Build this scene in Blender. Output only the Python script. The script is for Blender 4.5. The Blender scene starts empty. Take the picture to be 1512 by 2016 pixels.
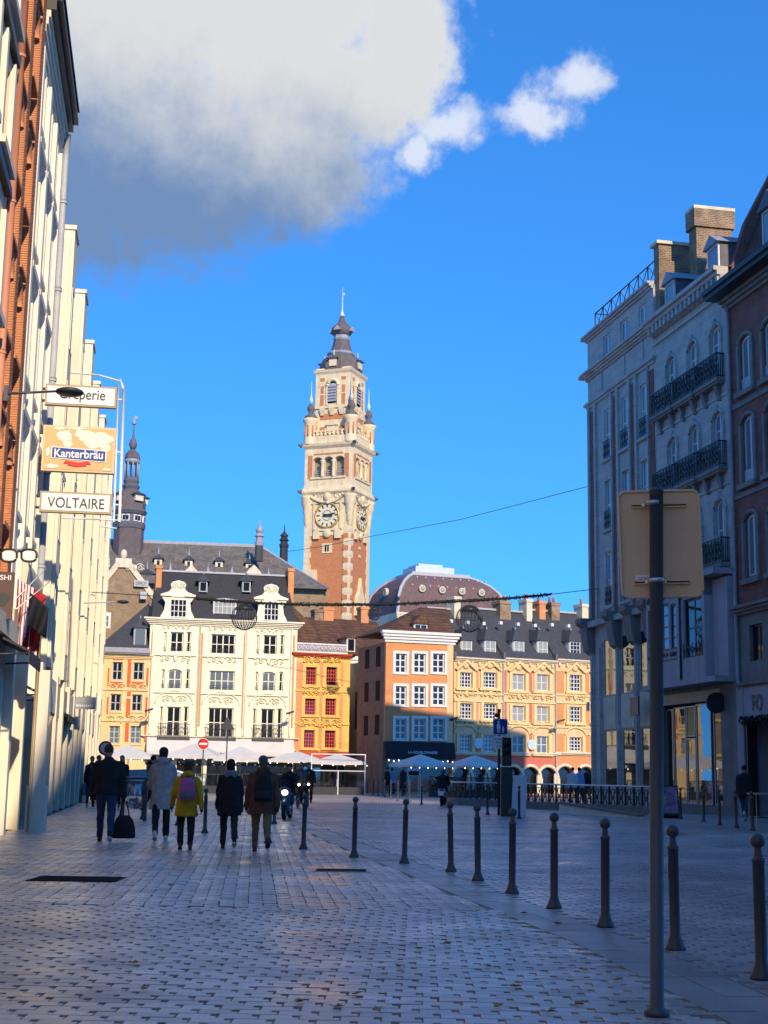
import bpy, bmesh, math, random
import numpy as np
from mathutils import Vector, Matrix
random.seed(7); RNG = np.random.RandomState(7)
SC = bpy.context.scene; COL = SC.collection
R = math.radians
# ---------------------------------------------------------------- camera
FPX, CXP, CYP, CAMH = 2800.0, 756.0, 1008.0, 1.37
PITCH, ROLL = math.atan(517 / 2800), 0.016
cd = bpy.data.cameras.new('camera'); cam = bpy.data.objects.new('camera', cd); COL.objects.link(cam)
cd.sensor_fit = 'HORIZONTAL'; cd.sensor_width = 36; cd.lens = FPX / 1512 * 36
cd.clip_end = 5000; cd.clip_start = 0.1
cam.matrix_world = Matrix.Translation((0, 0, CAMH)) @ Matrix.Rotation(R(90) + PITCH, 4, 'X') @ Matrix.Rotation(ROLL, 4, 'Z')
SC.camera = cam
# ---------------------------------------------------------------- view of the place in numbers
_fw = np.array([0, math.cos(PITCH), math.sin(PITCH)]); _up = np.array([0, -math.sin(PITCH), math.cos(PITCH)])
def ray(x, y):
    a, b = x - CXP, CYP - y; c, s = math.cos(ROLL), math.sin(ROLL)
    return np.array([a * c - b * s, 0, 0]) + (a * s + b * c) * _up + FPX * _fw
def at(x, y, Y):
    d = ray(x, y); return np.array([0, 0, CAMH]) + d * (Y / d[1])
def gnd(x, y, z=0.0):
    d = ray(x, y); return np.array([0, 0, CAMH]) + d * ((z - CAMH) / d[2])
def zat(y, Y, x=756): return float(at(x, y, Y)[2])
# ---------------------------------------------------------------- sun, sky, exposure
SUN_PHI, SUN_EL = R(20), R(27)            # from behind the viewer, a little to the right, low
ld = bpy.data.lights.new('sun', 'SUN'); ld.energy = 2.6; ld.angle = R(0.6); ld.color = (1.0, 0.81, 0.57)
sun = bpy.data.objects.new('sun', ld); COL.objects.link(sun)
SUNV = Vector((math.sin(SUN_PHI) * math.cos(SUN_EL), -math.cos(SUN_PHI) * math.cos(SUN_EL), math.sin(SUN_EL)))
sun.rotation_euler = SUNV.to_track_quat('Z', 'Y').to_euler(); sun.location = (30, -60, 60)
SC.view_settings.view_transform = 'Standard'; SC.view_settings.look = 'None'
SC.view_settings.exposure = 0.98; SC.view_settings.gamma = 1.0
try: SC.view_settings.use_curve_mapping = False
except Exception: pass

def build_world():
    w = bpy.data.worlds.new('World'); SC.world = w; w.use_nodes = True
    nt = w.node_tree; N = nt.nodes; L = nt.links; N.clear()
    def nd(t, **k):
        n = N.new(t)
        for a, b in k.items(): setattr(n, a, b)
        return n
    def val(sock, v):
        if isinstance(v, (int, float)): sock.default_value = v
        else: L.new(v, sock)
    def M(op, a, b=0.0, c=None, clamp=False):
        n = nd('ShaderNodeMath', operation=op, use_clamp=clamp); val(n.inputs[0], a); val(n.inputs[1], b)
        if c is not None: val(n.inputs[2], c)
        return n.outputs[0]
    def sstep(v, lo, hi, a=0.0, b=1.0):
        n = nd('ShaderNodeMapRange', interpolation_type='SMOOTHSTEP'); L.new(v, n.inputs[0])
        for i, q in zip((1, 2, 3, 4), (lo, hi, a, b)): n.inputs[i].default_value = q
        return n.outputs[0]
    def mixc(f, a, b, bt='MIX'):
        n = nd('ShaderNodeMix', data_type='RGBA', blend_type=bt); val(n.inputs[0], f)
        for s, v in ((n.inputs[6], a), (n.inputs[7], b)):
            if isinstance(v, tuple): s.default_value = (*v, 1)
            else: L.new(v, s)
        return n.outputs[2]
    sky = nd('ShaderNodeTexSky', sky_type='NISHITA'); sky.sun_disc = False
    sky.sun_elevation = SUN_EL; sky.sun_rotation = math.pi - SUN_PHI
    sky.altitude = 50; sky.air_density = 0.85; sky.dust_density = 0.0; sky.ozone_density = 3.0
    tc0 = nd('ShaderNodeTexCoord'); va = nd('ShaderNodeVectorMath', operation='ADD'); L.new(tc0.outputs['Generated'], va.inputs[0]); va.inputs[1].default_value = (0, 0, .22)
    vn = nd('ShaderNodeVectorMath', operation='NORMALIZE'); L.new(va.outputs[0], vn.inputs[0]); L.new(vn.outputs[0], sky.inputs['Vector'])   # clear dry air: little paling towards the skyline
    hs = nd('ShaderNodeHueSaturation'); hs.inputs['Saturation'].default_value = 1.10; hs.inputs['Value'].default_value = 1.0
    L.new(sky.outputs[0], hs.inputs['Color'])
    base = mixc(1.0, hs.outputs[0], (0.36, 0.90, 1.24), 'MULTIPLY')
    tc = nd('ShaderNodeTexCoord'); sp = nd('ShaderNodeSeparateXYZ'); L.new(tc.outputs['Generated'], sp.inputs[0])
    az = M('ARCTAN2', sp.outputs[0], sp.outputs[1]); el = M('ARCSINE', sp.outputs[2])
    def ae(x, y):
        d = ray(x, y); d = d / np.linalg.norm(d); return math.atan2(d[0], d[1]), math.asin(d[2])
    cb = nd('ShaderNodeCombineXYZ'); L.new(az, cb.inputs[0]); L.new(el, cb.inputs[1])
    def noise(scale, detail, rough, off=0.0):
        v = nd('ShaderNodeVectorMath', operation='ADD'); L.new(cb.outputs[0], v.inputs[0]); v.inputs[1].default_value = (off, off * .7, 0)
        n = nd('ShaderNodeTexNoise', noise_dimensions='3D'); L.new(v.outputs[0], n.inputs['Vector'])
        n.inputs['Scale'].default_value = scale; n.inputs['Detail'].default_value = detail; n.inputs['Roughness'].default_value = rough
        return n.outputs[0]
    n1 = noise(7.0, 7, .58); n2 = noise(26.0, 6, .6, 3.1); n3 = noise(13.0, 8, .62, 7.7)
    px = 1 / 2800.
    wx = M('ADD', M('MULTIPLY', M('SUBTRACT', noise(9, 4, .55, 11.3), .5), 150 * px), M('MULTIPLY', M('SUBTRACT', noise(34, 6, .6, 5.2), .5), 95 * px))
    wy = M('ADD', M('MULTIPLY', M('SUBTRACT', noise(9, 4, .55, 23.9), .5), 120 * px), M('MULTIPLY', M('SUBTRACT', noise(34, 6, .6, 17.4), .5), 95 * px))
    azw = M('ADD', az, wx); elw = M('ADD', el, wy)
    def field(blobs):
        out = None
        for (x, y, rx, ry) in blobs:
            a0, e0 = ae(x, y)
            dx = M('DIVIDE', M('SUBTRACT', azw, a0), rx * px); dy = M('DIVIDE', M('SUBTRACT', elw, e0), ry * px)
            d = M('SQRT', M('ADD', M('MULTIPLY', dx, dx), M('MULTIPLY', dy, dy)))
            f = M('SUBTRACT', 1.0, d)
            out = f if out is None else M('SMOOTH_MAX', out, f, .2)
        return out
    nf = M('SUBTRACT', noise(60.0, 7, .62, 2.2), .5)
    nz = M('ADD', M('MULTIPLY', M('SUBTRACT', n2, .5), .45), M('MULTIPLY', nf, .5))
    big = M('ADD', field([(500, -40, 480, 260), (240, 300, 470, 270), (560, 330, 250, 150), (800, 80, 120, 190), (740, 190, 150, 110), (600, 190, 260, 160), (180, 60, 300, 200)]), nz)
    small = M('ADD', field([(1060, 215, 120, 62), (1140, 150, 95, 62), (885, 245, 130, 62), (830, 300, 70, 50)]), M('MULTIPLY', nz, 1.5))
    mb = sstep(big, -.02, 0.42); ms = sstep(small, 0.05, 0.75, 0, .85)
    mask = M('MAXIMUM', mb, ms)
    # body of the cloud: sunlit towards the upper right, grey underside at the lower left
    _, eA = ae(400, 70); _, eB = ae(400, 400); aA, _ = ae(150, 300); aB, _ = ae(820, 300)
    ge = M('DIVIDE', M('SUBTRACT', el, eB), eA - eB); ga = M('DIVIDE', M('SUBTRACT', az, aA), aB - aA)
    lit = M('ADD', M('ADD', M('MULTIPLY', ge, .95), M('MULTIPLY', ga, .45)), M('ADD', M('MULTIPLY', M('SUBTRACT', n3, .5), 1.0), M('MULTIPLY', M('SUBTRACT', n2, .5), .55)))
    lit = sstep(lit, 0.05, 1.15)
    ccol = mixc(lit, (.125, .21, .38), (.54, .555, .565))
    edge = sstep(big, .05, .5, .35, 0); ccol = mixc(M('MULTIPLY', edge, lit), ccol, (.80, .82, .84))
    ccol = mixc(M('MULTIPLY', ms, M('SUBTRACT', 1.0, mb)), ccol, (.62, .66, .74))
    bs = nd('ShaderNodeBackground'); L.new(base, bs.inputs[0]); bs.inputs[1].default_value = 0.138
    bc = nd('ShaderNodeBackground'); L.new(ccol, bc.inputs[0]); bc.inputs[1].default_value = 0.68
    mx = nd('ShaderNodeMixShader'); L.new(mask, mx.inputs[0]); L.new(bs.outputs[0], mx.inputs[1]); L.new(bc.outputs[0], mx.inputs[2])
    out = nd('ShaderNodeOutputWorld'); L.new(mx.outputs[0], out.inputs[0])
build_world()
SC.cycles.use_denoising = True
SC.cycles.max_bounces = 6; SC.cycles.diffuse_bounces = 3; SC.cycles.glossy_bounces = 3; SC.cycles.transmission_bounces = 4; SC.cycles.transparent_max_bounces = 8
SC.cycles.caustics_reflective = False; SC.cycles.caustics_refractive = False

# ---------------------------------------------------------------- materials
def S(r, g, b):
    f = lambda c: (c / 255 / 12.92) if c / 255 <= .04045 else ((c / 255 + .055) / 1.055) ** 2.4
    return (f(r), f(g), f(b))
MATS = {}
def _base(name):
    m = bpy.data.materials.new(name); m.use_nodes = True; nt = m.node_tree
    b = nt.nodes['Principled BSDF']; MATS[name] = m; return m, nt, b
def _nz(nt, scale, detail=5, rough=.6, stretch=None, src='Object'):
    tc = nt.nodes.new('ShaderNodeTexCoord'); n = nt.nodes.new('ShaderNodeTexNoise')
    n.inputs['Scale'].default_value = scale; n.inputs['Detail'].default_value = detail; n.inputs['Roughness'].default_value = rough
    if stretch:
        mp = nt.nodes.new('ShaderNodeMapping'); mp.inputs['Scale'].default_value = stretch
        nt.links.new(tc.outputs[src], mp.inputs[0]); nt.links.new(mp.outputs[0], n.inputs['Vector'])
    else: nt.links.new(tc.outputs[src], n.inputs['Vector'])
    return n.outputs[0]
def _rng(nt, v, a, b, c, d):
    n = nt.nodes.new('ShaderNodeMapRange'); nt.links.new(v, n.inputs[0])
    for i, q in zip((1, 2, 3, 4), (a, b, c, d)): n.inputs[i].default_value = q
    return n.outputs[0]
def _scale(nt, col, f):
    n = nt.nodes.new('ShaderNodeVectorMath'); n.operation = 'SCALE'
    if isinstance(col, tuple): n.inputs[0].default_value = col
    else: nt.links.new(col, n.inputs[0])
    nt.links.new(f, n.inputs['Scale']); return n.outputs[0]
def _mul(nt, a, b):
    n = nt.nodes.new('ShaderNodeMath'); n.operation = 'MULTIPLY'; nt.links.new(a, n.inputs[0]); nt.links.new(b, n.inputs[1]); return n.outputs[0]
def _bump(nt, b, h, strength, dist=.02):
    n = nt.nodes.new('ShaderNodeBump'); n.inputs['Strength'].default_value = strength; n.inputs['Distance'].default_value = dist
    nt.links.new(h, n.inputs['Height']); nt.links.new(n.outputs[0], b.inputs['Normal'])
def mat(name, col, rough=.75, var=.14, vs=2.5, bump=.0, bs=25, spec=.3, metal=0.0, streak=0.0, emit=0.0):
    m, nt, b = _base(name)
    f = _rng(nt, _nz(nt, vs, 6), .3, .7, 1 - var, 1 + var)
    if streak:
        f = _mul(nt, f, _rng(nt, _nz(nt, 1.0, 5, .6, (4, 4, .35)), .42, .72, 1.0, 1 - streak))
    nt.links.new(_scale(nt, tuple(col), f), b.inputs['Base Color'])
    b.inputs['Roughness'].default_value = rough; b.inputs['Specular IOR Level'].default_value = spec; b.inputs['Metallic'].default_value = metal
    if bump: _bump(nt, b, _nz(nt, bs, 4), bump)
    if emit:
        b.inputs['Emission Color'].default_value = (*col, 1); b.inputs['Emission Strength'].default_value = emit
    return m
def brickmat(name, c1, c2, mortar, bw=.22, bh=.075, ms=.012, var=.25, bump=.5, rough=.85, msmooth=.1):
    m, nt, b = _base(name)
    tc = nt.nodes.new('ShaderNodeTexCoord'); sp = nt.nodes.new('ShaderNodeSeparateXYZ'); nt.links.new(tc.outputs['Object'], sp.inputs[0])
    ad = nt.nodes.new('ShaderNodeMath'); ad.operation = 'ADD'; nt.links.new(sp.outputs[0], ad.inputs[0]); nt.links.new(sp.outputs[1], ad.inputs[1])
    cb = nt.nodes.new('ShaderNodeCombineXYZ'); nt.links.new(ad.outputs[0], cb.inputs[0]); nt.links.new(sp.outputs[2], cb.inputs[1])
    br = nt.nodes.new('ShaderNodeTexBrick'); nt.links.new(cb.outputs[0], br.inputs['Vector'])
    br.inputs['Color1'].default_value = (*c1, 1); br.inputs['Color2'].default_value = (*c2, 1); br.inputs['Mortar'].default_value = (*mortar, 1)
    br.inputs['Scale'].default_value = 1; br.inputs['Mortar Size'].default_value = ms; br.inputs['Mortar Smooth'].default_value = msmooth
    br.inputs['Brick Width'].default_value = bw; br.inputs['Row Height'].default_value = bh; br.inputs['Bias'].default_value = 0
    f = _mul(nt, _rng(nt, _nz(nt, 1.3, 6), .3, .7, 1 - var, 1 + var), _rng(nt, _nz(nt, 14, 3), .3, .7, .88, 1.12))
    nt.links.new(_scale(nt, br.outputs['Color'], f), b.inputs['Base Color'])
    b.inputs['Roughness'].default_value = rough; b.inputs['Specular IOR Level'].default_value = .25
    inv = _rng(nt, br.outputs['Fac'], 0, 1, 1, 0); _bump(nt, b, inv, bump, .015)
    return m
def glassmat(name, col=(.012, .015, .02), ior=1.55, rough=.03, wob=.04, ws=1.5, spec=.5):
    m, nt, b = _base(name); b.inputs['Base Color'].default_value = (*col, 1); b.inputs['Roughness'].default_value = rough
    b.inputs['IOR'].default_value = ior; b.inputs['Specular IOR Level'].default_value = spec
    if wob: _bump(nt, b, _nz(nt, ws, 2), wob, .05)
    return m
def tintmat(name, col, rough, amt=.25, spec=.4, bump=.3, rvar=.15):
    # per-stone tint kept in a face attribute or in the object's own random number
    m, nt, b = _base(name)
    a = nt.nodes.new('ShaderNodeAttribute'); a.attribute_name = 'tint'
    oi = nt.nodes.new('ShaderNodeObjectInfo')
    ad = nt.nodes.new('ShaderNodeMath'); ad.operation = 'ADD'; nt.links.new(a.outputs['Fac'], ad.inputs[0]); nt.links.new(oi.outputs['Random'], ad.inputs[1])
    fr = nt.nodes.new('ShaderNodeMath'); fr.operation = 'FRACT'; nt.links.new(ad.outputs[0], fr.inputs[0])
    f = _mul(nt, _rng(nt, fr.outputs[0], 0, 1, 1 - amt, 1 + amt), _rng(nt, _nz(nt, .35, 6, .6), .35, .65, .66, 1.26))
    f = _mul(nt, f, _rng(nt, _nz(nt, 60, 3), .3, .7, .86, 1.14))
    nt.links.new(_scale(nt, tuple(col), f), b.inputs['Base Color'])
    nt.links.new(_rng(nt, _nz(nt, .9, 5), .3, .7, rough - rvar, rough + rvar), b.inputs['Roughness'])
    b.inputs['Specular IOR Level'].default_value = spec
    _bump(nt, b, _nz(nt, 45, 4), bump, .01)
    return m

# ---------------------------------------------------------------- mesh building
class MB:
    def __init__(s): s.v = []; s.f = []; s.sm = []; s.starts = []
    def add(s, vs, fs, smooth=False):
        o = len(s.v); s.starts.append((o, len(s.f))); s.v.extend([tuple(map(float, p)) for p in vs]); s.f.extend([tuple(i + o for i in f) for f in fs]); s.sm.extend([smooth] * len(fs)); return s
    def box(s, x0, x1, y0, y1, z0, z1):
        if x1 < x0: x0, x1 = x1, x0
        if y1 < y0: y0, y1 = y1, y0
        if z1 < z0: z0, z1 = z1, z0
        v = [(x0, y0, z0), (x1, y0, z0), (x1, y1, z0), (x0, y1, z0), (x0, y0, z1), (x1, y0, z1), (x1, y1, z1), (x0, y1, z1)]
        return s.add(v, [(0, 3, 2, 1), (4, 5, 6, 7), (0, 1, 5, 4), (1, 2, 6, 5), (2, 3, 7, 6), (3, 0, 4, 7)])
    def prism(s, poly, y0, y1):          # polygon in x,z pushed along y
        n = len(poly); v = [(x, y0, z) for x, z in poly] + [(x, y1, z) for x, z in poly]
        return s.add(v, [tuple(range(n)), tuple(range(2 * n - 1, n - 1, -1))] + [(i, i + n, (i + 1) % n + n, (i + 1) % n) for i in range(n)])
    def prismx(s, poly, x0, x1):         # polygon in y,z pushed along x
        n = len(poly); v = [(x0, y, z) for y, z in poly] + [(x1, y, z) for y, z in poly]
        return s.add(v, [tuple(range(n)), tuple(range(2 * n - 1, n - 1, -1))] + [(i, i + n, (i + 1) % n + n, (i + 1) % n) for i in range(n)])
    def prismz(s, poly, z0, z1):
        n = len(poly); v = [(x, y, z0) for x, y in poly] + [(x, y, z1) for x, y in poly]
        return s.add(v, [tuple(range(n - 1, -1, -1)), tuple(range(n, 2 * n))] + [(i, (i + 1) % n, (i + 1) % n + n, i + n) for i in range(n)])
    def hull8(s, b, t):                  # quad b to quad t
        return s.add(list(b) + list(t), [(3, 2, 1, 0), (4, 5, 6, 7), (0, 1, 5, 4), (1, 2, 6, 5), (2, 3, 7, 6), (3, 0, 4, 7)])
    def pyramid(s, x0, x1, y0, y1, z0, z1):
        c = ((x0 + x1) / 2, (y0 + y1) / 2, z1)
        return s.add([(x0, y0, z0), (x1, y0, z0), (x1, y1, z0), (x0, y1, z0), c], [(3, 2, 1, 0), (0, 1, 4), (1, 2, 4), (2, 3, 4), (3, 0, 4)])
    def lathe(s, prof, cx=0, cy=0, n=16, a0=0.0, smooth=True, sq=False):
        v = []; f = []
        for r, z in prof:
            for k in range(n):
                a = a0 + 2 * math.pi * k / n; v.append((cx + r * math.cos(a), cy + r * math.sin(a), z))
        m = len(prof)
        for i in range(m - 1):
            for k in range(n):
                k2 = (k + 1) % n; f.append((i * n + k, i * n + k2, (i + 1) * n + k2, (i + 1) * n + k))
        f.append(tuple(range(n - 1, -1, -1))); f.append(tuple((m - 1) * n + k for k in range(n)))
        return s.add(v, f, smooth)
    def tube(s, pts, r, n=8, smooth=True, closed=False):
        P = [Vector(p) for p in pts]; m = len(P); v = []; f = []
        rs = r if isinstance(r, (list, tuple)) else [r] * m
        ref = Vector((0, 0, 1))
        for i in range(m):
            t = (P[(i + 1) % m] - P[i - 1]) if closed else (P[min(i + 1, m - 1)] - P[max(i - 1, 0)])
            t.normalize()
            a = ref if abs(t.z) < .95 else Vector((1, 0, 0))
            b1 = t.cross(a).normalized(); b2 = t.cross(b1)
            for k in range(n):
                q = 2 * math.pi * k / n; v.append(P[i] + rs[i] * (b1 * math.cos(q) + b2 * math.sin(q)))
        for i in range(m if closed else m - 1):
            j = (i + 1) % m
            for k in range(n):
                k2 = (k + 1) % n; f.append((i * n + k, i * n + k2, j * n + k2, j * n + k))
        if not closed: f.append(tuple(range(n))); f.append(tuple((m - 1) * n + k for k in range(n - 1, -1, -1)))
        return s.add(v, f, smooth)
    def ell(s, c, r, n=10, m=7, rot=None, smooth=True):
        v = []; f = []
        for i in range(m + 1):
            t = math.pi * i / m
            for k in range(n):
                a = 2 * math.pi * k / n
                p = Vector((r[0] * math.sin(t) * math.cos(a), r[1] * math.sin(t) * math.sin(a), -r[2] * math.cos(t)))
                if rot is not None: p = rot @ p
                v.append((p.x + c[0], p.y + c[1], p.z + c[2]))
        for i in range(m):
            for k in range(n):
                k2 = (k + 1) % n; f.append((i * n + k, i * n + k2, (i + 1) * n + k2, (i + 1) * n + k))
        return s.add(v, f, smooth)
    def cap(s, p0, p1, r0, r1, n=10):    # tapered limb with round ends
        p0 = Vector(p0); p1 = Vector(p1); d = (p1 - p0); L_ = d.length or 1e-6; d /= L_
        pts = []; rs = []
        for t in (-1, -.8, -.45): pts.append(p0 + d * (r0 * t)); rs.append(r0 * math.sqrt(max(0, 1 - t * t)) + 1e-4)
        pts.append(p0); rs.append(r0); pts.append(p1); rs.append(r1)
        for t in (.45, .8, 1): pts.append(p1 + d * (r1 * t)); rs.append(r1 * math.sqrt(max(0, 1 - t * t)) + 1e-4)
        return s.tube(pts, rs, n)
    def loft(s, secs, n=16, smooth=True, p=2.0):   # secs: (cx,cy,z,rx,ry)
        v = []; f = []
        for (cx, cy, z, rx, ry) in secs:
            for k in range(n):
                a = 2 * math.pi * k / n; c, q = math.cos(a), math.sin(a)
                v.append((cx + rx * math.copysign(abs(c) ** (2 / p), c), cy + ry * math.copysign(abs(q) ** (2 / p), q), z))
        m = len(secs)
        for i in range(m - 1):
            for k in range(n):
                k2 = (k + 1) % n; f.append((i * n + k, i * n + k2, (i + 1) * n + k2, (i + 1) * n + k))
        f.append(tuple(range(n - 1, -1, -1))); f.append(tuple((m - 1) * n + k for k in range(n)))
        return s.add(v, f, smooth)
    def mesh(s, name, m):
        me = bpy.data.meshes.new(name); me.from_pydata(s.v, [], s.f)
        if any(s.sm): me.polygons.foreach_set('use_smooth', s.sm)
        if m: me.materials.append(MATS[m])
        me.update(); return me
    def each(s, name, m, parent=None):   # every piece an object of its own
        st = s.starts + [(len(s.v), len(s.f))]
        for a, b in zip(st[:-1], st[1:]):
            q = MB(); q.v = s.v[a[0]:b[0]]; q.f = [tuple(i - a[0] for i in f) for f in s.f[a[1]:b[1]]]; q.sm = s.sm[a[1]:b[1]]; q.build(name, m, parent)
    def build(s, name, m, parent=None, loc=None, rz=None):
        o = bpy.data.objects.new(name, s.mesh(name, m)); COL.objects.link(o)
        if parent is not None: o.parent = parent
        if loc is not None: o.location = loc
        if rz is not None: o.rotation_euler = (0, 0, rz)
        return o
def tag(o, label=None, cat=None, group=None, kind=None):
    if label: o['label'] = label
    if cat: o['category'] = cat
    if group: o['group'] = group
    if kind: o['kind'] = kind
    return o
def thing(name, label, cat, loc=(0, 0, 0), rz=0.0, group=None):
    o = bpy.data.objects.new(name, None); COL.objects.link(o); o.location = loc; o.rotation_euler = (0, 0, rz); o.empty_display_size = .3
    return tag(o, label, cat, group)
def inst(name, mesh, parent=None, loc=(0, 0, 0), rot=(0, 0, 0), scale=(1, 1, 1)):
    o = bpy.data.objects.new(name, mesh); COL.objects.link(o); o.parent = parent; o.location = loc; o.rotation_euler = rot; o.scale = scale; return o
def copy_tree(o, parent=None):
    c = o.copy(); COL.objects.link(c); c.parent = parent
    for ch in list(o.children): copy_tree(ch, c)
    return c
def text(name, s, m, parent, x, y, z, w, h, bold=0.0, ext=.01, shear=0.0):
    cu = bpy.data.curves.new('t', 'FONT'); cu.body = s; cu.extrude = 0; cu.offset = bold; cu.shear = shear
    o = bpy.data.objects.new('t', cu); COL.objects.link(o)
    bpy.context.view_layer.update()
    me = bpy.data.meshes.new_from_object(o.evaluated_get(bpy.context.evaluated_depsgraph_get()))
    bpy.data.objects.remove(o); bpy.data.curves.remove(cu)
    n = len(me.vertices); co = np.empty(n * 3); me.vertices.foreach_get('co', co); co = co.reshape(-1, 3)
    mn, mxx = co.min(0), co.max(0); sx = w / max(1e-6, mxx[0] - mn[0]); sz = h / max(1e-6, mxx[1] - mn[1])
    nc = np.column_stack([(co[:, 0] - mn[0]) * sx + x, np.full(n, y), (co[:, 1] - mn[1]) * sz + z])
    me.vertices.foreach_set('co', nc.ravel()); me.materials.clear(); me.materials.append(MATS[m]); me.update(); me.name = name
    ob = bpy.data.objects.new(name, me); COL.objects.link(ob); ob.parent = parent; return ob

# ---------------------------------------------------------------- facades
class Fac:
    """vertical plane: x runs left to right along the front, y into the building, z up"""
    def __init__(s, O, U):
        s.O = np.array(O[:2], float); u = np.array(U[:2], float); s.u = u / np.linalg.norm(u); s.n = np.array([-s.u[1], s.u[0]]); s.rz = math.atan2(s.u[1], s.u[0])
    def uv(s, px, py, d=0.0):
        r = ray(px, py); q = s.O + s.n * d; t = (s.n @ q) / (s.n @ r[:2]); p = r * t
        return float((p[:2] - q) @ s.u), float(p[2] + CAMH)
    def U(s, px, py, d=0.0): return s.uv(px, py, d)[0]
    def Z(s, px, py, d=0.0): return s.uv(px, py, d)[1]
    def root(s, name, label, cat='building', group=None): return thing(name, label, cat, (s.O[0], s.O[1], 0), s.rz, group)
def wall(mb, u0, u1, z0, z1, ops, reveal=.3, y=0.0):
    us = sorted(set([u0, u1] + [min(max(q, u0), u1) for o in ops for q in o[:2]])); zs = sorted(set([z0, z1] + [min(max(q, z0), z1) for o in ops for q in o[2:4]]))
    inside = lambda a, b: any(o[0] < a < o[1] and o[2] < b < o[3] for o in ops)
    for j in range(len(zs) - 1):
        i = 0
        while i < len(us) - 1:
            if inside((us[i] + us[i + 1]) / 2, (zs[j] + zs[j + 1]) / 2): i += 1; continue
            k = i
            while k < len(us) - 1 and not inside((us[k] + us[k + 1]) / 2, (zs[j] + zs[j + 1]) / 2): k += 1
            mb.add([(us[i], y, zs[j]), (us[k], y, zs[j]), (us[k], y, zs[j + 1]), (us[i], y, zs[j + 1])], [(0, 1, 2, 3)]); i = k
    for o in ops:
        a, b, c, d = o[:4]; r = y + reveal
        mb.add([(a, y, c), (b, y, c), (b, y, d), (a, y, d), (a, r, c), (b, r, c), (b, r, d), (a, r, d)], [(0, 4, 5, 1), (1, 5, 6, 2), (2, 6, 7, 3), (3, 7, 4, 0)])
        if len(o) > 4 and o[4]: arch_fill(mb, a, b, o[4], d, y, r)
def arch_fill(mb, a, b, zs, z1, y0, y1, n=10):
    c = (a + b) / 2; rx = (b - a) / 2; rz = z1 - zs
    for sgn in (-1, 1):
        pts = [(c + sgn * rx * math.cos(math.pi / 2 * k / n), zs + rz * math.sin(math.pi / 2 * k / n)) for k in range(n + 1)]
        for k in range(n):
            (xa, za), (xb, zb) = pts[k], pts[k + 1]
            mb.add([(xa, y0, za), (xb, y0, zb), (xb, y0, z1), (xa, y0, z1)], [(0, 1, 2, 3) if sgn < 0 else (3, 2, 1, 0)])
            mb.add([(xa, y0, za), (xb, y0, zb), (xb, y1, zb), (xa, y1, za)], [(3, 2, 1, 0)])
WC = {}
def window(par, u0, u1, z0, z1, nx=2, nz=3, fm='paint_white', gm='glass', y=.16, fw=.07, bw=.04, fd=.08, sep=False, name='window', arch=0.0):
    w, h = round(u1 - u0, 3), round(z1 - z0, 3); key = (w, h, nx, nz, fm, gm, fw, bw, fd, sep, arch)
    if key not in WC:
        m = MB(); m.box(0, w, 0, fd, 0, fw); m.box(0, w, 0, fd, h - fw, h); m.box(0, fw, 0, fd, fw, h - fw); m.box(w - fw, w, 0, fd, fw, h - fw)
        for i in range(1, nx):
            q = w * i / nx; b = bw * (1.5 if (nx % 2 == 0 and i == nx // 2) else 1) / 2; m.box(q - b, q + b, .012, fd - .01, fw, h - fw)
        for j in range(1, nz):
            q = h * j / nz; m.box(fw, w - fw, .016, fd - .014, q - bw / 2, q + bw / 2)
        if arch:
            n = 10; rz = arch; zs = h - rz - .002
            for k in range(n):
                a0, a1 = math.pi * k / n, math.pi * (k + 1) / n
                P = lambda a, e: (w / 2 - (w / 2 - e) * math.cos(a), zs + (rz - e) * math.sin(a))
                m.prism([P(a0, 0), P(a1, 0), P(a1, fw * 1.2), P(a0, fw * 1.2)], -.006, fd + .004)
        panes = []
        if sep:
            for i in range(nx):
                for j in range(nz):
                    g = MB(); g.box(w * i / nx + .004, w * (i + 1) / nx - .004, fd * .4, fd * .6, h * j / nz + .004, h * (j + 1) / nz - .004); panes.append(g.mesh('pane', gm))
        else:
            g = MB(); g.box(fw * .5, w - fw * .5, fd * .4, fd * .6, fw * .5, h - fw * .5); panes.append(g.mesh('pane', gm))
        WC[key] = (m.mesh(name, fm), panes)
    me, panes = WC[key]; o = inst(name, me, par, (u0, y, z0))
    for p in panes: inst('pane', p, o)
    return o
def body(mb, u0, u1, z0, z1, depth, ops, reveal=.3):
    wall(mb, u0, u1, z0, z1, ops, reveal); mb.box(u0, u1, reveal, depth, z0, z1)
    mb.add([(u0, 0, z0), (u0, reveal, z0), (u0, reveal, z1), (u0, 0, z1)], [(3, 2, 1, 0)]); mb.add([(u1, 0, z0), (u1, reveal, z0), (u1, reveal, z1), (u1, 0, z1)], [(0, 1, 2, 3)])
    mb.add([(u0, 0, z1), (u1, 0, z1), (u1, reveal, z1), (u0, reveal, z1)], [(0, 1, 2, 3)])
def scroll(mb, u, z, r, y=-.03, t=.035, turns=1.3, flip=1, a0=0):
    pts = []
    for k in range(18):
        q = k / 17; a = a0 + flip * turns * 2 * math.pi * q; rr = r * (1 - .8 * q); pts.append((u + rr * math.cos(a), y, z + rr * math.sin(a)))
    mb.tube(pts, [t * (1 - .4 * k / 17) for k in range(18)], 5)
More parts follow.
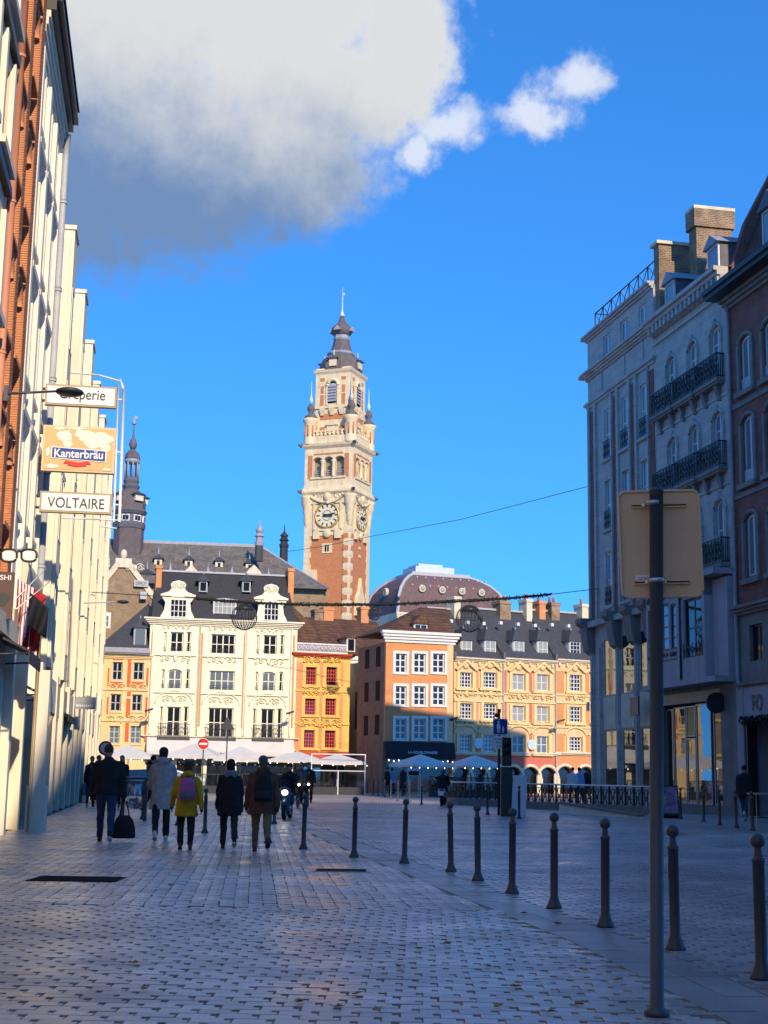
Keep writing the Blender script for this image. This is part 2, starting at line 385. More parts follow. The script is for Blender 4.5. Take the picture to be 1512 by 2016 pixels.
def relief(mb, u, z, w, h, y=0.0, seed=0, dens=1.0):
    rn = random.Random(seed); e = min(w, h)
    mb.ell((u, y - .02, z), (e * .2, .1, e * .3), 8, 5)
    for sg in (-1, 1):
        scroll(mb, u + sg * w * .23, z + h * .02, h * .24, y - .04, .05, 1.2, -sg, math.pi / 2 if sg > 0 else math.pi / 2)
        scroll(mb, u + sg * w * .4, z - h * .1, h * .16, y - .04, .04, 1.1, sg, 0)
        mb.tube([(u + sg * w * q, y - .05, z + h * (.3 * math.sin(q * 6) + .1)) for q in (.05, .15, .25, .35, .46)], .04, 5)
    for k in range(int(6 * dens)): mb.ell((u + rn.uniform(-.42, .42) * w, y - .02, z + rn.uniform(-.35, .35) * h), (.07, .06, .07), 6, 4)
def roofbox(mb, u0, u1, y0, z0, t0, t1, y1, z1, yb):   # mansard front slope, sides and flat top
    mb.add([(u0, y0, z0), (u1, y0, z0), (u1, yb, z0), (u0, yb, z0), (t0, y1, z1), (t1, y1, z1), (t1, yb, z1), (t0, yb, z1)],
           [(0, 1, 5, 4), (1, 2, 6, 5), (2, 3, 7, 6), (3, 0, 4, 7), (4, 5, 6, 7), (3, 2, 1, 0)])
# ---------------------------------------------------------------- palette
mat('paint_white', (.68, .67, .62), .45, .06); mat('paint_cream', (.80, .74, .55), .6, .08, bump=.1)
mat('stucco_cream', (.82, .76, .56), .8, .06, 1.2, .15, 12, streak=.08); mat('stucco_yellow', (.76, .57, .28), .8, .08, 1.2, .15, 12, streak=.08)
mat('stucco_gold', (.76, .49, .14), .8, .08, 1.2, .15, 12, streak=.08); mat('stucco_orange', (.64, .275, .105), .8, .1, 1.2, .12, 12, streak=.1)
mat('stucco_apricot', (.74, .50, .27), .8, .1, 1.4, .15, 12, streak=.1); mat('panel_orange', (.62, .27, .12), .8, .12); mat('panel_red', (.62, .13, .04), .75, .1)
mat('panel_rose', (.56, .16, .11), .8, .12); mat('brick_orange_pale', (.66, .30, .13), .85, .2, 6)
mat('stone_pale', (.72, .63, .45), .85, .14, 2, .3, 18, streak=.22); mat('stone_tower', (.74, .60, .37), .85, .14, 1.2, .3, 6, streak=.22)
brickmat('stone_grey', (.52, .47, .42), (.46, .42, .38), (.30, .27, .245), .95, .44, .010, .16, .25, .85, .3); mat('stone_grey_dark', (.26, .225, .20), .85, .18, 1.5, .25, 20, streak=.2)
mat('stone_mauve', (.45, .39, .40), .8, .12, 1.5, .2, 20, streak=.2)
mat('slate', (.060, .062, .070), .6, .22, 5, .35, 30); mat('slate_dark', (.035, .035, .040), .55, .2, 5, .3, 30)
mat('lead', (.30, .31, .34), .55, .15, 4, .15, spec=.4); mat('lead_dark', (.12, .115, .13), .6, .2, 4, .15)
mat('zinc', (.42, .43, .45), .5, .12, 3); mat('slate_old', (.165, .145, .125), .8, .3, 1.2, .4, 20, streak=.4)
mat('slate_violet', (.135, .112, .112), .8, .2, 1.5, .3, 20, streak=.15)
mat('slate_plum', (.155, .10, .098), .8, .18, 1.5, .3, 20, streak=.15)
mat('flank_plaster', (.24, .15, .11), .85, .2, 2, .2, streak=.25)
brickmat('tile_brown', (.17, .085, .05), (.11, .055, .035), (.04, .025, .02), .2, .26, .02, .3, .6)
brickmat('brick_tan', (.33, .22, .12), (.24, .14, .075), (.30, .25, .17), .24, .08, .014)
brickmat('brick_red', (.42, .14, .065), (.34, .105, .05), (.36, .23, .16), .22, .075, .01)
mat('brick_tower', (.50, .20, .085), .85, .12, 2, .2, 20)
brickmat('brick_left', (.56, .23, .10), (.46, .17, .075), (.34, .16, .09), .22, .075, .01, bump=.8)
mat('brick_piece', (.60, .255, .115), .85, .22, 9, .3, 40)
mat('pipe_salmon', (.62, .26, .15), .55, .06)
brickmat('brick_dark', (.34, .105, .075), (.24, .075, .058), (.22, .15, .12), .22, .075, .012)
brickmat('brick_chimney', (.30, .17, .09), (.17, .09, .05), (.33, .27, .19), .23, .085, .018, .4)
mat('chimney_pot', (.5, .2, .1), .8, .15); mat('stucco_white', (.83, .78, .66), .75, .06, 1.0, .12, 14, streak=.12)
mat('stucco_ivory', (.84, .76, .60), .75, .05, 1.0, .1, 14, streak=.1); mat('stucco_beige', (.74, .56, .36), .75, .08, 1.5)
mat('concrete_cream', (.82, .73, .56), .75, .05, .8, .1, 20, streak=.14)
mat('wood_beige', (.58, .42, .25), .6, .1, 3); mat('metal_black', (.018, .018, .02), .45, .2, 8, spec=.4); mat('metal_dark', (.03, .033, .038), .45, .15, 8, .1, spec=.5)
mat('metal_grey', (.05, .055, .065), .42, .12, 6, .08, spec=.5); mat('metal_steel', (.55, .56, .58), .3, .06, metal=.9); mat('metal_white', (.75, .76, .78), .4, .05)
mat('canvas_white', (.60, .58, .54), .8, .06, 2); mat('canvas_dark', (.05, .05, .055), .8, .12); mat('canvas_grey', (.26, .25, .26), .8, .12)
mat('canvas_black', (.02, .02, .024), .8, .1); mat('canvas_red', (.55, .09, .035), .75, .1)
mat('sign_white', (.82, .82, .80), .45, .03); mat('sign_orange', (.82, .44, .20), .55, .05); mat('sign_cream', (.84, .78, .66), .6, .06)
mat('sign_blue', (.012, .05, .30), .4, .05); mat('sign_red', (.60, .035, .03), .4, .05); mat('sign_brown', (.115, .065, .06), .6, .06); mat('sign_grey', (.33, .35, .34), .6, .06)
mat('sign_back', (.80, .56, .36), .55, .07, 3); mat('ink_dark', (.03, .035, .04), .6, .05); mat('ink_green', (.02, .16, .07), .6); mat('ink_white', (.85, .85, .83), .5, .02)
mat('window_red', (.55, .06, .05), .5, .08); mat('frame_tan', (.42, .32, .20), .5, .1); mat('frame_dark', (.03, .028, .028), .4, .1); mat('frame_steel', (.34, .34, .35), .4, .08, metal=.6)
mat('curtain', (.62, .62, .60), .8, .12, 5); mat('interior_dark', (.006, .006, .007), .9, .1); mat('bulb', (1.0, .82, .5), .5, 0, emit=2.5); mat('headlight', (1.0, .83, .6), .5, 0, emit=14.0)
mat('flag_red', (.34, .022, .028), .8, .12); mat('flag_black', (.014, .014, .018), .8, .2); mat('foliage_dark', (.012, .018, .012), .8, .3, 12)
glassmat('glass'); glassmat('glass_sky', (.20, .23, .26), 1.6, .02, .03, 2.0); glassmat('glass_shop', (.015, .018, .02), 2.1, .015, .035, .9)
glassmat('glass_blue', (.13, .17, .20), 1.5, .05, .03); glassmat('glass_pale', (.30, .32, .31), 1.5, .08, .03)
mat('poster_print', (.33, .20, .30), .5, .7, 3.0); mat('disc_blue', (.50, .62, .72), .4, .12, 6)
mat('leaf_brown', (.48, .27, .10), .7, .3, 20)
tintmat('paving', (.48, .395, .36), .36, .22, .6, .12); tintmat('paving_road', (.38, .315, .30), .38, .2, .6, .12); tintmat('kerb_granite', (.34, .295, .28), .45, .1, .45, .3)
mat('metal_post', (.075, .09, .115), .4, .1, 6, .05, spec=.5); mat('joint', (.009, .009, .010), .95, .2, 5); mat('grate', (.022, .022, .024), .9, .2, 20, spec=.08)
mat('dial', (.70, .63, .46), .6, .05); mat('gilt', (.62, .42, .12), .45, .1, metal=.5); mat('copper_pale', (.50, .58, .60), .6, .1)
def paved_sheet():
    m, nt, b = _base('paved_sheet')
    tc = nt.nodes.new('ShaderNodeTexCoord'); br = nt.nodes.new('ShaderNodeTexBrick'); nt.links.new(tc.outputs['Object'], br.inputs['Vector'])
    br.inputs['Color1'].default_value = (.36, .33, .33, 1); br.inputs['Color2'].default_value = (.28, .26, .26, 1); br.inputs['Mortar'].default_value = (.035, .035, .036, 1)
    br.inputs['Scale'].default_value = 1; br.inputs['Brick Width'].default_value = .3; br.inputs['Row Height'].default_value = .2; br.inputs['Mortar Size'].default_value = .015
    f = _rng(nt, _nz(nt, .12, 6), .35, .65, .8, 1.25)
    nt.links.new(_scale(nt, br.outputs['Color'], f), b.inputs['Base Color']); b.inputs['Roughness'].default_value = .42; b.inputs['Specular IOR Level'].default_value = .5
paved_sheet()
def clearmat(name, tint=(.75, .8, .82), gl=.14):
    m, nt, b = _base(name); N = nt.nodes; t = N.new('ShaderNodeBsdfTransparent'); t.inputs[0].default_value = (*tint, 1); g = N.new('ShaderNodeBsdfGlossy'); g.inputs['Roughness'].default_value = .03
    x = N.new('ShaderNodeMixShader'); x.inputs[0].default_value = gl; nt.links.new(t.outputs[0], x.inputs[1]); nt.links.new(g.outputs[0], x.inputs[2]); nt.links.new(x.outputs[0], N['Material Output'].inputs[0])
clearmat('clear_glass'); clearmat('clear_bag', (.8, .82, .85), .3)

# ---------------------------------------------------------------- ground, pavement, kerb, road
KERB = [(2.0, 3.2), (6.0, 2.88), (9.64, 2.54), (12.34, 2.29), (13.4, 2.12), (15.5, 1.81), (17.3, 1.49), (21.2, .93), (24.4, .41), (30.4, -.49), (42.7, -2.18), (62.2, -5.37), (83, -8.9)]
def kerbx(Y): return np.interp(Y, [k[0] for k in KERB], [k[1] for k in KERB])
def leftx(Y): return -3.39 - .152 * Y
g = MB()
g.add([(-900, -300, -.03), (900, -300, -.03), (900, 2500, -.03), (-900, 2500, -.03)], [(0, 1, 2, 3)]); go = g.build('ground', 'paved_sheet'); tag(go, kind='structure')
# far square: one paved sheet beyond the stones that can be told apart
FARY = 58.0
g = MB(); g.add([(-60, FARY, -.004), (90, FARY, -.004), (90, 260, -.004), (-60, 260, -.004)], [(0, 1, 2, 3)]); tag(g.build('square_paving', 'paved_sheet'), kind='structure')
def stone_rects(x0, x1, y0, y1, rot, ax, ay, L, W, keep, jit=.02):
    c, s = math.cos(rot), math.sin(rot); out = []
    ex = max(abs(x1 - x0), abs(y1 - y0)) * 1.2; cx, cy = (x0 + x1) / 2, (y0 + y1) / 2
    nr = int(ex / W) + 1; ncol = int(ex / L) + 1
    j, i = np.meshgrid(np.arange(-nr, nr), np.arange(-ncol, ncol), indexing='ij')
    off = RNG.uniform(.38, .62, 2 * nr)[:, None] * (np.arange(-nr, nr)[:, None] % 2)
    u = (i + off) * L; v = j * W
    if ay: u, v = v, u
    X = cx + u * c - v * s; Y = cy + u * s + v * c
    k = (X > x0) & (X < x1) & (Y >= y0) & (Y < y1) & keep(X, Y)
    return np.column_stack([X[k], Y[k]])
def stones_mesh(name, P, rot, ay, L, W, m):
    """each stone: notched top with worn edges, a little uneven"""
    n = len(P); g, q = .0028, .044
    loc = np.array([(-L / 2 + g, -W / 2 + g), (L / 2 - g, -W / 2 + g), (L / 2 - g, .02 * W), (L / 2 - q, .02 * W), (L / 2 - q, W / 2 - g), (-L / 2 + g, W / 2 - g)])
    ins = np.array([(.003, .003), (-.003, .003), (-.003, -.002), (-.003, -.002), (-.003, -.003), (.003, -.003)])
    if ay: loc = loc[:, ::-1][::-1]; ins = ins[:, ::-1][::-1]
    c, s = math.cos(rot), math.sin(rot); Rm = np.array([[c, s], [-s, c]])
    jr = RNG.normal(0, .004, (n, 1, 2)); ja = RNG.normal(0, .010, n)
    def ring(l, z):
        X = l @ Rm; ca, sa = np.cos(ja)[:, None], np.sin(ja)[:, None]
        A = np.stack([X[None, :, 0] * ca - X[None, :, 1] * sa, X[None, :, 0] * sa + X[None, :, 1] * ca], -1) + P[:, None, :] + jr
        return np.concatenate([A, z], -1)
    zt = RNG.normal(0, .0012, (n, 1, 1)) + RNG.normal(0, .0004, (n, 6, 1)); top = ring(loc + ins, zt); mid = ring(loc, zt - .003); bot = ring(loc, np.full((n, 6, 1), -.03))
    V = np.concatenate([top, mid, bot], 1).reshape(-1, 3)
    fs = [list(range(6))] + [[i + 6, (i + 1) % 6 + 6, (i + 1) % 6, i] for i in range(6)] + [[i + 12, (i + 1) % 6 + 12, (i + 1) % 6 + 6, i + 6] for i in range(6)]
    tint = RNG.uniform(0, 1, n)
    faces = []
    for k in range(n):
        b = 18 * k; faces += [[a + b for a in f] for f in fs]
    me = bpy.data.meshes.new(name); me.from_pydata(V.tolist(), [], faces); me.materials.append(MATS[m])
    at_ = me.attributes.new('tint', 'FLOAT', 'FACE'); at_.data.foreach_set('value', np.repeat(tint, 13)); me.update(); return me
SL, SW = .235, .155
infr = lambda X, Y: (np.abs(X) < .36 * Y + 2.2)
pkeep = lambda X, Y: (X < kerbx(Y) - .62) & (X > leftx(Y) + .1) & infr(X, Y)
rkeep = lambda X, Y: (X > kerbx(Y) + .02) & (X < 25.5 - .203 * Y - .2) & infr(X, Y)
PV = MB(); PV.add([(-4.7, 7.0, -.028), (3.1, 7.0, -.028), (3.1, FARY, -.028), (-22, FARY, -.028)], [(0, 1, 2, 3)]); pavement = tag(PV.build('pavement', 'joint'), kind='structure')
PR = MB(); PR.add([(-8, 9.0, -.026), (5.4, 9.0, -.026), (23, FARY, -.026), (-8, FARY, -.026)], [(0, 1, 2, 3)]); road = tag(PR.build('road', 'joint'), kind='structure')
near = stone_rects(-9, 4, 7.2, 15.2, R(-1.5), 0, False, SL, SW, pkeep); far_ = stone_rects(-14, 4, 15.2, FARY, R(5), 0, True, SL, SW, pkeep)
near = near[np.argsort(near[:, 1])]; first, rest = near[:300], near[300:]
protos = [stones_mesh('paving_stone', np.zeros((1, 2)), R(-1.5), False, SL, SW, 'paving') for _ in range(6)]
for k, (x, y) in enumerate(first): inst('paving_stone', protos[k % 6], pavement, (x, y, 0))
for nm, P_, r_, ay in (('paving_stones', rest, R(-1.5), False), ('paving_stones_beyond', far_, R(5), True)):
    o = bpy.data.objects.new(nm, stones_mesh(nm, P_, r_, ay, SL, SW, 'paving')); COL.objects.link(o); o.parent = pavement; o['kind'] = 'stuff'
rd = stone_rects(-8, 30, 9, FARY, R(4), 0, False, SL, SW, rkeep)
o = bpy.data.objects.new('road_setts', stones_mesh('road_setts', rd, R(4), False, SL, SW, 'paving_road')); COL.objects.link(o); o.parent = road; o['kind'] = 'stuff'
# kerb: two rows of long granite slabs following the curve
kerb = thing('kerb', None, None); kerb['kind'] = 'structure'
def curve_pts(step):
    Y = np.linspace(6, 80, 1500); X = kerbx(Y); d = np.concatenate([[0], np.cumsum(np.hypot(np.diff(X), np.diff(Y)))]); q = np.arange(0, d[-1], step)
    return np.column_stack([np.interp(q, d, X), np.interp(q, d, Y)])
for row, (o0, o1, st) in enumerate(((-.02, -.30, .9), (-.305, -.60, .75))):
    P_ = curve_pts(st)
    for k in range(len(P_) - 1):
        a, b = P_[k], P_[k + 1]; t = (b - a) / np.linalg.norm(b - a); n = np.array([t[1], -t[0]]); a = a + t * .004; b = b - t * .004
        q = [a + n * o1, a + n * o0, b + n * o0, b + n * o1]; z = .002 + random.uniform(-.002, .002); c = sum(q) / 4
        m = MB(); m.hull8([(p[0], p[1], -.03) for p in q], [(*(p + (c - p) * .008), z) for p in q]); m.build('kerb_stone', 'kerb_granite', kerb)
# mortar bed under the slabs
P_ = curve_pts(.5); V = []
for k in range(len(P_)):
    t = P_[min(k + 1, len(P_) - 1)] - P_[max(k - 1, 0)]; t = t / np.linalg.norm(t); n = np.array([t[1], -t[0]]); V += [(*(P_[k] + n * .26), -.007), (*(P_[k] - n * 1.0), -.007)]
m = MB(); m.add(V, [(2 * k, 2 * k + 2, 2 * k + 3, 2 * k + 1) for k in range(len(P_) - 1)]); m.build('mortar_bed', 'stone_grey_dark', kerb)
# drain cover let into the paving
def patch(pts, z): return [tuple(gnd(x, y)[:2]) + (z,) for x, y in pts]
dc = thing('drain_cover', 'dark rectangular iron cover set in the paving near the lit shopfronts', 'drain cover', tuple(gnd(152, 1731)[:2]) + (.003,))
m = MB(); m.box(-.56, .56, -.42, .42, -.02, .004); m.build('frame', 'grate', dc)
for k in range(14):
    m = MB(); m.box(-.5, .5, -.37 + k * .0545, -.37 + k * .0545 + .03, .002, .011); m.build('slat', 'grate', dc)
dc2 = thing('manhole_cover', 'flat square cover flush with the paving left of the bollards', 'manhole cover', tuple(gnd(672, 1714)[:2]) + (.002,))
m = MB(); m.box(-.42, .42, -.32, .32, -.02, .004); m.build('cover', 'kerb_granite', dc2); m = MB(); m.box(-.36, .36, -.26, .26, .003, .007); m.build('plate', 'grate', dc2)
# fallen leaves
lm = []
for k in range(4):
    m = MB(); n = 9
    pr = [(math.cos(a) * (.05 if i % 2 else .026) * random.uniform(.8, 1.2), math.sin(a) * (.034 if i % 2 else .02), random.uniform(.004, .026)) for i, a in enumerate([2 * math.pi * i / n for i in range(n)])]
    m.add([(0, 0, .006)] + pr, [(0, i + 1, (i + 1) % n + 1) for i in range(n)]); lm.append(m.mesh('fallen_leaf', 'leaf_brown'))
for k, (x, y) in enumerate([(1015, 1945), (960, 1905), (1100, 1820), (940, 1795), (825, 1870), (660, 1985), (785, 1905), (980, 1985), (1150, 1912), (1213, 1932), (880, 1860), (745, 1990), (590, 1975), (600, 1810), (395, 1800), (425, 1815), (270, 1805), (510, 1870), (335, 1745), (285, 1950), (262, 1898), (1078, 1995), (1140, 1980), (700, 1960), (1032, 1800)]):
    p = gnd(x, y); tag(inst('fallen_leaf', lm[k % 4], None, (p[0], p[1], .002), (0, 0, random.uniform(0, 6.28)), (1, 1, 1)), 'small curled brown leaf lying on the grey paving', 'leaf', 'fallen leaves on the paving')
# ================================================================ houses across the square
def mkfac(xl, Yl, xr, Yr, y):
    a, b = at(xl, y, Yl), at(xr, y, Yr); f = Fac(a[:2], (b - a)[:2]); f.w = float(np.linalg.norm((b - a)[:2])); return f
def ops_px(F, rects, d=0.0):
    out = []
    for (x0, x1, y0, y1) in rects:
        u0, z1 = F.uv(x0, y0, d); u1, _ = F.uv(x1, y0, d); zc = F.Z((x0 + x1) / 2, y1, d); out.append((u0, u1, zc, z1))
    return out
def box_px(mb, F, x0, x1, y0, y1, d0, d1):
    u0, z1 = F.uv(x0, y0); u1 = F.U(x1, y0); z0 = F.Z((x0 + x1) / 2, y1); mb.box(u0, u1, d0, d1, z0, z1)
def chimney(par, u0, u1, y0, y1, z0, z1, m='brick_chimney', pots=0, name='chimney'):
    b = MB(); b.box(u0, u1, y0, y1, z0, z1 - .25); b.box(u0 - .06, u1 + .06, y0 - .06, y1 + .06, z1 - .25, z1); c = b.build(name, m, par)
    for k in range(pots):
        p = MB(); u = u0 + (u1 - u0) * (k + .5) / pots; p.lathe([(.12, z1), (.1, z1 + .45), (.13, z1 + .5), (.09, z1 + .52)], u, (y0 + y1) / 2, 10); p.build('chimney_pot', 'chimney_pot', c)
    return c
def dormer(par, u0, u1, z0, z1, y0, y1, zr, fm='paint_white', rm='slate', nx=2, nz=3, gm='glass_pale', kind='hip', wm=None):
    """window box standing on a roof slope, with its own little roof"""
    D = MB(); D.box(u0, u1, y0 + .05, y1, z0, z1); d = D.build('dormer', wm or fm, par)
    window(d, u0 + .04, u1 - .04, z0 + .03, z1 - .02, nx, nz, fm, gm, y0 - .03, .07, .035)
    r = MB(); e = .16; uc = (u0 + u1) / 2
    if kind == 'hip': r.add([(u0 - e, y0 - e, z1), (u1 + e, y0 - e, z1), (u1 + e, y1, z1), (u0 - e, y1, z1), (uc, y0 + (u1 - u0) * .5, zr), (uc, y1, zr)], [(0, 1, 4), (1, 2, 5, 4), (2, 3, 5), (3, 0, 4, 5), (3, 2, 1, 0)])
    elif kind == 'pyr': r.pyramid(u0 - e * 1.4, u1 + e * 1.4, y0 - e, y0 + (u1 - u0) + e * 2, z1, zr)
    else: r.add([(u0 - e, y0 - e, z1), (u1 + e, y0 - e, z1), (u1 + e, y1, z1), (u0 - e, y1, z1), (uc, y0 - e, zr), (uc, y1, zr)], [(0, 1, 4), (1, 2, 5, 4), (2, 3, 5), (3, 0, 4, 5), (3, 2, 1, 0)])
    ro = r.build('dormer_roof', rm, d)
    if kind != 'gable':
        f = MB(); f.lathe([(.07, zr - .05), (.09, zr + .04), (.02, zr + .12), (.03, zr + .2)], uc, y0 + (u1 - u0) * .5 + (e * .3 if kind == 'pyr' else 0), 8); f.build('finial', 'lead', d)
    return d
def cornice(mb, u0, u1, z0, z1, out, steps=3, y=0.0, ends=True):
    for k in range(steps):
        a = z0 + (z1 - z0) * k / steps; b = z0 + (z1 - z0) * (k + 1) / steps; o = out * (k + 1) / steps; e = o if ends else 0
        mb.box(u0 - e, u1 + e, y - o, y + .05, a, b - .001)

# ---- narrow yellow house with red panels
FA = mkfac(197, 109.0, 295, 109.8, 1290); ra = FA.root('narrow_house', 'narrow yellow house with red wall panels beside the wide cream building')
zc = FA.Z(245, 1288); W = []
for (x0, x1, y0, y1) in [(222, 242, 1303, 1339), (263, 284, 1304, 1339), (218, 239, 1366, 1400), (260, 280, 1367, 1400), (215.5, 236, 1429, 1464), (257, 278, 1429, 1464)]: W += ops_px(FA, [(x0, x1, y0, y1)])
m = MB(); body(m, 0, FA.w, 0, zc, 9, W, .3); m.build('wall', 'stucco_yellow', ra)
for k, o in enumerate(W): window(ra, *o, 2, 2 if k < 4 else 3, 'zinc', 'glass' if k < 4 else 'glass_blue', .18, .08, .06)
red = MB()
for (x0, x1, y0, y1) in [(252, 259, 1298, 1352), (250.5, 258, 1362, 1370), (249, 257.5, 1375, 1412), (247, 254, 1423, 1460), (213, 216, 1315, 1350), (211, 214, 1372, 1405), (289, 293, 1315, 1350), (287, 291, 1372, 1410), (285, 289, 1425, 1460), (222, 242, 1296, 1299), (265, 284, 1296, 1299)]: box_px(red, FA, x0, x1, y0, y1, -.05, .02)
for k, o in enumerate(W[2:4]): red.box(o[0] - .05, o[1] + .05, -.05, .02, o[3] + .25, o[3] + .95)
red.each('red_panel', 'panel_red', ra)
tr = MB()
for o in W:
    c = (o[0] + o[1]) / 2; tr.box(o[0] - .12, o[1] + .12, -.08, .02, o[2] - .14, o[2]); tr.box(o[0] - .1, o[0], -.06, .02, o[2], o[3]); tr.box(o[1], o[1] + .1, -.06, .02, o[2], o[3])
    relief(tr, c, o[3] + .5, 1.4, .7, -.04, int(o[0] * 10))
for z in (FA.Z(245, 1357), FA.Z(245, 1418)): tr.box(0, FA.w, -.1, .02, z - .1, z + .08)
cornice(tr, 0, FA.w, zc - .35, zc, .25); tr.build('carved_trim', 'stucco_yellow', ra)
gt = MB(); gt.box(-.25, FA.w, -.45, .3, zc, zc + .22); gt.box(-.3, FA.w, -.55, -.35, zc + .1, zc + .3); gt.box(.2, FA.w, -.2, .6, zc + .22, zc + .5); gt.build('gutter', 'lead', ra)
zr = FA.Z(293, 1187, 4.5); m = MB()
m.add([(-.4, -.2, zc + .3), (FA.w, -.2, zc + .3), (FA.w, 9, zc + .3), (-.4, 9, zc + .3), (FA.w, 4.5, zr)], [(0, 1, 4), (1, 2, 4), (2, 3, 4), (3, 0, 4), (3, 2, 1, 0)]); m.build('roof', 'slate', ra)
o = ops_px(FA, [(264, 289, 1236, 1274)], .3)[0]; dormer(ra, o[0], o[1], o[2], o[3], .35, 3.5, o[3] + .85, 'zinc', 'slate', 1, 1, 'glass_blue', 'hip', 'zinc')
# ---- brown house at the corner, almost hidden by the bay building
FN = mkfac(60, 102.5, 189, 106.5, 1400); rn0 = FN.root('brown_corner_house', 'brown house with gilt trim squeezed between the bay building and narrow yellow house')
wo = [(.8 + 1.6 * i, 1.7 + 1.6 * i, z, z + 1.7) for i in range(3) for z in (3.6, 6.4, 9.2)]; m = MB(); body(m, 0, FN.w, 0, 12.2, 8, wo, .25); m.build('wall', 'brick_tan', rn0)
for o in wo: window(rn0, *o, 2, 3, 'paint_cream', 'glass', .12, .07, .05)
m = MB()
for z in (3.2, 6.0, 8.8, 11.8): m.box(0, FN.w + .05, -.14, .02, z, z + .22)
m.each('gilt_course', 'stucco_gold', rn0); m = MB(); m.prismx([(-.3, 12.2), (8, 12.2), (4, 15)], 0, FN.w); m.build('roof', 'slate', rn0)
# ---- cream building
FB = mkfac(296, 109.8, 586, 112.0, 1230); rb = FB.root('cream_building', 'wide cream building with orange pilaster strips and two curved stone gables')
zc = FB.Z(440, 1222); zsh = FB.Z(440, 1453); ops = []; spec = []
tops = [((336, 362), (323, 328.5), (368, 377)), ((416, 464),), ((519, 545.5), (505.5, 511), (552, 560))]
mids = [((331.5, 358.5), (318.5, 325), (366, 374.5)), ((412.5, 462.5),), ((516.5, 542.5), (503, 509), (549.5, 558))]
lows = [((329, 356.5), (315, 321.5), (362, 371.5)), ((410.5, 460),), ((514, 540.5), (498, 505), (546, 556))]
for row, (cols, ys, arch) in enumerate(((tops, (1244, 1284, 1248, 1288, 1250, 1289), 0), (mids, (1317, 1357, 1320, 1360, 1322, 1361), 1), (lows, (1391, 1450, 1393, 1452, 1395, 1454), 0))):
    for bay, cs in enumerate(cols):
        for j, (a, b) in enumerate(cs):
            o = ops_px(FB, [(a, b, ys[bay * 2], ys[bay * 2 + 1])])[0]
            if arch and bay != 1: o = o + (o[3] - (o[1] - o[0]) * (.22 if j == 0 else .5),)
            ops.append(o); spec.append((row, bay, j))
m = MB(); body(m, 0, FB.w, zsh, zc, 11, ops, .3); m.box(0, FB.w, .4, 11, 0, zsh); m.build('wall', 'stucco_cream', rb)
for o, (row, bay, j) in zip(ops, spec):
    nx = 4 if bay == 1 else (2 if j == 0 else 1)
    window(rb, *o[:4], nx, 2, 'paint_cream', 'glass' if row != 1 or j else 'glass_blue', .18, .09, .06, arch=(o[3] - o[4]) if len(o) > 4 else 0)
    if row < 2: # low iron guard
        g_ = MB(); z = o[2] + .12
        for q in (.0, .28): g_.tube([(o[0], -.06, z + q), (o[1], -.06, z + q)], .018, 5)
        for k in range(max(2, int((o[1] - o[0]) / .18))): g_.box(o[0] + k * .18, o[0] + k * .18 + .02, -.07, -.05, z, z + .28)
        g_.build('window_guard', 'metal_dark', rb)
for bay, (a, b) in enumerate(((497, 712), (822, 1030), (1150, 1360))):
    x0, x1 = 170 + a * .2844, 170 + b * .2844; u0, u1 = FB.U(x0, 1430), FB.U(x1, 1430); z0 = FB.Z((x0 + x1) / 2, 1452 + bay * 1.5); h = 1.05
    bl = MB(); bl.box(u0 - .05, u1 + .05, -.5, 0, z0 - .16, z0); n = int((u1 - u0) / .13)
    bl.box(u0, u1, -.48, -.44, z0 + h - .05, z0 + h); bl.box(u0, u1, -.47, -.45, z0 + .1, z0 + .13)
    for k in range(n + 1): bl.box(u0 + (u1 - u0) * k / n - .012, u0 + (u1 - u0) * k / n + .012, -.47, -.45, z0, z0 + h)
    for k in range(n // 2): scroll(bl, u0 + (u1 - u0) * (k + .5) / (n // 2), z0 + .35 + .3 * (k % 2), .12, -.46, .02)
    bl.build('balcony', 'metal_grey', rb)
pl_ = MB()
for (x0, x1, y0, y1) in [(299.5, 304.5, 1243, 1425), (393, 400, 1246, 1428), (481, 488, 1249, 1431), (575, 580.5, 1251, 1432)]:
    u0, z1 = FB.uv(x0, y0); u1 = FB.U(x1, y0); pl_.box(u0, u1, -.12, .02, FB.Z(x0, y1), z1)
pl_.each('pilaster_strip', 'panel_orange', rb)
tr = MB(); cornice(tr, 0, FB.w, zc - .45, zc + .05, .5, 4)
for bay, xc in enumerate((349, 441, 533)):
    u = FB.U(xc - 2, 1232); relief(tr, u, FB.Z(xc - 2, 1235 + bay * 3), 2.4, .5, -.02, 5 + bay)
    u = FB.U(xc - 4, 1300); relief(tr, u, FB.Z(xc - 4, 1297 + bay * 3), 2.5, .8, -.04, 15 + bay); tr.box(u - 1.6, u + 1.6, -.14, .02, FB.Z(xc - 4, 1288 + bay * 3) - .12, FB.Z(xc - 4, 1288 + bay * 3))
    u = FB.U(xc - 6, 1372); zz = FB.Z(xc - 6, 1376 + bay * 3); relief(tr, u, zz, 2.0, .7, -.04, 25 + bay)
    tr.tube([(u + 1.45 * math.cos(a), -.05, zz - .35 + 1.0 * math.sin(a)) for a in np.linspace(0, math.pi, 14)], .06, 6)
    tr.box(u - 1.6, u + 1.6, -.14, .02, FB.Z(xc - 6, 1362 + bay * 3) - .1, FB.Z(xc - 6, 1362 + bay * 3))
    for sg in (-1, 1): tr.box(u + sg * 1.78 - .07, u + sg * 1.78 + .07, -.16, .02, zsh + .2, zc - .5)
tr.build('carved_trim', 'stucco_cream', rb)
zr = FB.Z(440, 1131, 2.6); m = MB(); roofbox(m, .05, FB.w - .05, .1, zc, .55, FB.w - .75, 2.4, zr, 10.5); m.build('roof', 'slate_dark', rb)
m = MB(); m.box(.5, FB.w - .7, 2.3, 10.6, zr, zr + .14); m.build('roof_flashing', 'zinc', rb)
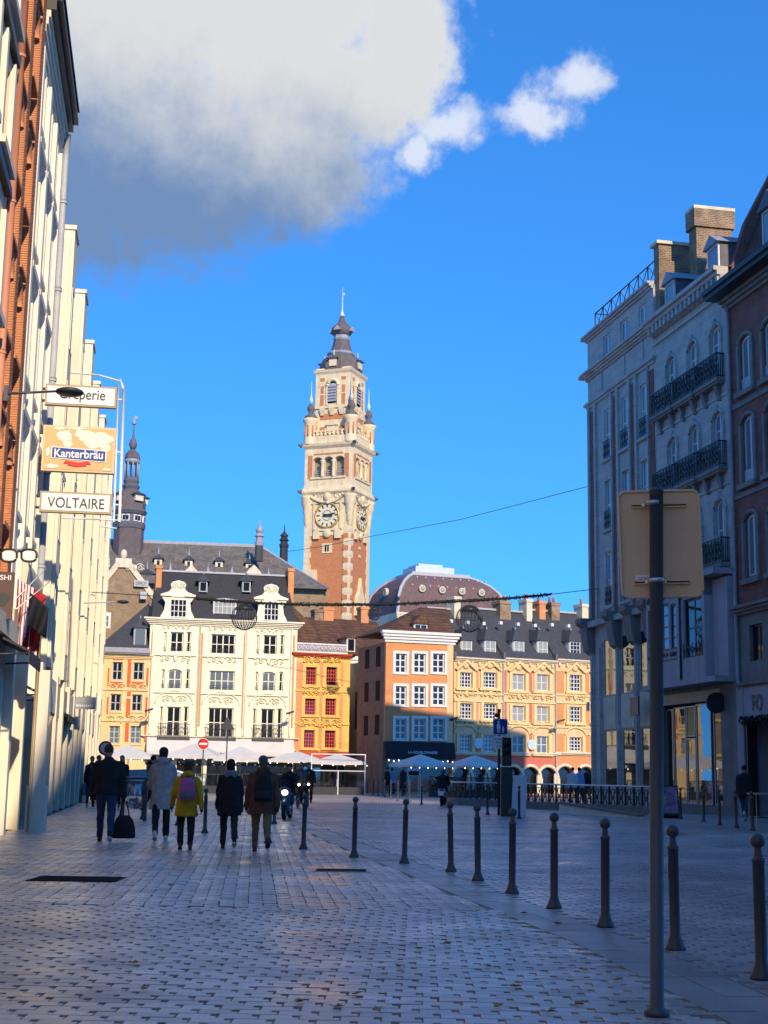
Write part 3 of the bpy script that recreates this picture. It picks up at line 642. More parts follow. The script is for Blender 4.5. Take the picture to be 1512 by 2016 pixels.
for (x0, x1, y0, y1, wx0, wx1, wy) in [(319, 385, 1141, 1214, 336, 368, 1180), (502, 567, 1148, 1220, 520, 549, 1188)]:
    u0, z1 = FB.uv(x0, y0); u1 = FB.U(x1, y0); z0 = zc + .02; w = u1 - u0; h = z1 - z0; X = lambda t: u0 + w * t; Zz = lambda t: z0 + h * t
    wu0, wu1 = FB.U(wx0, wy), FB.U(wx1, wy); wz1 = FB.Z((wx0 + wx1) / 2, wy); wz0 = z0 + .12
    prof = [(.02, 0), (.0, .05), (.10, .22), (.13, .42), (.0, .58), (.02, .64), (.22, .70), (.30, .78), (.27, .90), (.33, .96), (.5, 1.0)]
    pts = [(X(a), Zz(b)) for a, b in prof] + [(X(1 - a), Zz(b)) for a, b in prof[::-1][1:]]
    m = MB(); m.prism(pts, .0, .3); gb = m.build('stone_gable', 'stucco_cream', rb)
    fr = MB(); fr.box(wu0 - .12, wu1 + .12, -.06, .02, wz1, wz1 + .12); fr.box(wu0 - .12, wu0, -.05, .02, wz0, wz1); fr.box(wu1, wu1 + .12, -.05, .02, wz0, wz1); fr.box(X(-.02), X(.30), -.14, .02, Zz(.58), Zz(.63)); fr.box(X(.70), X(1.02), -.14, .02, Zz(.58), Zz(.63))
    relief(fr, X(.5), Zz(.85), w * .4, h * .2, 0, int(x0)); fr.build('gable_trim', 'stucco_cream', gb); window(gb, wu0, wu1, wz0, wz1, 4, 3, 'paint_white', 'glass', -.10, .06, .05)
    bx = MB(); bx.box(X(.15), X(.85), .3, 2.2, z0, Zz(.6)); bx.build('gable_cheek', 'slate_dark', gb)
o = ops_px(FB, [(420, 466, 1180, 1216)], .5)[0]; D = dormer(rb, o[0], o[1], zc + .1, o[3], .45, 2.6, o[3] + .12, 'paint_white', 'zinc', 5, 3, 'glass_pale', 'gable')
for (x0, x1) in ((392, 409), (477, 494)):
    o = ops_px(FB, [(x0, x1, 1144, 1166)], 1.2)[0]; dormer(rb, *o, 1.2, 2.6, o[3] + .65, 'zinc', 'slate', 1, 1, 'glass', 'pyr', 'zinc')
for (x0, x1, y0) in ((308, 319, 1114), (567, 578, 1120)):
    u0, z1 = FB.uv(x0, y0, 2); chimney(rb, u0, FB.U(x1, y0, 2), 1.6, 3.4, zc + 1.5, z1, 'stucco_orange')
m = MB(); m.prismx([(.2, zsh), (-.25, zsh - .05), (-1.1, zsh - 1.05), (-1.1, zsh - 1.35), (-1.05, zsh - 1.35), (-1.05, zsh - 1.1), (-.2, zsh - .12), (.2, zsh - .12)], .1, FB.w - .1); m.build('awning', 'canvas_white', rb)
text('awning_lettering', 'LAM', 'ink_dark', rb, FB.U(420, 1475) - .2, -1.13, zsh - 1.32, 1.0, .2)
m = MB(); cornice(m, 0, FB.w, zsh - .08, zsh + .12, .3, 2); m.build('shop_cornice', 'stone_pale', rb)
for k in range(5):
    m = MB(); u = FB.w * (k + .5) / 5; m.box(u - .95, u + .95, .34, .39, .25, 2.6); m.build('shop_pane', 'glass_shop', rb)
# ---- gold house with red windows
FC = mkfac(583, 112.0, 690, 113.5, 1295); rc = FC.root('gold_house', 'golden yellow house with red small-paned windows and a roof balustrade')
zc = FC.Z(636, 1292); z0 = FC.Z(632, 1479)
W = ops_px(FC, [(603, 622.5, 1313, 1348), (643, 663, 1313, 1348), (601, 621, 1375, 1407), (641, 661, 1375, 1408), (599, 619, 1437, 1472), (640, 660, 1438, 1472)])
m = MB(); body(m, 0, FC.w, z0, zc, 10, W, .3); m.box(0, FC.w, .5, 10, 0, z0); m.build('wall', 'stucco_gold', rc)
for k, o in enumerate(W): window(rc, *o, 4, 5, 'window_red', 'glass', .16, .06, .05)
pn = MB()
for (x0, x1, y0, y1) in [(584, 596, 1303, 1475), (628, 637, 1303, 1350), (627, 636, 1362, 1410), (625, 634, 1432, 1473), (668.5, 676, 1303, 1350), (667.5, 675, 1362, 1420), (666, 674, 1432, 1473)]: box_px(pn, FC, x0, x1, y0, y1, -.04, .02)
pn.each('brick_panel', 'brick_orange_pale', rc)
tr = MB()
for k, o in enumerate(W):
    c = (o[0] + o[1]) / 2; tr.box(o[0] - .3, o[0] - .03, -.09, .02, o[2] - .1, o[3] + .2); tr.box(o[1] + .03, o[1] + .3, -.09, .02, o[2] - .1, o[3] + .2); tr.box(o[0] - .35, o[1] + .35, -.14, .02, o[2] - .2, o[2] - .04); tr.box(o[0] - .3, o[1] + .3, -.1, .02, o[3], o[3] + .2)
    relief(tr, c, o[3] + .55, 1.5, .8, -.06, 40 + k)
    if k in (2, 3):
        for sg in (-1, 1): scroll(tr, c + sg * .75, o[2] - .65, .33, -.08, .07, 1.5, sg, math.pi / 2)
for y in (1360, 1424): z = FC.Z(636, y); tr.box(0, FC.w, -.09, .02, z - .1, z + .06)
tr.build('carved_trim', 'stucco_gold', rc)
m = MB(); cornice(m, 0, FC.w, zc - .12, zc + .22, .4, 3); m.build('cornice', 'canvas_red', rc)
zb = FC.Z(636, 1266); bl = MB(); bl.box(.1, FC.w - .2, .1, .2, zc + .25, zc + .36); bl.box(.1, FC.w - .2, .1, .18, zb - .12, zb - .03); n = 44
for k in range(n): u = .12 + (FC.w - .4) * k / (n - 1); bl.box(u, u + .03, .12, .16, zc + .36, zb - .1)
for k in range(12): scroll(bl, .3 + (FC.w - .8) * k / 11, (zc + zb) / 2 + .1, .2, .1, .03)
bl.build('roof_balustrade', 'metal_white', rc)
m = MB(); zr = FC.Z(590, 1196, 5); m.add([(-.2, .8, zc + .3), (FC.w - .3, .8, zc + .3), (FC.w - .3, 10, zc + .3), (-.2, 10, zc + .3), (-.2, 4.5, zr), (-.2, 9, zr), (.9, 4.5, zr), (.9, 9, zr)], [(0, 1, 6, 4), (1, 2, 7, 6), (2, 3, 5, 7), (3, 0, 4, 5), (4, 6, 7, 5)]); m.build('roof', 'tile_brown', rc)
m = MB(); m.prismx([(.3, z0), (-.2, z0), (-1.3, z0 - .7), (-1.3, z0 - .95), (-1.24, z0 - .95), (-.2, z0 - .12), (.3, z0 - .12)], .1, FC.w - .1); m.build('awning', 'canvas_red', rc)
m = MB(); m.box(.2, FC.w - .2, .42, .49, .2, 2.8); m.build('shop_pane', 'glass_shop', rc)
# ---- pale house set back in the side lane with a long brown roof
FD = mkfac(688, 121.0, 770, 122.5, 1300); rd_ = FD.root('lane_house', 'pale house deep in the shaded lane under a long brown tiled roof')
zc = FD.Z(712, 1305); W = ops_px(FD, [(708, 728, 1314, 1356), (706, 725, 1372, 1410)])
m = MB(); body(m, -6, FD.w + 1, 0, zc, 9, W, .3); m.build('wall', 'stucco_white', rd_)
for o in W: window(rd_, *o, 2, 3, 'paint_white', 'glass_blue', .15, .08, .05)
m = MB(); cornice(m, -6, FD.w + 1, zc - .4, zc + .5, .5, 3); m.build('cornice', 'paint_white', rd_)
zr = FD.Z(720, 1222, 6); m = MB(); m.add([(-6, .0, zc + .5), (FD.w + 1, .0, zc + .5), (FD.w + 1, 6, zr), (-6, 6, zr), (FD.w + 1, 11, zc), (-6, 11, zc)], [(0, 1, 2, 3), (3, 2, 4, 5), (1, 4, 2), (0, 3, 5)]); m.build('roof', 'tile_brown', rd_)
o = ops_px(FD, [(682, 699, 1256, 1284)], .6)[0]; dormer(rd_, *o, .5, 3, o[3] + .3, 'paint_white', 'tile_brown', 1, 1, 'glass', 'gable')
for (x0, x1, y0, mm) in ((635, 654, 1196, 'panel_orange'), (617, 634, 1200, 'brick_chimney'), (708, 723, 1195, 'panel_orange')):
    u0, z1 = FD.uv(x0, y0, 6); chimney(rd_, u0, FD.U(x1, y0, 6), 5.6, 6.6, zr - 1.6, z1, mm)
# ---- orange corner house
FE = mkfac(760, 106.4, 893, 108.2, 1268); re_ = FE.root('orange_house', 'orange corner house with white framed windows above a black shop awning')
zc = FE.Z(826, 1264); z0 = FE.Z(826, 1461)
WF = ops_px(FE, [(x0, x1, y0, y1) for y0, y1 in ((1281, 1328), (1345, 1392), (1409, 1459)) for x0, x1 in ((773.5, 805), (810, 842.5), (847, 880))])
W = [(o[0] + .2, o[1] - .2, o[2] + .12, o[3] - .2) for o in WF]
m = MB(); body(m, 0, FE.w, z0, zc, 6.5, W, .25); m.box(0, FE.w, .6, 6.5, 0, z0); m.build('wall', 'stucco_orange', re_)
for o, f in zip(W, WF):
    fr = MB(); fr.box(f[0], o[0], -.07, .02, f[2], f[3]); fr.box(o[1], f[1], -.07, .02, f[2], f[3]); fr.box(o[0], o[1], -.07, .02, o[3], f[3]); fr.box(o[0], o[1], -.09, .02, f[2], o[2]); fr.build('window_surround', 'paint_white', re_)
    window(re_, *o, 2, 3, 'paint_white', 'glass', .1, .09, .08)
m = MB(); cornice(m, 0, FE.w, zc - .1, zc + .75, .45, 4); m.build('cornice', 'paint_white', re_)
m = MB(); m.box(FE.w - .55, FE.w - .05, -.05, .02, z0, zc - .12); m.build('corner_strip', 'stucco_apricot', re_)
zr = FE.Z(850, 1197, 4); t0, t1 = FE.U(826, 1197, 4), FE.U(880, 1197, 4); m = MB(); m.add([(-.2, -.2, zc + .76), (FE.w, -.2, zc + .76), (FE.w, 7, zc + .76), (-.2, 7, zc + .76), (t0, 4, zr), (t1, 4, zr)], [(0, 1, 5, 4), (1, 2, 5), (2, 3, 4, 5), (3, 0, 4), (3, 2, 1, 0)]); m.build('roof', 'tile_brown', re_)
o = ops_px(FE, [(814, 841, 1228, 1252)], .5)[0]; dormer(re_, *o, .4, 3, o[3] + .75, 'paint_white', 'tile_brown', 2, 2, 'glass', 'gable')
m = MB(); m.prismx([(.1, z0), (-.3, z0), (-.5, z0 - .9), (-.5, z0 - 1.25), (-.42, z0 - 1.25), (-.2, z0 - .15), (.1, z0 - .15)], -.05, FE.w + .02); aw = m.build('awning', 'canvas_black', re_)
text('awning_lettering', 'LA HOUBLONNIÈRE', 'ink_white', re_, FE.U(799, 1481), -.53, FE.Z(826, 1484) , FE.U(856, 1481) - FE.U(799, 1481), .24)
for k in range(14):
    m = MB(); m.ell((.2 + (FE.w - .4) * k / 13, -.45, z0 - 1.38 - .06 * (k % 2)), (.045, .045, .055), 6, 4); m.build('string_light', 'bulb', re_)
m = MB(); m.box(.2, FE.w - .2, .52, .59, .2, 2.9); m.build('shop_pane', 'glass', re_)
# its flank along the lane
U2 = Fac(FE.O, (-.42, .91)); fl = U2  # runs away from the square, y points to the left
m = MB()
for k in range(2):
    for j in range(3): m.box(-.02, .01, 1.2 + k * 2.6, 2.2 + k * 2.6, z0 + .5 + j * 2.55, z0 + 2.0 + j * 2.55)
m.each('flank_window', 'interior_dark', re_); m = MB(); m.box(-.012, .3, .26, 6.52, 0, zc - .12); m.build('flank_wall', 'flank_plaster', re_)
# lower houses further down the lane, left flank in shade
lh = thing('lane_row', 'shaded low house row lining the narrow lane behind the orange corner house', 'building', tuple(at(742, 1500, 116)[:2]) + (0,), FE.rz)
m = MB(); m.box(-1.2, 3, 0, 9, 0, 10.4); m.build('wall', 'stone_pale', lh); m = MB(); cornice(m, -1.2, 3, 9.8, 10.4, .4, 3); m.build('cornice', 'stone_pale', lh); m = MB(); m.box(-1.22, -1.19, 1, 2.2, 5, 8); m.build('window_strip', 'glass', lh)
# ---- three tall yellow and rose houses on the right
SEG = [(894, 991.5), (991.5, 1094), (1094, 1192)]; Ys = [108.5, 110.7, 113.0, 115.2]
LBL = ['pale yellow ornate house next to the orange corner house', 'ornate house with rose red panels between two yellow fronts', 'apricot ornate house partly hidden by the grey corner building']
rows = {0: [(905, 929, 1323, 1353.5), (951, 977, 1323, 1354), (905, 930, 1384, 1415), (952, 978, 1385, 1416), (904.5, 928, 1446, 1479), (951, 975, 1446, 1480)],
        1: [(1008, 1033, 1326, 1359), (1056, 1080, 1327, 1360), (1008, 1033, 1389, 1421), (1056, 1080, 1390, 1422), (1008, 1033, 1448, 1482), (1056, 1079, 1449, 1483)],
        2: [(1120, 1144, 1328, 1361), (1168, 1190, 1329, 1362), (1120, 1144, 1391, 1422), (1168, 1190, 1392, 1423), (1120, 1145, 1451, 1479), (1168, 1190, 1452, 1480)]}
dorm = {0: [(907, 929), (953, 976)], 1: [(1009.5, 1032), (1057, 1078)], 2: [(1120, 1142), (1163, 1185)]}
for i, (xa, xb) in enumerate(SEG):
    F = mkfac(xa, Ys[i], xb, Ys[i + 1], 1300); r = F.root('ornate_house', LBL[i], 'building', 'ornate gabled houses in a row'); xm = (xa + xb) / 2
    zc = F.Z(xm, 1299 + 2 * i); zg = F.Z(xm, 1484); W = ops_px(F, rows[i]); am = []
    for k in range(3 if i < 2 else 2):
        u = F.w * (k + .5) / 3 + (.35 if i == 2 and k else 0); am.append((u - .85, u + .85, .1, zg - 1.0, zg - 1.85))
    m = MB(); body(m, 0, F.w, zg, zc, 10, W, .3); m.build('wall', ('stucco_apricot', 'stucco_apricot', 'stucco_apricot')[i], r)
    m = MB(); body(m, .0, F.w, 0, zg - .002, 9.9, am, .5); m.build('ground_floor_wall', 'panel_rose' if i < 2 else 'panel_orange', r)
    for o in am:
        a_ = MB(); c = (o[0] + o[1]) / 2
        a_.tube([(c + .95 * math.cos(t), -.03, o[4] + .95 * math.sin(t)) for t in np.linspace(0, math.pi, 14)], .13, 6)
        for sg in (-1, 1): a_.box(c + sg * .95 - .13, c + sg * .95 + .13, -.14, .02, 0, o[4])
        a_.build('stone_arch', 'stone_pale', r); w_ = MB(); w_.box(o[0], o[1], .35, .4, .1, o[3]); w_.build('shop_pane', 'glass', r)
    m = MB(); cornice(m, 0, F.w, zg - .12, zg + .1, .25, 2); m.build('string_course', 'stone_pale', r)
    pn = MB()
    for q in range(3):
        us = [(.08, W[0][0] - .5), (W[0][1] + .42, W[1][0] - .42), (W[1][1] + .5, F.w - .08)]
        for (a, b) in us:
            if b - a > .15: pn.box(a, b, -.03, .02, W[q * 2][2] - .2, W[q * 2][3] + .25)
    pn.each('wall_panel', ('panel_orange', 'panel_rose', 'stucco_orange')[i], r)
    tr = MB()
    for k, o in enumerate(W):
        c = (o[0] + o[1]) / 2; h = .3
        tr.box(o[0] - .28, o[0] - .02, -.12, .02, o[2] - .1, o[3] + .1); tr.box(o[1] + .02, o[1] + .28, -.12, .02, o[2] - .1, o[3] + .1); tr.box(o[0] - .4, o[1] + .4, -.2, .02, o[2] - .22, o[2] - .05)
        if k < 2:
            tr.prism([(o[0] - .45, o[3] + .22), (c, o[3] + 1.0), (o[1] + .45, o[3] + .22), (o[1] + .3, o[3] + .12), (c, o[3] + .78), (o[0] - .3, o[3] + .12)], -.24, .02); tr.ell((c, -.05, o[3] + .5), (.3, .12, .25), 8, 5)
        elif k < 4: relief(tr, c, o[3] + .75, 2.0, .9, -.06, i * 10 + k)
        else:
            tr.tube([(c + 1.0 * math.cos(t), -.06, o[3] + .1 + .65 * math.sin(t)) for t in np.linspace(.1, math.pi - .1, 12)], .08, 6); relief(tr, c, o[3] + .95, 1.8, .5, -.05, i * 10 + k + 50)
    for y in (1365, 1380, 1428): z = F.Z(xm, y + 2 * i); tr.box(0, F.w, -.1, .02, z - .09, z + .05)
    for k in range(7): tr.ell((F.w * (k + .5) / 7, -.08, zc - .35), (.12, .12, .18), 6, 5)
    tr.build('carved_trim', 'stucco_yellow', r)
    m = MB(); cornice(m, 0, F.w, zc - .2, zc + .12, .35, 3, ends=False); m.build('cornice', 'stone_pale', r)
    gm = ('glass', 'glass_pale', 'glass')[i]
    for k, o in enumerate(W): window(r, *o, 4 if i != 1 else 2, 4 if i != 1 else 2, 'paint_white', 'glass_blue' if k > 3 and i < 2 else gm, .15, .07, .055)
    if i < 2:
        d = MB(); c = (W[4][1] + W[5][0]) / 2; z = (W[4][2] + W[4][3]) / 2; d.add([(c + .4 * math.cos(a), -.22, z + .4 * math.sin(a)) for a in np.linspace(0, 6.283, 21)[:-1]] + [(c + .4 * math.cos(a), -.12, z + .4 * math.sin(a)) for a in np.linspace(0, 6.283, 21)[:-1]], [tuple(range(20))] + [(k, k + 20, (k + 1) % 20 + 20, (k + 1) % 20) for k in range(20)]); d.build('round_sign', 'disc_blue', r)
    zr = F.Z(xm, 1205 + 2 * i, 4.2); m = MB(); m.add([(0, -.1, zc + .12), (F.w, -.1, zc + .12), (F.w, 4.2, zr), (0, 4.2, zr), (F.w, 9.8, zc + .1), (0, 9.8, zc + .1)], [(0, 1, 2, 3), (3, 2, 4, 5), (1, 4, 2), (0, 3, 5), (0, 5, 4, 1)]); m.build('roof', 'slate', r)
    m = MB(); m.box(0, F.w, 4.0, 4.4, zr - .05, zr + .1); m.build('ridge', 'zinc', r); m = MB(); m.box(-.12, .12, -.2, 4.2, zc, zc + .5); m.build('party_wall', 'lead_dark', r)
    for (x0, x1) in dorm[i]:
        o = ops_px(F, [(x0, x1, 1260 + i, 1294 + i)], .6)[0]; dormer(r, *o, .55, 3, o[3] + .95, 'paint_white', 'slate', 2 if i < 2 else 3, 2 if i < 2 else 4, 'glass_pale' if i < 2 else 'glass', 'hip')
    for k in range(3):
        m = MB(); u = F.w * (k + .5) / 3; m.box(u - .12, u + .12, 1.6, 1.9, zc + 2.9, zc + 3.15); m.build('roof_vent', 'paint_white', r)
    ch = [[(887, 899, 1175, 'stone_pale', 0)], [(977, 998, 1184, 'brick_tan', 2), (1054, 1066, 1184, 'panel_orange', 1), (1029, 1040, 1180, 'stone_pale', 1)], [(1078, 1094, 1187, 'brick_chimney', 2), (1138, 1150, 1190, 'stone_pale', 1), (1160, 1168, 1190, 'panel_orange', 1)]][i]
    for (x0, x1, y0, mm, p) in ch:
        u0, z1 = F.uv(x0, y0, 4); chimney(r, u0, F.U(x1, y0, 4), 3.4, 4.6, zr - 1.5, z1, mm, p)
    fl_ = MB(); fl_.box(F.w - .12, F.w - .04, -.16, -.08, .3, zc - .2); fl_.build('downpipe', 'zinc', r)
# wall spotlights on arms
for k, (x, y, Y) in enumerate([(293, 1399, 108.6), (571, 1404, 110.9), (893, 1416, 107.6), (1104, 1420, 112.0)]):
    p = at(x, y, Y - .6); t = thing('floodlight', ['black floodlight on an arm between the narrow yellow and cream houses', 'black floodlight between the cream building and gold house', 'black floodlight beside the orange house corner', 'black floodlight on the apricot ornate house'][k], 'floodlight', tuple(p), FE.rz * .3, 'wall floodlights')
    m = MB(); m.tube([(0, 1.2, -.1), (0, 0, 0)], .035, 6); m.build('arm', 'metal_black', t); m = MB(); m.hull8([(-.3, -.2, -.12), (.3, -.2, .06), (.3, .15, .06), (-.3, .15, -.12)], [(-.3, -.2, .02), (.3, -.2, .2), (.3, .15, .2), (-.3, .15, .02)]); m.build('lamp_head', 'metal_black', t)
# ================================================================ behind the square
# brick gable house
FG = mkfac(150, 122.0, 305, 123.5, 1250); rg = FG.root('gabled_house', 'old tan brick gabled house behind the narrow yellow house')
pk = FG.uv(243, 1113); zl = FG.Z(190, 1172); zs0 = FG.Z(160, 1205); uR, zR = FG.uv(300, 1180)
m = MB(); m.prism([(FG.U(150, 1240), 0), (uR, 0), (uR, zR), (pk[0] + .5, pk[1]), (pk[0] - .5, pk[1]), (FG.U(150, 1240), FG.Z(150, 1218))], 0, 12); m.build('wall', 'brick_tan', rg)
cp = MB()
for (a, b) in (((FG.U(148, 1240), FG.Z(148, 1220)), (pk[0] - .4, pk[1])), ((pk[0] + .4, pk[1]), (uR + .2, zR - .1))):
    d = np.array(b) - np.array(a); n_ = np.array([-d[1], d[0]]) / np.linalg.norm(d) * .35; a = np.array(a); b = np.array(b); cp.prism([tuple(a - n_ * .3), tuple(b - n_ * .3), tuple(b + n_), tuple(a + n_)], -.15, 12.1)
cp.box(pk[0] - .7, pk[0] + .7, -.2, .6, pk[1] - .2, pk[1] + .6); cp.ell((pk[0], .2, pk[1] + 1.0), (.3, .3, .45), 8, 6)
relief(cp, pk[0] + 1.0, pk[1] - .2, 1.6, 1.0, -.1, 3); cp.build('coping', 'stone_pale', rg)
o = ops_px(FG, [(201, 215, 1211, 1234)])[0]; fr = MB(); fr.box(o[0] - .15, o[1] + .15, -.08, .02, o[2] - .15, o[3] + .25); sf = fr.build('window_surround', 'paint_white', rg); window(sf, *o, 1, 2, 'paint_white', 'glass_blue', -.14, .06, .05)
u0, z1 = FG.uv(264, 1143); u1 = FG.U(292, 1143); m = MB(); m.box(u0, u1, -.35, -.28, z1 - .55, z1); sb = m.build('roof_sign', 'zinc', rg); text('sign_lettering', 'DEPROY', 'ink_dark', sb, u0 + .15, -.37, z1 - .44, u1 - u0 - .3, .33)
m = MB(); o = ops_px(FG, [(276, 289, 1165, 1180)], -.4)[0]; m.box(o[0], o[1], -.6, -.2, o[2], o[3]); m.build('skylight_box', 'zinc', rg)
# old exchange: long slate roof and lantern tower
YB = 150.0
FV = mkfac(150, YB, 600, YB + 3.5, 1070); rv = FV.root('old_exchange', 'long grey slate roof with rows of little dormers and a lantern tower')
zrd = FV.Z(350, 1070, 7); zev = FV.Z(350, 1152, 0); uE = FV.U(512, 1078, 7); uR = FV.U(604, 1112, 3)
m = MB(); m.add([(0, -1, zev), (uR + 2, -1, zev), (uR + 2, 15, zev), (0, 15, zev), (0, 7, zrd), (uE, 7, zrd)], [(0, 1, 5, 4), (1, 2, 5), (2, 3, 4, 5), (3, 0, 4), (3, 2, 1, 0)]); m.build('roof', 'slate_old', rv)
m = MB(); m.box(0, uE, 6.85, 7.15, zrd - .1, zrd + .22); m.tube([(uE, 7, zrd + .05), (uR + 2, -1, zev)], .14, 6); m.build('ridge', 'lead', rv)
m = MB(); m.box(0, uR + 2, 0, 14, 0, zev); m.build('wall', 'brick_tan', rv)
def little_dormer(par, F, x, y0, y1, d, w):
    u = F.U(x, y1, d); z0_ = F.Z(x, y1, d); z1_ = F.Z(x, y0, d); h = z1_ - z0_
    D = MB(); D.box(u - w, u + w, d, d + 2.2, z0_, z0_ + h * .42); dd = D.build('dormer', 'stone_pale', par)
    r = MB(); r.pyramid(u - w * 1.5, u + w * 1.5, d - .25, d + 2 * w + .25, z0_ + h * .42, z0_ + h * .68); r.build('dormer_roof', 'slate', dd)
    f = MB(); f.lathe([(.12, z0_ + h * .62), (.1, z0_ + h * .7), (.02, z1_)], u, d + w, 6); f.build('finial', 'lead', dd)
    g_ = MB(); g_.box(u - w * .35, u + w * .35, d - .03, d + .05, z0_ + h * .12, z0_ + h * .34); g_.build('pane', 'glass', dd)
for x, y0, y1 in ((311, 1075, 1118), (371, 1078, 1120), (431, 1081, 1122), (491, 1085, 1126)): little_dormer(rv, FV, x, y0, y1, 2.6, .42)
for x, y0, y1 in ((213, 1098, 1148), (288, 1102, 1150)): little_dormer(rv, FV, x, y0, y1, .5, .62)
for x, y in ((336, 1105), (410, 1110), (457, 1112), (529, 1118)):
    u, z = FV.uv(x, y, 1.5); m = MB(); m.lathe([(.3, z - 1.2), (.22, z - .8), (.05, z - .3), (.02, z)], u, 1.5, 6); m.build('roof_finial', 'lead', rv)
u, z = FV.uv(377, 1112, -.2)
for x in (377, 500):
    u, z = FV.uv(x, 1112, -.5); m = MB(); m.prism([(u - 1.2, z - 1.4), (u + 1.2, z - 1.4), (u + .5, z - .5), (u, z), (u - .5, z - .5)], -.7, -.3); m.build('roof_pediment', 'stone_pale', rv)
# lantern tower (octagonal, slate and lead)
lt = thing('lantern_tower', 'dark slate lantern tower with onion cupola rising from the long grey roof', 'tower', tuple(at(253, 1060, 156)[:2]) + (0,), R(22.5 - 4))
zz = lambda y: zat(y, 156, 253); px = 156 / 2800 * 1.03
oct_ = lambda pr, nm, mt, par, smooth=False: (lambda m: m.build(nm, mt, par))(MB().lathe([(r * px * .93, zz(y)) for r, y in pr], 0, 0, 8, 0, smooth))
s0 = oct_([(30, 1200), (31.5, 1090), (31.5, 1040)], 'shaft', 'slate_violet', lt); oct_([(33.5, 1042), (34.5, 1034), (33.0, 1030)], 'ledge', 'lead_dark', lt)
st = oct_([(31, 1033), (30, 1012)], 'window_stage', 'lead_dark', lt); oct_([(33, 1014), (37, 1008), (34, 1004)], 'cornice', 'lead_dark', lt)
oct_([(32.5, 1006), (33, 990), (29, 976), (20, 967), (13.5, 962)], 'bulging_roof', 'slate_violet', lt); oct_([(16, 964), (19, 958), (15, 953), (17, 947), (14, 940)], 'neck', 'lead_dark', lt)
ar = MB()
for k in range(8):
    a = math.pi / 4 * k; ar.lathe([(1.7 * px, zz(942)), (1.5 * px, zz(904))], 13 * px * math.cos(a), 13 * px * math.sin(a), 6)
ar.lathe([(14.5 * px, zz(912)), (14.8 * px, zz(904))], 0, 0, 8); ar.build('open_arcade', 'lead', lt)
oct_([(16, 905), (16.5, 902), (14, 893), (7, 886), (3.5, 884)], 'cupola', 'slate_violet', lt)
m = MB(); m.lathe([(r * px, zz(y)) for r, y in ((3.5, 886), (6.5, 881), (8.2, 875), (6.5, 868), (3, 862), (1.6, 850), (1.0, 838), (.5, 822))], 0, 0, 12); m.build('onion', 'lead_dark', lt)
m = MB(); m.lathe([(.2, zz(836)), (.28, zz(834)), (.05, zz(818))], 0, 0, 6); m.box(-.05, .35, -.03, .03, zz(824), zz(819)); m.build('weathervane', 'lead', lt)
for k in range(8):
    a = math.pi / 4 * (k + .5); r_ = 30 * px * .93; ca, sa = math.cos(a), math.sin(a)
    for sg in (-.32, .32):
        w_ = MB(); c = (r_ * ca - sg * 10 * px * sa * 1.0, r_ * sa + sg * 10 * px * ca); w_.box(-.26, .26, -.12, .06, zz(1030), zz(1017)); w_.build('window', 'paint_white', lt, (c[0], c[1], 0), a + math.pi / 2); w_ = MB(); w_.box(-.15, .15, -.15, .0, zz(1028), zz(1019)); w_.build('pane', 'glass', lt, (c[0], c[1], 0), a + math.pi / 2)
    if k % 2 == 0:
        w_ = MB(); w_.box(-.5, .5, -.35, .6, zz(990), zz(978)); q = w_.build('lucarne', 'stone_pale', lt, (31 * px * .9 * ca, 31 * px * .9 * sa, 0), a + math.pi / 2); w_ = MB(); w_.pyramid(-.8, .8, -.6, .9, zz(978), zz(970)); w_.build('lucarne_roof', 'slate', q)
# two slim turrets
for nm, x, ys, mt, Y, lb in (('roof_turret', 510, (1105, 1075, 1068, 1058, 1050, 1043, 1038, 1032, 1024), 'lead', 154, 'small pale lead turret on the ridge end of the long grey roof'), ('roof_turret', 559, (1112, 1078, 1072, 1066, 1058, 1054, 1050, 1046, 1032), 'slate_dark', 165, 'small dark pointed turret standing left of the clock tower')):
    t = thing(nm, lb, 'turret', tuple(at(x, 1080, Y)[:2]) + (0,), R(20)); q = Y / 2800 * 1.03; zq = lambda y: zat(y, Y, x)
    a, b, c, d, e, f, g_, h, i = ys
    m = MB(); m.lathe([(8.5 * q, zq(a)), (8 * q, zq(b))], 0, 0, 8, smooth=False); m.build('base', 'slate' if mt == 'lead' else mt, t); m = MB(); m.lathe([(9 * q, zq(b)), (10 * q, zq(c)), (7.5 * q, zq(c) + .02), (7 * q, zq(d)), (10 * q, zq(d) + .1), (6 * q, zq(e))], 0, 0, 8, smooth=False); m.build('stage', mt, t)
    m = MB(); m.lathe([(5 * q, zq(e) - .1), (8.5 * q, zq(f)), (4 * q, zq(g_)), (1.5 * q, zq(h)), (.4 * q, zq(i))], 0, 0, 8); m.build('cap', mt, t)
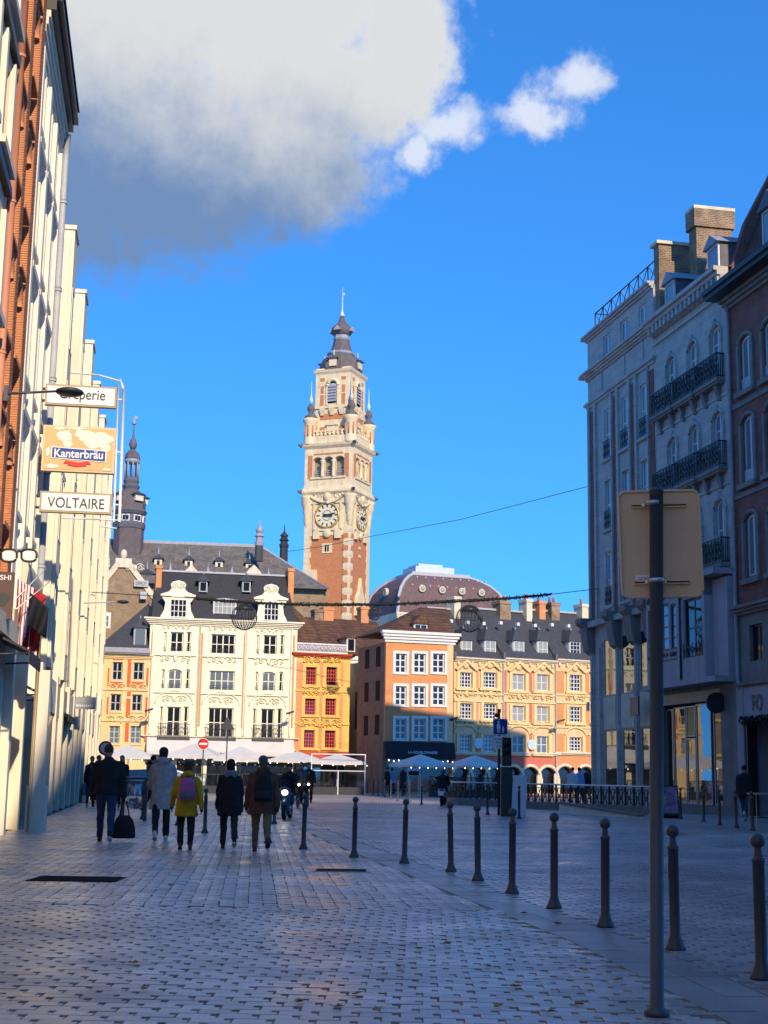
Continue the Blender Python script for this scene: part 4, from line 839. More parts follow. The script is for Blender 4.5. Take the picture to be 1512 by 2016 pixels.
# ================================================================ belfry
YT = 212.0; tp = at(661, 1200, YT); TH = R(-22)
bt = thing('clock_tower', 'tall red brick and pale stone belfry with clock faces and slate spire', 'tower', (tp[0], tp[1], 0), TH)
zz = lambda y: zat(y, YT, 662); q = YT / 2800 * 1.04; h = 46.2 * q           # half side of the shaft
m = MB(); m.box(-h, h, -h, h, 0, zz(1046)); m.build('brick_shaft', 'brick_tower', bt)
corners = [(1, -1), (-1, -1), (1, 1), (-1, 1)]
bh = .92; nb = int((zz(1040) - 20) / bh); qa = {}; bi = MB(); bi.box(-.42, .42, -.1, .1, .1, bh - .14); bim = bi.mesh('brick_inset', 'brick_tower')
for (sx, sy) in corners[:3]:
    for k in range(nb):
        big = k % 2 == 0; L1 = 13.0 * q if big else 10.5 * q; key = (sx, sy, big)
        if key not in qa:
            m = MB(); m.box(sx * (h - L1), sx * (h + .12), sy * (h - .02), sy * (h + .12), 0, bh - .02); m.box(sx * (h - .02), sx * (h + .12), sy * (h - L1), sy * (h + .119), 0, bh - .02); qa[key] = m.mesh('quoin', 'stone_tower')
        inst('quoin', qa[key], bt, (0, 0, 20 + k * bh))
        if (sx, sy) == (1, -1) and k % 2: inst('brick_inset', bim, bt, (h - .62, -h - .06, 20 + k * bh)); inst('brick_inset', bim, bt, (h + .06, -h + .62, 20 + k * bh), (0, 0, R(90)))
# clock stage
hc = h * 1.03; m = MB(); m.box(-hc, hc, -hc, hc, zz(1062), zz(1000)); m.box(-hc * 1.06, hc * 1.06, -hc * 1.06, hc * 1.06, zz(1000), zz(982))
for (sx, sy) in corners:
    m.lathe([(r_ * q, zz(y)) for r_, y in ((1.5, 1048), (4.5, 1042), (5.5, 1036), (6.5, 1034), (6.8, 1020), (8.5, 1016), (9, 1004), (11.5, 1000), (12, 988), (13.5, 984))], sx * hc * .93, sy * hc * .93, 12)
m.build('clock_stage', 'stone_tower', bt)
def clock(face):
    e = bpy.data.objects.new('clock', None); COL.objects.link(e); e.parent = bt; e.rotation_euler = (0, 0, R(90) if face else 0)
    zc_ = zz(1023); r_ = 23 * q; y = -hc - .1
    disc = lambda rad, y0, y1, nm, mt: MB().add([(rad * math.cos(a), y0, zc_ + rad * math.sin(a)) for a in np.linspace(0, 2 * math.pi, 33)[:-1]] + [(rad * math.cos(a), y1, zc_ + rad * math.sin(a)) for a in np.linspace(0, 2 * math.pi, 33)[:-1]], [tuple(range(32))] + [(k, k + 32, (k + 1) % 32 + 32, (k + 1) % 32) for k in range(32)]).build(nm, mt, e)
    disc(r_, y - .05, y + .2, 'dial', 'dial'); ring = MB(); ring.tube([(r_ * 1.03 * math.cos(a), y - .1, zc_ + r_ * 1.03 * math.sin(a)) for a in np.linspace(0, 2 * math.pi, 33)[:-1]], .16, 6, closed=True); ring.tube([(r_ * .42 * math.cos(a), y - .07, zc_ + r_ * .42 * math.sin(a)) for a in np.linspace(0, 2 * math.pi, 25)[:-1]], .07, 5, closed=True); ring.build('dial_ring', 'gilt', e)
    for k in range(12):
        a = math.pi / 6 * k; n_ = MB(); n_.box(-.09, .09, -.03, .03, r_ * .68, r_ * .92); nn = n_.build('numeral', 'ink_dark', e, (0, y - .08, zc_)); nn.rotation_euler = (0, a, 0)
    for nm, L_, w_, a in (('minute_hand', .82, .12, 2 * math.pi * 13 / 60), ('hour_hand', .56, .17, 2 * math.pi * 3.22 / 12)):
        n_ = MB(); n_.prism([(-w_, -.3 * r_), (w_, -.3 * r_), (w_ * .8, r_ * L_ * .7), (0, r_ * L_), (-w_ * .8, r_ * L_ * .7)], -.04, .04); o = n_.build(nm, 'ink_dark', e, (0, y - .18 - (.09 if nm[0] == 'h' else 0), zc_)); o.rotation_euler = (0, a, 0)
    s_ = MB(); R2 = r_ * 1.28
    for (a, b, c, d) in ((-R2, -R2 + .3, zc_ - R2, zc_ + R2), (R2 - .3, R2, zc_ - R2, zc_ + R2)): s_.box(a, b, y - .12, y + .2, c, d)
    s_.box(-R2, R2, y - .12, y + .2, zc_ - R2, zc_ - R2 + .3); s_.box(-R2 * .95, -R2 * .55, y - .2, y + .3, zc_ - R2 - 1.2, zc_ - R2); s_.box(R2 * .55, R2 * .95, y - .2, y + .3, zc_ - R2 - 1.2, zc_ - R2); s_.ell((0, y, zc_ - R2 - .4), (.7, .3, .7), 8, 6)
    for sg in (-1, 1): s_.tube([(sg * r_ * 1.5 * t, y - .2, zc_ + r_ * (1.05 + .55 * t * t)) for t in (0, .25, .5, .75, 1)], .22, 6); scroll(s_, sg * r_ * .95, zc_ + r_ * 1.65, .8, y - .15, .16, 1.2, sg)
    s_.ell((0, y - .1, zc_ + r_ * 1.55), (r_ * .35, .5, r_ * .42), 10, 6); s_.build('clock_surround', 'stone_tower', e)
for f in (0, 1): clock(f)
def square(par, nm, mt, secs):
    m = MB()
    for (h0, y0, h1, y1) in secs: m.hull8([(-h0, -h0, zz(y0)), (h0, -h0, zz(y0)), (h0, h0, zz(y0)), (-h0, h0, zz(y0))], [(-h1, -h1, zz(y1)), (h1, -h1, zz(y1)), (h1, h1, zz(y1)), (-h1, h1, zz(y1))])
    return m.build(nm, mt, par)
square(bt, 'lower_cornice', 'stone_tower', [(hc * 1.06, 983, hc * 1.16, 978), (hc * 1.16, 978, hc * 1.16, 974.5), (hc * 1.12, 974.5, hc * 1.05, 966)])
# arcaded stage
ha = hc * 1.04; zA, zB = zz(968), zz(893); sp = MB(); aw_ = ha * .2
arcs = [(c * ha * .46 - aw_, c * ha * .46 + aw_, zz(948), zz(909), zz(916)) for c in (-1, 0, 1)]
for f in range(4):
    m = MB(); wall(m, -ha, ha, zA, zB, arcs, .9, -ha); c, s_ = math.cos(f * math.pi / 2), math.sin(f * math.pi / 2)
    m.v = [(x * c - y * s_, x * s_ + y * c, z) for x, y, z in m.v]; m.build('arcade_wall', 'stone_tower', bt)
    if f < 2:
        e = bpy.data.objects.new('arcade_front', None); COL.objects.link(e); e.parent = bt; e.rotation_euler = (0, 0, f * math.pi / 2)
        m = MB()
        for c_ in (-.5, .5): m.lathe([(.32, zz(948)), (.26, zz(946)), (.24, zz(922)), (.36, zz(919)), (.36, zz(916))], c_ * ha * .46, -ha - .1, 10)
        m.box(-ha * .75, ha * .75, -ha - .2, -ha + .05, zz(952), zz(948)); m.build('arcade_columns', 'stone_tower', e)
        m = MB()
        for c_ in (-.82, -.72, .72, .82): m.box(c_ * ha - .16, c_ * ha + .16, -ha - .06, -ha + .05, zz(950), zz(905))
        m.box(-ha * .62, ha * .62, -ha - .05, -ha + .05, zz(905), zz(902)); m.build('brick_strips', 'brick_tower', e)
        m = MB()
        for z_ in (944, 940, 936): m.box(-ha * .66, ha * .66, -ha + .35, -ha + .4, zz(z_), zz(z_) + .08)
        m.build('arcade_railing', 'lead', e)
m = MB(); m.box(-ha + .95, ha - .95, -ha + .95, ha - .95, zA, zB); m.build('arcade_core', 'stone_grey_dark', bt)  # core coloured dark to stand for the shade inside the arches
square(bt, 'upper_cornice', 'stone_tower', [(ha, 893, ha * 1.09, 888), (ha * 1.09, 888, ha * 1.12, 883.5), (ha * 1.02, 883.5, ha * 1.0, 868)])
m = MB()
for k in range(9):
    for f in range(2):
        u = (-.7 + 1.4 * k / 8) * ha; m.lathe([(.2, zz(868)), (.28, zz(865)), (.14, zz(862)), (.22, zz(860))], u if f == 0 else ha * .96, -ha * .96 if f == 0 else u, 6)
m.box(-ha, ha, -ha, -ha + .4, zz(860), zz(857)); m.box(ha - .4, ha, -ha, ha, zz(860), zz(857)); m.build('balustrade', 'stone_tower', bt)
for (sx, sy) in corners:
    e = bpy.data.objects.new('corner_turret', None); COL.objects.link(e); e.parent = bt; e.location = (sx * ha * .86, sy * ha * .86, 0); r_ = 12.5 * q
    m = MB(); m.lathe([(r_ * 1.15, zz(884)), (r_, zz(880)), (r_ * .95, zz(842)), (r_ * 1.25, zz(836)), (r_ * 1.2, zz(832))], 0, 0, 12); m.build('turret_drum', 'stone_tower', e)
    m = MB()
    for k in range(8): a = math.pi / 4 * k; m.lathe([(.14, zz(868)), (.14, zz(846))], r_ * .93 * math.cos(a), r_ * .93 * math.sin(a), 6)
    m.build('turret_brick_strips', 'brick_tower', e)
    m = MB(); m.lathe([(r_ * 1.1, zz(832)), (r_ * .95, zz(827)), (r_ * .45, zz(822)), (r_ * .35, zz(819)), (r_ * .62, zz(813)), (r_ * .55, zz(808)), (r_ * .2, zz(802)), (r_ * .12, zz(790))], 0, 0, 12); m.build('turret_cap', 'slate_violet', e)
    m = MB(); m.lathe([(.2, zz(803)), (.3, zz(794)), (.1, zz(786)), (.06, zz(770)), (.02, zz(757))], 0, 0, 8); m.build('turret_spike', 'copper_pale', e)
# bell stage
hb = 41.5 * q * .88; zA, zB = zz(870), zz(742)
m = MB(); m.box(-hb, hb, -hb, hb, zA, zB); m.build('bell_stage', 'stone_tower', bt)
for f in (0, 1):
    e = bpy.data.objects.new('bell_front', None); COL.objects.link(e); e.parent = bt; e.rotation_euler = (0, 0, f * math.pi / 2); y = -hb
    m = MB()
    for sg in (-1, 1):
        for (a, b, c, d) in ((.48, .74, 758, 752), (.52, .7, 782, 768), (.52, .72, 808, 785)): m.box(sg * a * hb, sg * b * hb, y - .05, y + .02, zz(c), zz(d))
    m.box(-hb * .7, hb * .7, y - .05, y + .02, zz(834), zz(822)); m.box(-hb * .7, -hb * .4, y - .05, y + .02, zz(864), zz(848)); m.box(hb * .4, hb * .7, y - .05, y + .02, zz(864), zz(848)); m.build('brick_panels', 'brick_tower', e)
    m = MB(); w_ = hb * .25; n = 12; zs_ = zz(768)
    pts = [(-w_, zz(802)), (w_, zz(802))] + [(w_ * math.cos(a), zs_ + w_ * math.sin(a)) for a in np.linspace(0, math.pi, n)]; m.prism(pts, y - .03, y + .05); m.build('belfry_opening', 'interior_dark', e)
    for k in range(6):
        s_ = MB(); z_ = zz(800) + k * (zz(770) - zz(800)) / 5.3; s_.hull8([(-w_ * .95, y - .35, z_), (w_ * .95, y - .35, z_), (w_ * .95, y - .04, z_ + .55), (-w_ * .95, y - .04, z_ + .55)], [(-w_ * .95, y - .35, z_ + .1), (w_ * .95, y - .35, z_ + .1), (w_ * .95, y - .04, z_ + .65), (-w_ * .95, y - .04, z_ + .65)]); s_.build('louvre', 'lead', e)
    m = MB(); m.tube([(w_ * 1.25 * math.cos(a), y - .1, zs_ + w_ * 1.25 * math.sin(a)) for a in np.linspace(0, math.pi, 12)], .3, 6); m.box(-w_ * 1.5, -w_ * 1.05, y - .2, y, zz(806), zs_); m.box(w_ * 1.05, w_ * 1.5, y - .2, y, zz(806), zs_); m.box(-hb, hb, y - .25, y, zz(812), zz(807))
    for sg in (-.55, 0, .55): m.hull8([(sg * hb - .25, y - .3, zz(826)), (sg * hb + .25, y - .3, zz(826)), (sg * hb + .25, y, zz(826)), (sg * hb - .25, y, zz(826))], [(sg * hb - .4, y - .5, zz(813)), (sg * hb + .4, y - .5, zz(813)), (sg * hb + .4, y, zz(813)), (sg * hb - .4, y, zz(813))])
    m.prism([(-hb * .36, zz(846)), (hb * .36, zz(846)), (hb * .3, zz(842)), (0, zz(835)), (-hb * .3, zz(842))], y - .4, y + .1); m.box(-hb * .28, hb * .28, y - .2, y, zz(868), zz(846)); m.build('bell_trim', 'stone_tower', e)
square(bt, 'bell_cornice', 'stone_tower', [(hb, 745, hb * 1.08, 741), (hb * 1.08, 741, hb * 1.12, 737), (hb * 1.02, 737, hb * .98, 733)])
oc = lambda pr, nm, mt, n=8, sm=False: MB().lathe([(r * q, zz(y)) for r, y in pr], 0, 0, n, math.pi / 8, sm).build(nm, mt, bt)
oc([(42, 736), (42.5, 729), (41, 719), (36, 709), (27, 702)], 'dome_roof', 'slate_violet'); oc([(25, 703), (28, 700), (28.5, 697), (26, 695.5)], 'dome_ledge', 'lead')
oc([(24, 696), (20, 688), (17, 678), (15.5, 671)], 'upper_roof', 'slate_violet'); oc([(15, 672), (17, 668), (15.5, 664), (16, 662)], 'neck_ring', 'lead')
m = MB(); m.lathe([(r * q, zz(y)) for r, y in ((14, 663), (19, 658), (21, 652), (19.5, 646), (13, 640), (8, 635), (5.5, 629), (4, 620))], 0, 0, 12); m.build('bulb', 'slate_violet', bt)
m = MB(); m.lathe([(r * q, zz(y)) for r, y in ((4, 634), (3.6, 625), (5, 621), (3, 616), (1.4, 610), (1.0, 590), (1.6, 588), (.7, 585), (.3, 565))], 0, 0, 10); m.build('spire', 'copper_pale', bt)
m = MB(); m.box(0, 4.5 * q, -.05, .05, zz(582), zz(577)); m.build('weathervane', 'copper_pale', bt)
for k in range(4):
    a = math.pi / 2 * k - math.pi / 2; ca, sa = math.cos(a), math.sin(a)
    d = MB(); d.box(-.6, .6, -.5, .8, zz(731), zz(716)); dd = d.build('lucarne', 'stone_tower', bt, (38 * q * ca * .93, 38 * q * sa * .93, 0), a + math.pi / 2); d = MB(); d.pyramid(-.95, .95, -.85, 1.2, zz(716), zz(708)); d.build('lucarne_roof', 'lead_dark', dd); d = MB(); d.lathe([(.16, zz(709)), (.04, zz(698))], 0, 0, 6); d.build('lucarne_spike', 'copper_pale', dd)
    d = MB(); d.prism([(-.6, zz(655)), (.6, zz(655)), (0, zz(646))], -.35, .5); d.build('bulb_gable', 'lead', bt, (20 * q * ca, 20 * q * sa, 0), a + math.pi / 2)
for (sx, sy) in corners:
    for y_, hh in ((886, ha * 1.1), (976, hc * 1.13)):
        m = MB(); m.tube([(sx * hh, sy * hh, zz(y_)), (sx * (hh + .4), sy * (hh + .4), zz(y_) + .1)], [.35, .15], 6); m.build('gargoyle', 'lead_dark', bt)
m = MB(); m.box(-.8, .8, -h - .12, -h + .02, zz(1096), zz(1077)); m.build('slit_surround', 'stone_tower', bt); 
for sx in (-.32, .08):
    m = MB(); m.box(sx, sx + .24, -h - .16, -h - .1, zz(1093), zz(1080)); m.build('slit_window', 'interior_dark', bt)
for k, y_ in enumerate((1084, 1100)):
    m = MB(); m.box(h - .02, h + .12, -.3, .3, zz(y_), zz(y_ - 5)); m.build('putlog_stone', 'stone_tower', bt)
# stone gable and lower stone work round the tower's foot
m = MB(); m.prism([(-h - .1, zz(1215)), (-h + 3.2, zz(1215)), (-h + 3.0, zz(1165)), (-h + 2.2, zz(1155)), (-h + 2.0, zz(1128)), (-h - .1, zz(1128))], -h - .5, -h + .1); relief(m, -h + 1.2, zz(1145), 2, 1.6, -h - .4, 8); m.build('carved_buttress', 'stone_tower', bt)
m = MB(); m.prismx([(-1.6, zz(1215)), (1.6, zz(1215)), (1.4, zz(1180)), (.5, zz(1165)), (0, zz(1140)), (-.5, zz(1165)), (-1.4, zz(1180))], h - .1, h + .5); m.build('side_gable', 'stone_tower', bt)
# ================================================================ opera house roof
YO = 236.0; op = at(783, 1180, YO); oh = thing('opera_house', 'big mauve slate mansard roof with white ribs to the right of the clock tower', 'building', (op[0], op[1], 0), R(22))
q = YO / 2800; zz = lambda y: zat(y, YO, 800); Wd, Dp = 20.5, 15.0
prof = [(0, 1205), (.2, 1186), (.4, 1172), (.9, 1155), (1.9, 1140), (3.2, 1128), (4.6, 1120)]; pr = [(a, zz(y)) for a, y in prof]
m = MB(); v = []; 
for (i_, z) in pr: v += [(i_, i_ * .9, z), (Wd - i_ * 1.25, i_ * .9, z), (Wd - i_ * 1.25, Dp - i_ * .9, z), (i_, Dp - i_ * .9, z)]
f = []
for k in range(len(pr) - 1):
    for j in range(4): f.append((k * 4 + j, k * 4 + (j + 1) % 4, (k + 1) * 4 + (j + 1) % 4, (k + 1) * 4 + j))
m.add(v, f, False); m.build('roof', 'slate_plum', oh)
m = MB(); m.box(0, Wd, 0, Dp, 0, pr[0][1]); m.build('wall', 'stone_pale', oh); m = MB(); cornice(m, 0, Wd, pr[0][1] - 1, pr[0][1], .3); m.build('cornice', 'stone_pale', oh)
rb_ = MB(); rb_.tube([(a, a * .9, z) for a, z in pr], .3, 6); rb_.tube([(Wd - a * 1.25, a * .9, z) for a, z in pr], .22, 6); rb_.tube([(a, Dp - a * .9, z) for a, z in pr], .4, 6); rb_.each('hip_rib', 'zinc', oh)
zt = pr[-1][1]; m = MB(); m.box(4.3, Wd - 5.5, 3.8, Dp - 3.8, zt - 1.0, zt - .3); m.build('roof_frieze', 'zinc', oh); m = MB(); m.box(4.2, Wd - 5.4, 3.7, Dp - 3.7, zt - .3, zt + .35); m.build('roof_band', 'zinc', oh)
m = MB(); m.box(5.2, Wd - 8, 4.6, Dp - 4.6, zt + .3, zt + 1.5); m.box(6, Wd - 10, 5.2, Dp - 5.2, zt + 1.5, zt + 2.0); m.build('roof_platform', 'copper_pale', oh)
for k in range(4):
    u = 4.6 + k * 3.7; d = MB(); z_ = zz(1160); d.lathe([(.6, 0), (.6, .35), (.44, .4), (.42, .28)], 0, 0, 14); o = d.build('round_dormer', 'stone_pale', oh, (u, .55, z_ + .4)); o.rotation_euler = (R(90), 0, 0); g_ = MB(); g_.lathe([(.42, .28), (.41, .33)], 0, 0, 14); g2 = g_.build('pane', 'glass_pale', o)
d = MB(); d.lathe([(.7, 0), (.7, .5), (.5, .55), (.48, .4)], 0, 0, 14); o = d.build('round_dormer', 'stone_pale', oh, (.55, 6, zz(1158))); o.rotation_euler = (R(90), 0, R(-90))
for row, (a, y) in enumerate(((1.5, 1147), (3.2, 1128.5))):
    for k in range(9):
        d = MB(); d.box(-.1, .1, -.12, .25, -.08, .14); d.build('roof_stud', 'zinc', oh, (3.2 + row * 1.5 + k * 1.62, a * .9 - .02, zz(y)))
# ================================================================ left side of the street
AL = math.atan(.152); UL = (-math.sin(AL), math.cos(AL)); FL = Fac((-3.39, 0), UL)
def side_fac(s): return Fac(FL.O + FL.u * s, (math.cos(AL), math.sin(AL)))     # plane square to the street at s; x runs out over the street
def left_root(name, label, s): 
    p = FL.O + FL.u * s; r = thing(name, label, 'building', (p[0], p[1], 0), FL.rz); return r
# ---- unseen house fronts, added beside and behind the viewer to bounce warm sunlight
for k_, (sa, sb, mt_, lb_) in enumerate(((-30.0, -8.05, 'stucco_ivory', 'long ivory house front added unseen behind the viewpoint to bounce sunlight'), (-8.0, 17.95, 'stucco_white', 'white house front added unseen beside the viewpoint to bounce sunlight'))):
    rn_ = left_root('bounce_front', lb_, sa); Lw = sb - sa; wo = [(1.2 + 2.6 * i, 2.4 + 2.6 * i, z, z + 2.0) for i in range(int((Lw - 2) / 2.6)) for z in (5.2, 8.6, 12.0)]
    m = MB(); body(m, 0, Lw, 0, 16.5, 9, wo, .2); m.build('wall', mt_, rn_); m = MB(); cornice(m, 0, Lw, 16, 16.6, .3, 3, ends=False); m.build('cornice', 'stucco_ivory', rn_)
    for o in wo: window(rn_, *o, 2, 3, 'paint_white', 'glass', .1, .08, .05)
    m = MB(); m.box(.5, Lw - .5, -.03, .02, .3, 3.2); m.build('shopfront', 'wood_beige', rn_)
# ---- beige house, mostly out of view
r0 = left_root('beige_house', 'beige plastered house with dark string courses at the street edge', 18.0)
S0 = 18.0; ops = []
for z in (5.4, 9.6, 12.5, 15.3):
    for s in (19.5, 22.2, 24.6): ops.append((s - S0 - .55, s - S0 + .55, z, z + 1.75))
ops.append((.6, 3.2, .3, 3.1)); ops.append((4.2, 7.6, .3, 3.1))
m = MB(); body(m, 0, 8.15, 0, 19.5, 10, ops, .25); m.build('wall', 'stucco_beige', r0)
for k, o in enumerate(ops): window(r0, *o, 2, 3 if k < 12 else 1, 'paint_white' if k < 12 else 'frame_dark', 'glass_sky' if k < 12 else 'glass_shop', .12, .08, .05)
m = MB()
for z in (4.4, 12.08, 14.7, 19.2): m.box(0, 7.6, -.12, .02, z - .12, z + .06)
m.each('string_course', 'frame_dark', r0)
m = MB()
for o in ops[:12]: m.box(o[0] - .25, o[0] - .02, -.1, .02, o[2] - .1, o[3] + .2); m.box(o[1] + .02, o[1] + .25, -.1, .02, o[2] - .1, o[3] + .2); m.box(o[0] - .3, o[1] + .3, -.18, .02, o[2] - .25, o[2] - .1)
m.each('window_surround', 'stucco_ivory', r0)
# ---- brick house
S1 = 26.15; r1 = left_root('brick_house', 'orange brick house with projecting brick piers and a salmon downpipe', S1)
L1 = 30.65 - S1; H1 = 20.6; rec = .16; ops = []
cen = [(27.45 - S1), (29.3 - S1)]
for z1 in (17.9, 14.9, 11.6, 8.1):
    for c in cen: ops.append((c - .45, c + .45, z1 - 1.75, z1, z1 - .4))
m = MB(); wall(m, 0, L1, 4.2, H1, ops, .25, rec); m.box(0, L1, rec + .25, 9, 4.2, H1); m.build('wall', 'brick_left', r1)
for o in ops:
    window(r1, *o[:4], 2, 2, 'paint_white', 'glass', rec + .12, .07, .05, arch=.4)
    sl = MB(); c = (o[0] + o[1]) / 2; sl.box(o[0] - .08, o[1] + .08, -.02, rec + .1, o[2] - .1, o[2]); sl.build('window_sill', 'brick_piece', r1)
    sl = MB(); sl.tube([(c + .56 * math.cos(a), rec - .05, o[4] + .52 * math.sin(a)) for a in np.linspace(0, math.pi, 12)], .09, 6); sl.box(c - .52, c + .52, -.03, rec, o[3] + .14, o[3] + .22); sl.build('arched_hood', 'brick_piece', r1)
for (a, b) in ((26.2 - S1, 26.75 - S1), (28.05 - S1, 28.65 - S1), (29.95 - S1, L1)):
    m = MB(); m.box(a + .01, b - .01, .012, rec + .05, 4.2, H1); pier = m.build('pier', 'brick_left', r1)
    if a > 1:
        bm_ = {}
        for wdt in (.22, .11):
            q = MB(); q.box(0, wdt, -.004, .155, 0, .043); bm_[wdt] = q.mesh('brick', 'brick_piece')
        rest = MB(); fr_ = MB()
        for k in range(int((H1 - 4.25) / .054)):
            z = 4.25 + k * .054; wdt = .22 if k % 2 else .11
            if 9.5 <= z <= 17.4: inst('brick', bm_[wdt], pier, (a, 0, z))
            else: rest.box(a, a + wdt, -.004, .155, z, z + .043)
            x = a + wdt + .012; 
            while x < b - .05: x2 = min(x + .215, b); fr_.box(x, x2, -.004, .05, z, z + .045); x = x2 + .012
        o = rest.build('bricks', 'brick_piece', pier); o['kind'] = 'stuff'; o = fr_.build('face_bricks', 'brick_left', pier); o['kind'] = 'stuff'
m = MB(); m.tube([(25.95 - S1, -.07, 4.2), (25.95 - S1, -.07, 16.2)], .085, 12)
for z in (6, 9, 12, 15): m.tube([(25.95 - S1, -.07, z), (25.95 - S1, -.07, z + .08)], .10, 12)
m.build('downpipe', 'pipe_salmon', r1); m = MB(); cornice(m, 0, L1, H1 - .5, H1 + .2, .5, 4, ends=False); m.build('cornice', 'stone_pale', r1)
m = MB(); m.prismx([(-.4, H1 + .2), (9, H1 + .2), (5, H1 + 4)], 0, L1); m.build('roof', 'slate', r1)
m = MB(); body(m, 0, L1, 0, 4.2, 9, [(.5, 2.0, .15, 3.0), (2.5, 4.1, .15, 3.0)], .35); m.build('ground_floor_wall', 'stucco_ivory', r1)
for o in ((.5, 2.0, .15, 3.0), (2.5, 4.1, .15, 3.0)): window(r1, *o, 1, 2, 'frame_tan', 'glass_shop', .15, .09, .07)
m = MB(); m.box(0, L1, -.25, .02, 3.95, 4.35); m.build('shop_cornice', 'stone_pale', r1)
# ---- white house
S2 = 30.68; E2 = 37.0; L2 = E2 - S2; r2 = left_root('white_house', 'white plastered house with deep black cornice and hooded windows', S2); H2 = 18.6; ops = []; r2.location += Vector((*(FL.n * .12), 0))
rows2 = [(16.1, 17.8), (13.2, 15.1), (10.1, 12.1), (7.0, 8.75)]; cs = (31.75 - S2, 33.75 - S2, 35.6 - S2)
for z0_, z1_ in rows2:
    for c in cs[:2] + (cs[2],): ops.append((c - .5, c + .5, z0_, z1_))
m = MB(); body(m, 0, L2, 4.6, H2, 10, ops, .3); m.build('wall', 'stucco_white', r2)
for k, o in enumerate(ops):
    window(r2, *o, 2, 3, 'paint_white', 'glass', .2, .07, .05)
    if k >= 3:
        hd = MB(); hd.prismx([(0, o[3] + .25), (-.15, o[3] + .45), (-.16, o[3] + .58), (0, o[3] + .62)], o[0] - .3, o[1] + .3); hd.build('window_hood', 'stucco_ivory', r2)
    sl = MB(); sl.box(o[0] - .12, o[1] + .12, -.12, .1, o[2] - .12, o[2]); sl.box(o[0] - .14, o[0], -.06, .02, o[2], o[3]); sl.box(o[1], o[1] + .14, -.06, .02, o[2], o[3]); sl.build('window_surround', 'stucco_ivory', r2)
m = MB()
for s in (30.72, 32.75, 34.75, 36.6):
    a = s - S2; m.box(a, a + .32, -.14, .02, 4.7, H2 - .8)
m.each('pilaster', 'stucco_white', r2)
m = MB(); cornice(m, 0, L2 + .1, H2 - .8, H2 + .1, .22, 5, ends=False); m.build('moulded_cornice', 'stucco_ivory', r2)
m = MB(); m.box(-.02, L2 + .2, -.34, .3, H2 + .1, H2 + .34); m.box(-.02, L2 + .25, -.46, .3, H2 + .34, H2 + .5); m.box(-.02, L2 + .22, -.42, -.1, H2 + .5, H2 + .72)
m.build('black_cornice', 'frame_dark', r2); m = MB(); m.prismx([(-.5, H2 + .6), (9, H2 + .6), (4.5, H2 + 3.2)], 0, L2); m.build('roof', 'slate_dark', r2)
m = MB(); m.tube([(L2 - .05, -.22, H2 - .1), (L2 - .05, -.2, H2 - .8), (L2 - .05, -.2, 5)], .085, 10)
for z in (6.5, 9, 11.5, 14, 16.5): m.tube([(L2 - .05, -.2, z), (L2 - .05, -.2, z + .1)], .11, 10)
m.build('downpipe', 'zinc', r2)
m = MB(); body(m, 0, L2, 0, 4.6, 10, [(.7, 2.8, .15, 3.0), (3.5, 5.7, .15, 3.0)], .4); m.build('ground_floor_wall', 'stucco_ivory', r2)
for o in ((.7, 2.8, .15, 3.0), (3.5, 5.7, .15, 3.0)): window(r2, *o, 2, 2, 'frame_tan', 'glass_shop', .2, .09, .07)
m = MB()
for a in (.05, 3.0, 5.85): m.box(a, a + .4, -.3, .02, 0, 4.4)
m.each('shop_pillar', 'stucco_ivory', r2); m = MB(); m.box(0, L2, -.25, .02, 4.4, 4.75); m.prismx([(0, 6.3), (-.25, 6.1), (-.28, 5.9), (-.15, 4.75), (0, 4.75)], 2.2, L2 - .15); m.build('shop_fascia', 'stone_pale', r2)
# ---- modern cream building with tall boxed bays
S3 = 37.02; r3 = left_root('bay_building', 'cream modern building with a row of tall boxed window bays', S3); r3.location += Vector((*(FL.n * .55), 0)); L3 = 81.0 - S3; H3 = 17.6; OUT = .55
m = MB(); m.box(0, L3, 0, 12, 4.3, H3); m.build('wall', 'concrete_cream', r3)
tip = FL.U(148, 458, 0); bays = [tip + 6.1 * k for k in range(7)]
for k, s in enumerate(bays):
    a = s - S3; b = a + 1.35; zt = 18.0
    if a < 0: a = .25
    m = MB(); m.box(a, b, -OUT, .02, 4.35, zt); bay = m.build('bay', 'concrete_cream', r3)
    tr = MB(); tr.box(a - .12, a + .02, -OUT + .10, .01, 4.2, zt - .3); tr.box(a - .05, b + .05, -OUT - .05, .0, zt, zt + .14)
    tr.box(b - .02, b + .12, -OUT + .14, .01, 4.3, zt - .3); tr.box(b + 2.2, b + 2.6, -.16, .012, 4.3, 17.5)
    tr.build('bay_fins', 'concrete_cream', bay)
    for z in (5.2, 8.2, 11.2, 14.2):
        for q in range(1):
            u0 = a + .25; window(bay, u0, u0 + .85, z, z + 2.0, 1, 1, 'paint_cream', 'glass', -OUT - .02, .05, .04, fd=.05)
    if k < 6:
        g0 = b + .15; g1 = bays[k + 1] - S3 - .3
        if g1 - g0 > .5:
            for z in (5.2, 8.2, 11.2, 14.2):
                window(r3, g0, g0 + 2.0, z, z + 2.0, 2, 1, 'paint_cream', 'glass', -.05, .06, .05); window(r3, g0 + 2.5, g1, z, z + 2.0, 2, 1, 'paint_cream', 'glass', -.05, .06, .05); q = MB(); q.box(g0, g1, -.28, .01, z - .12, z); q.build('sill', 'concrete_cream', r3)
pil = MB()
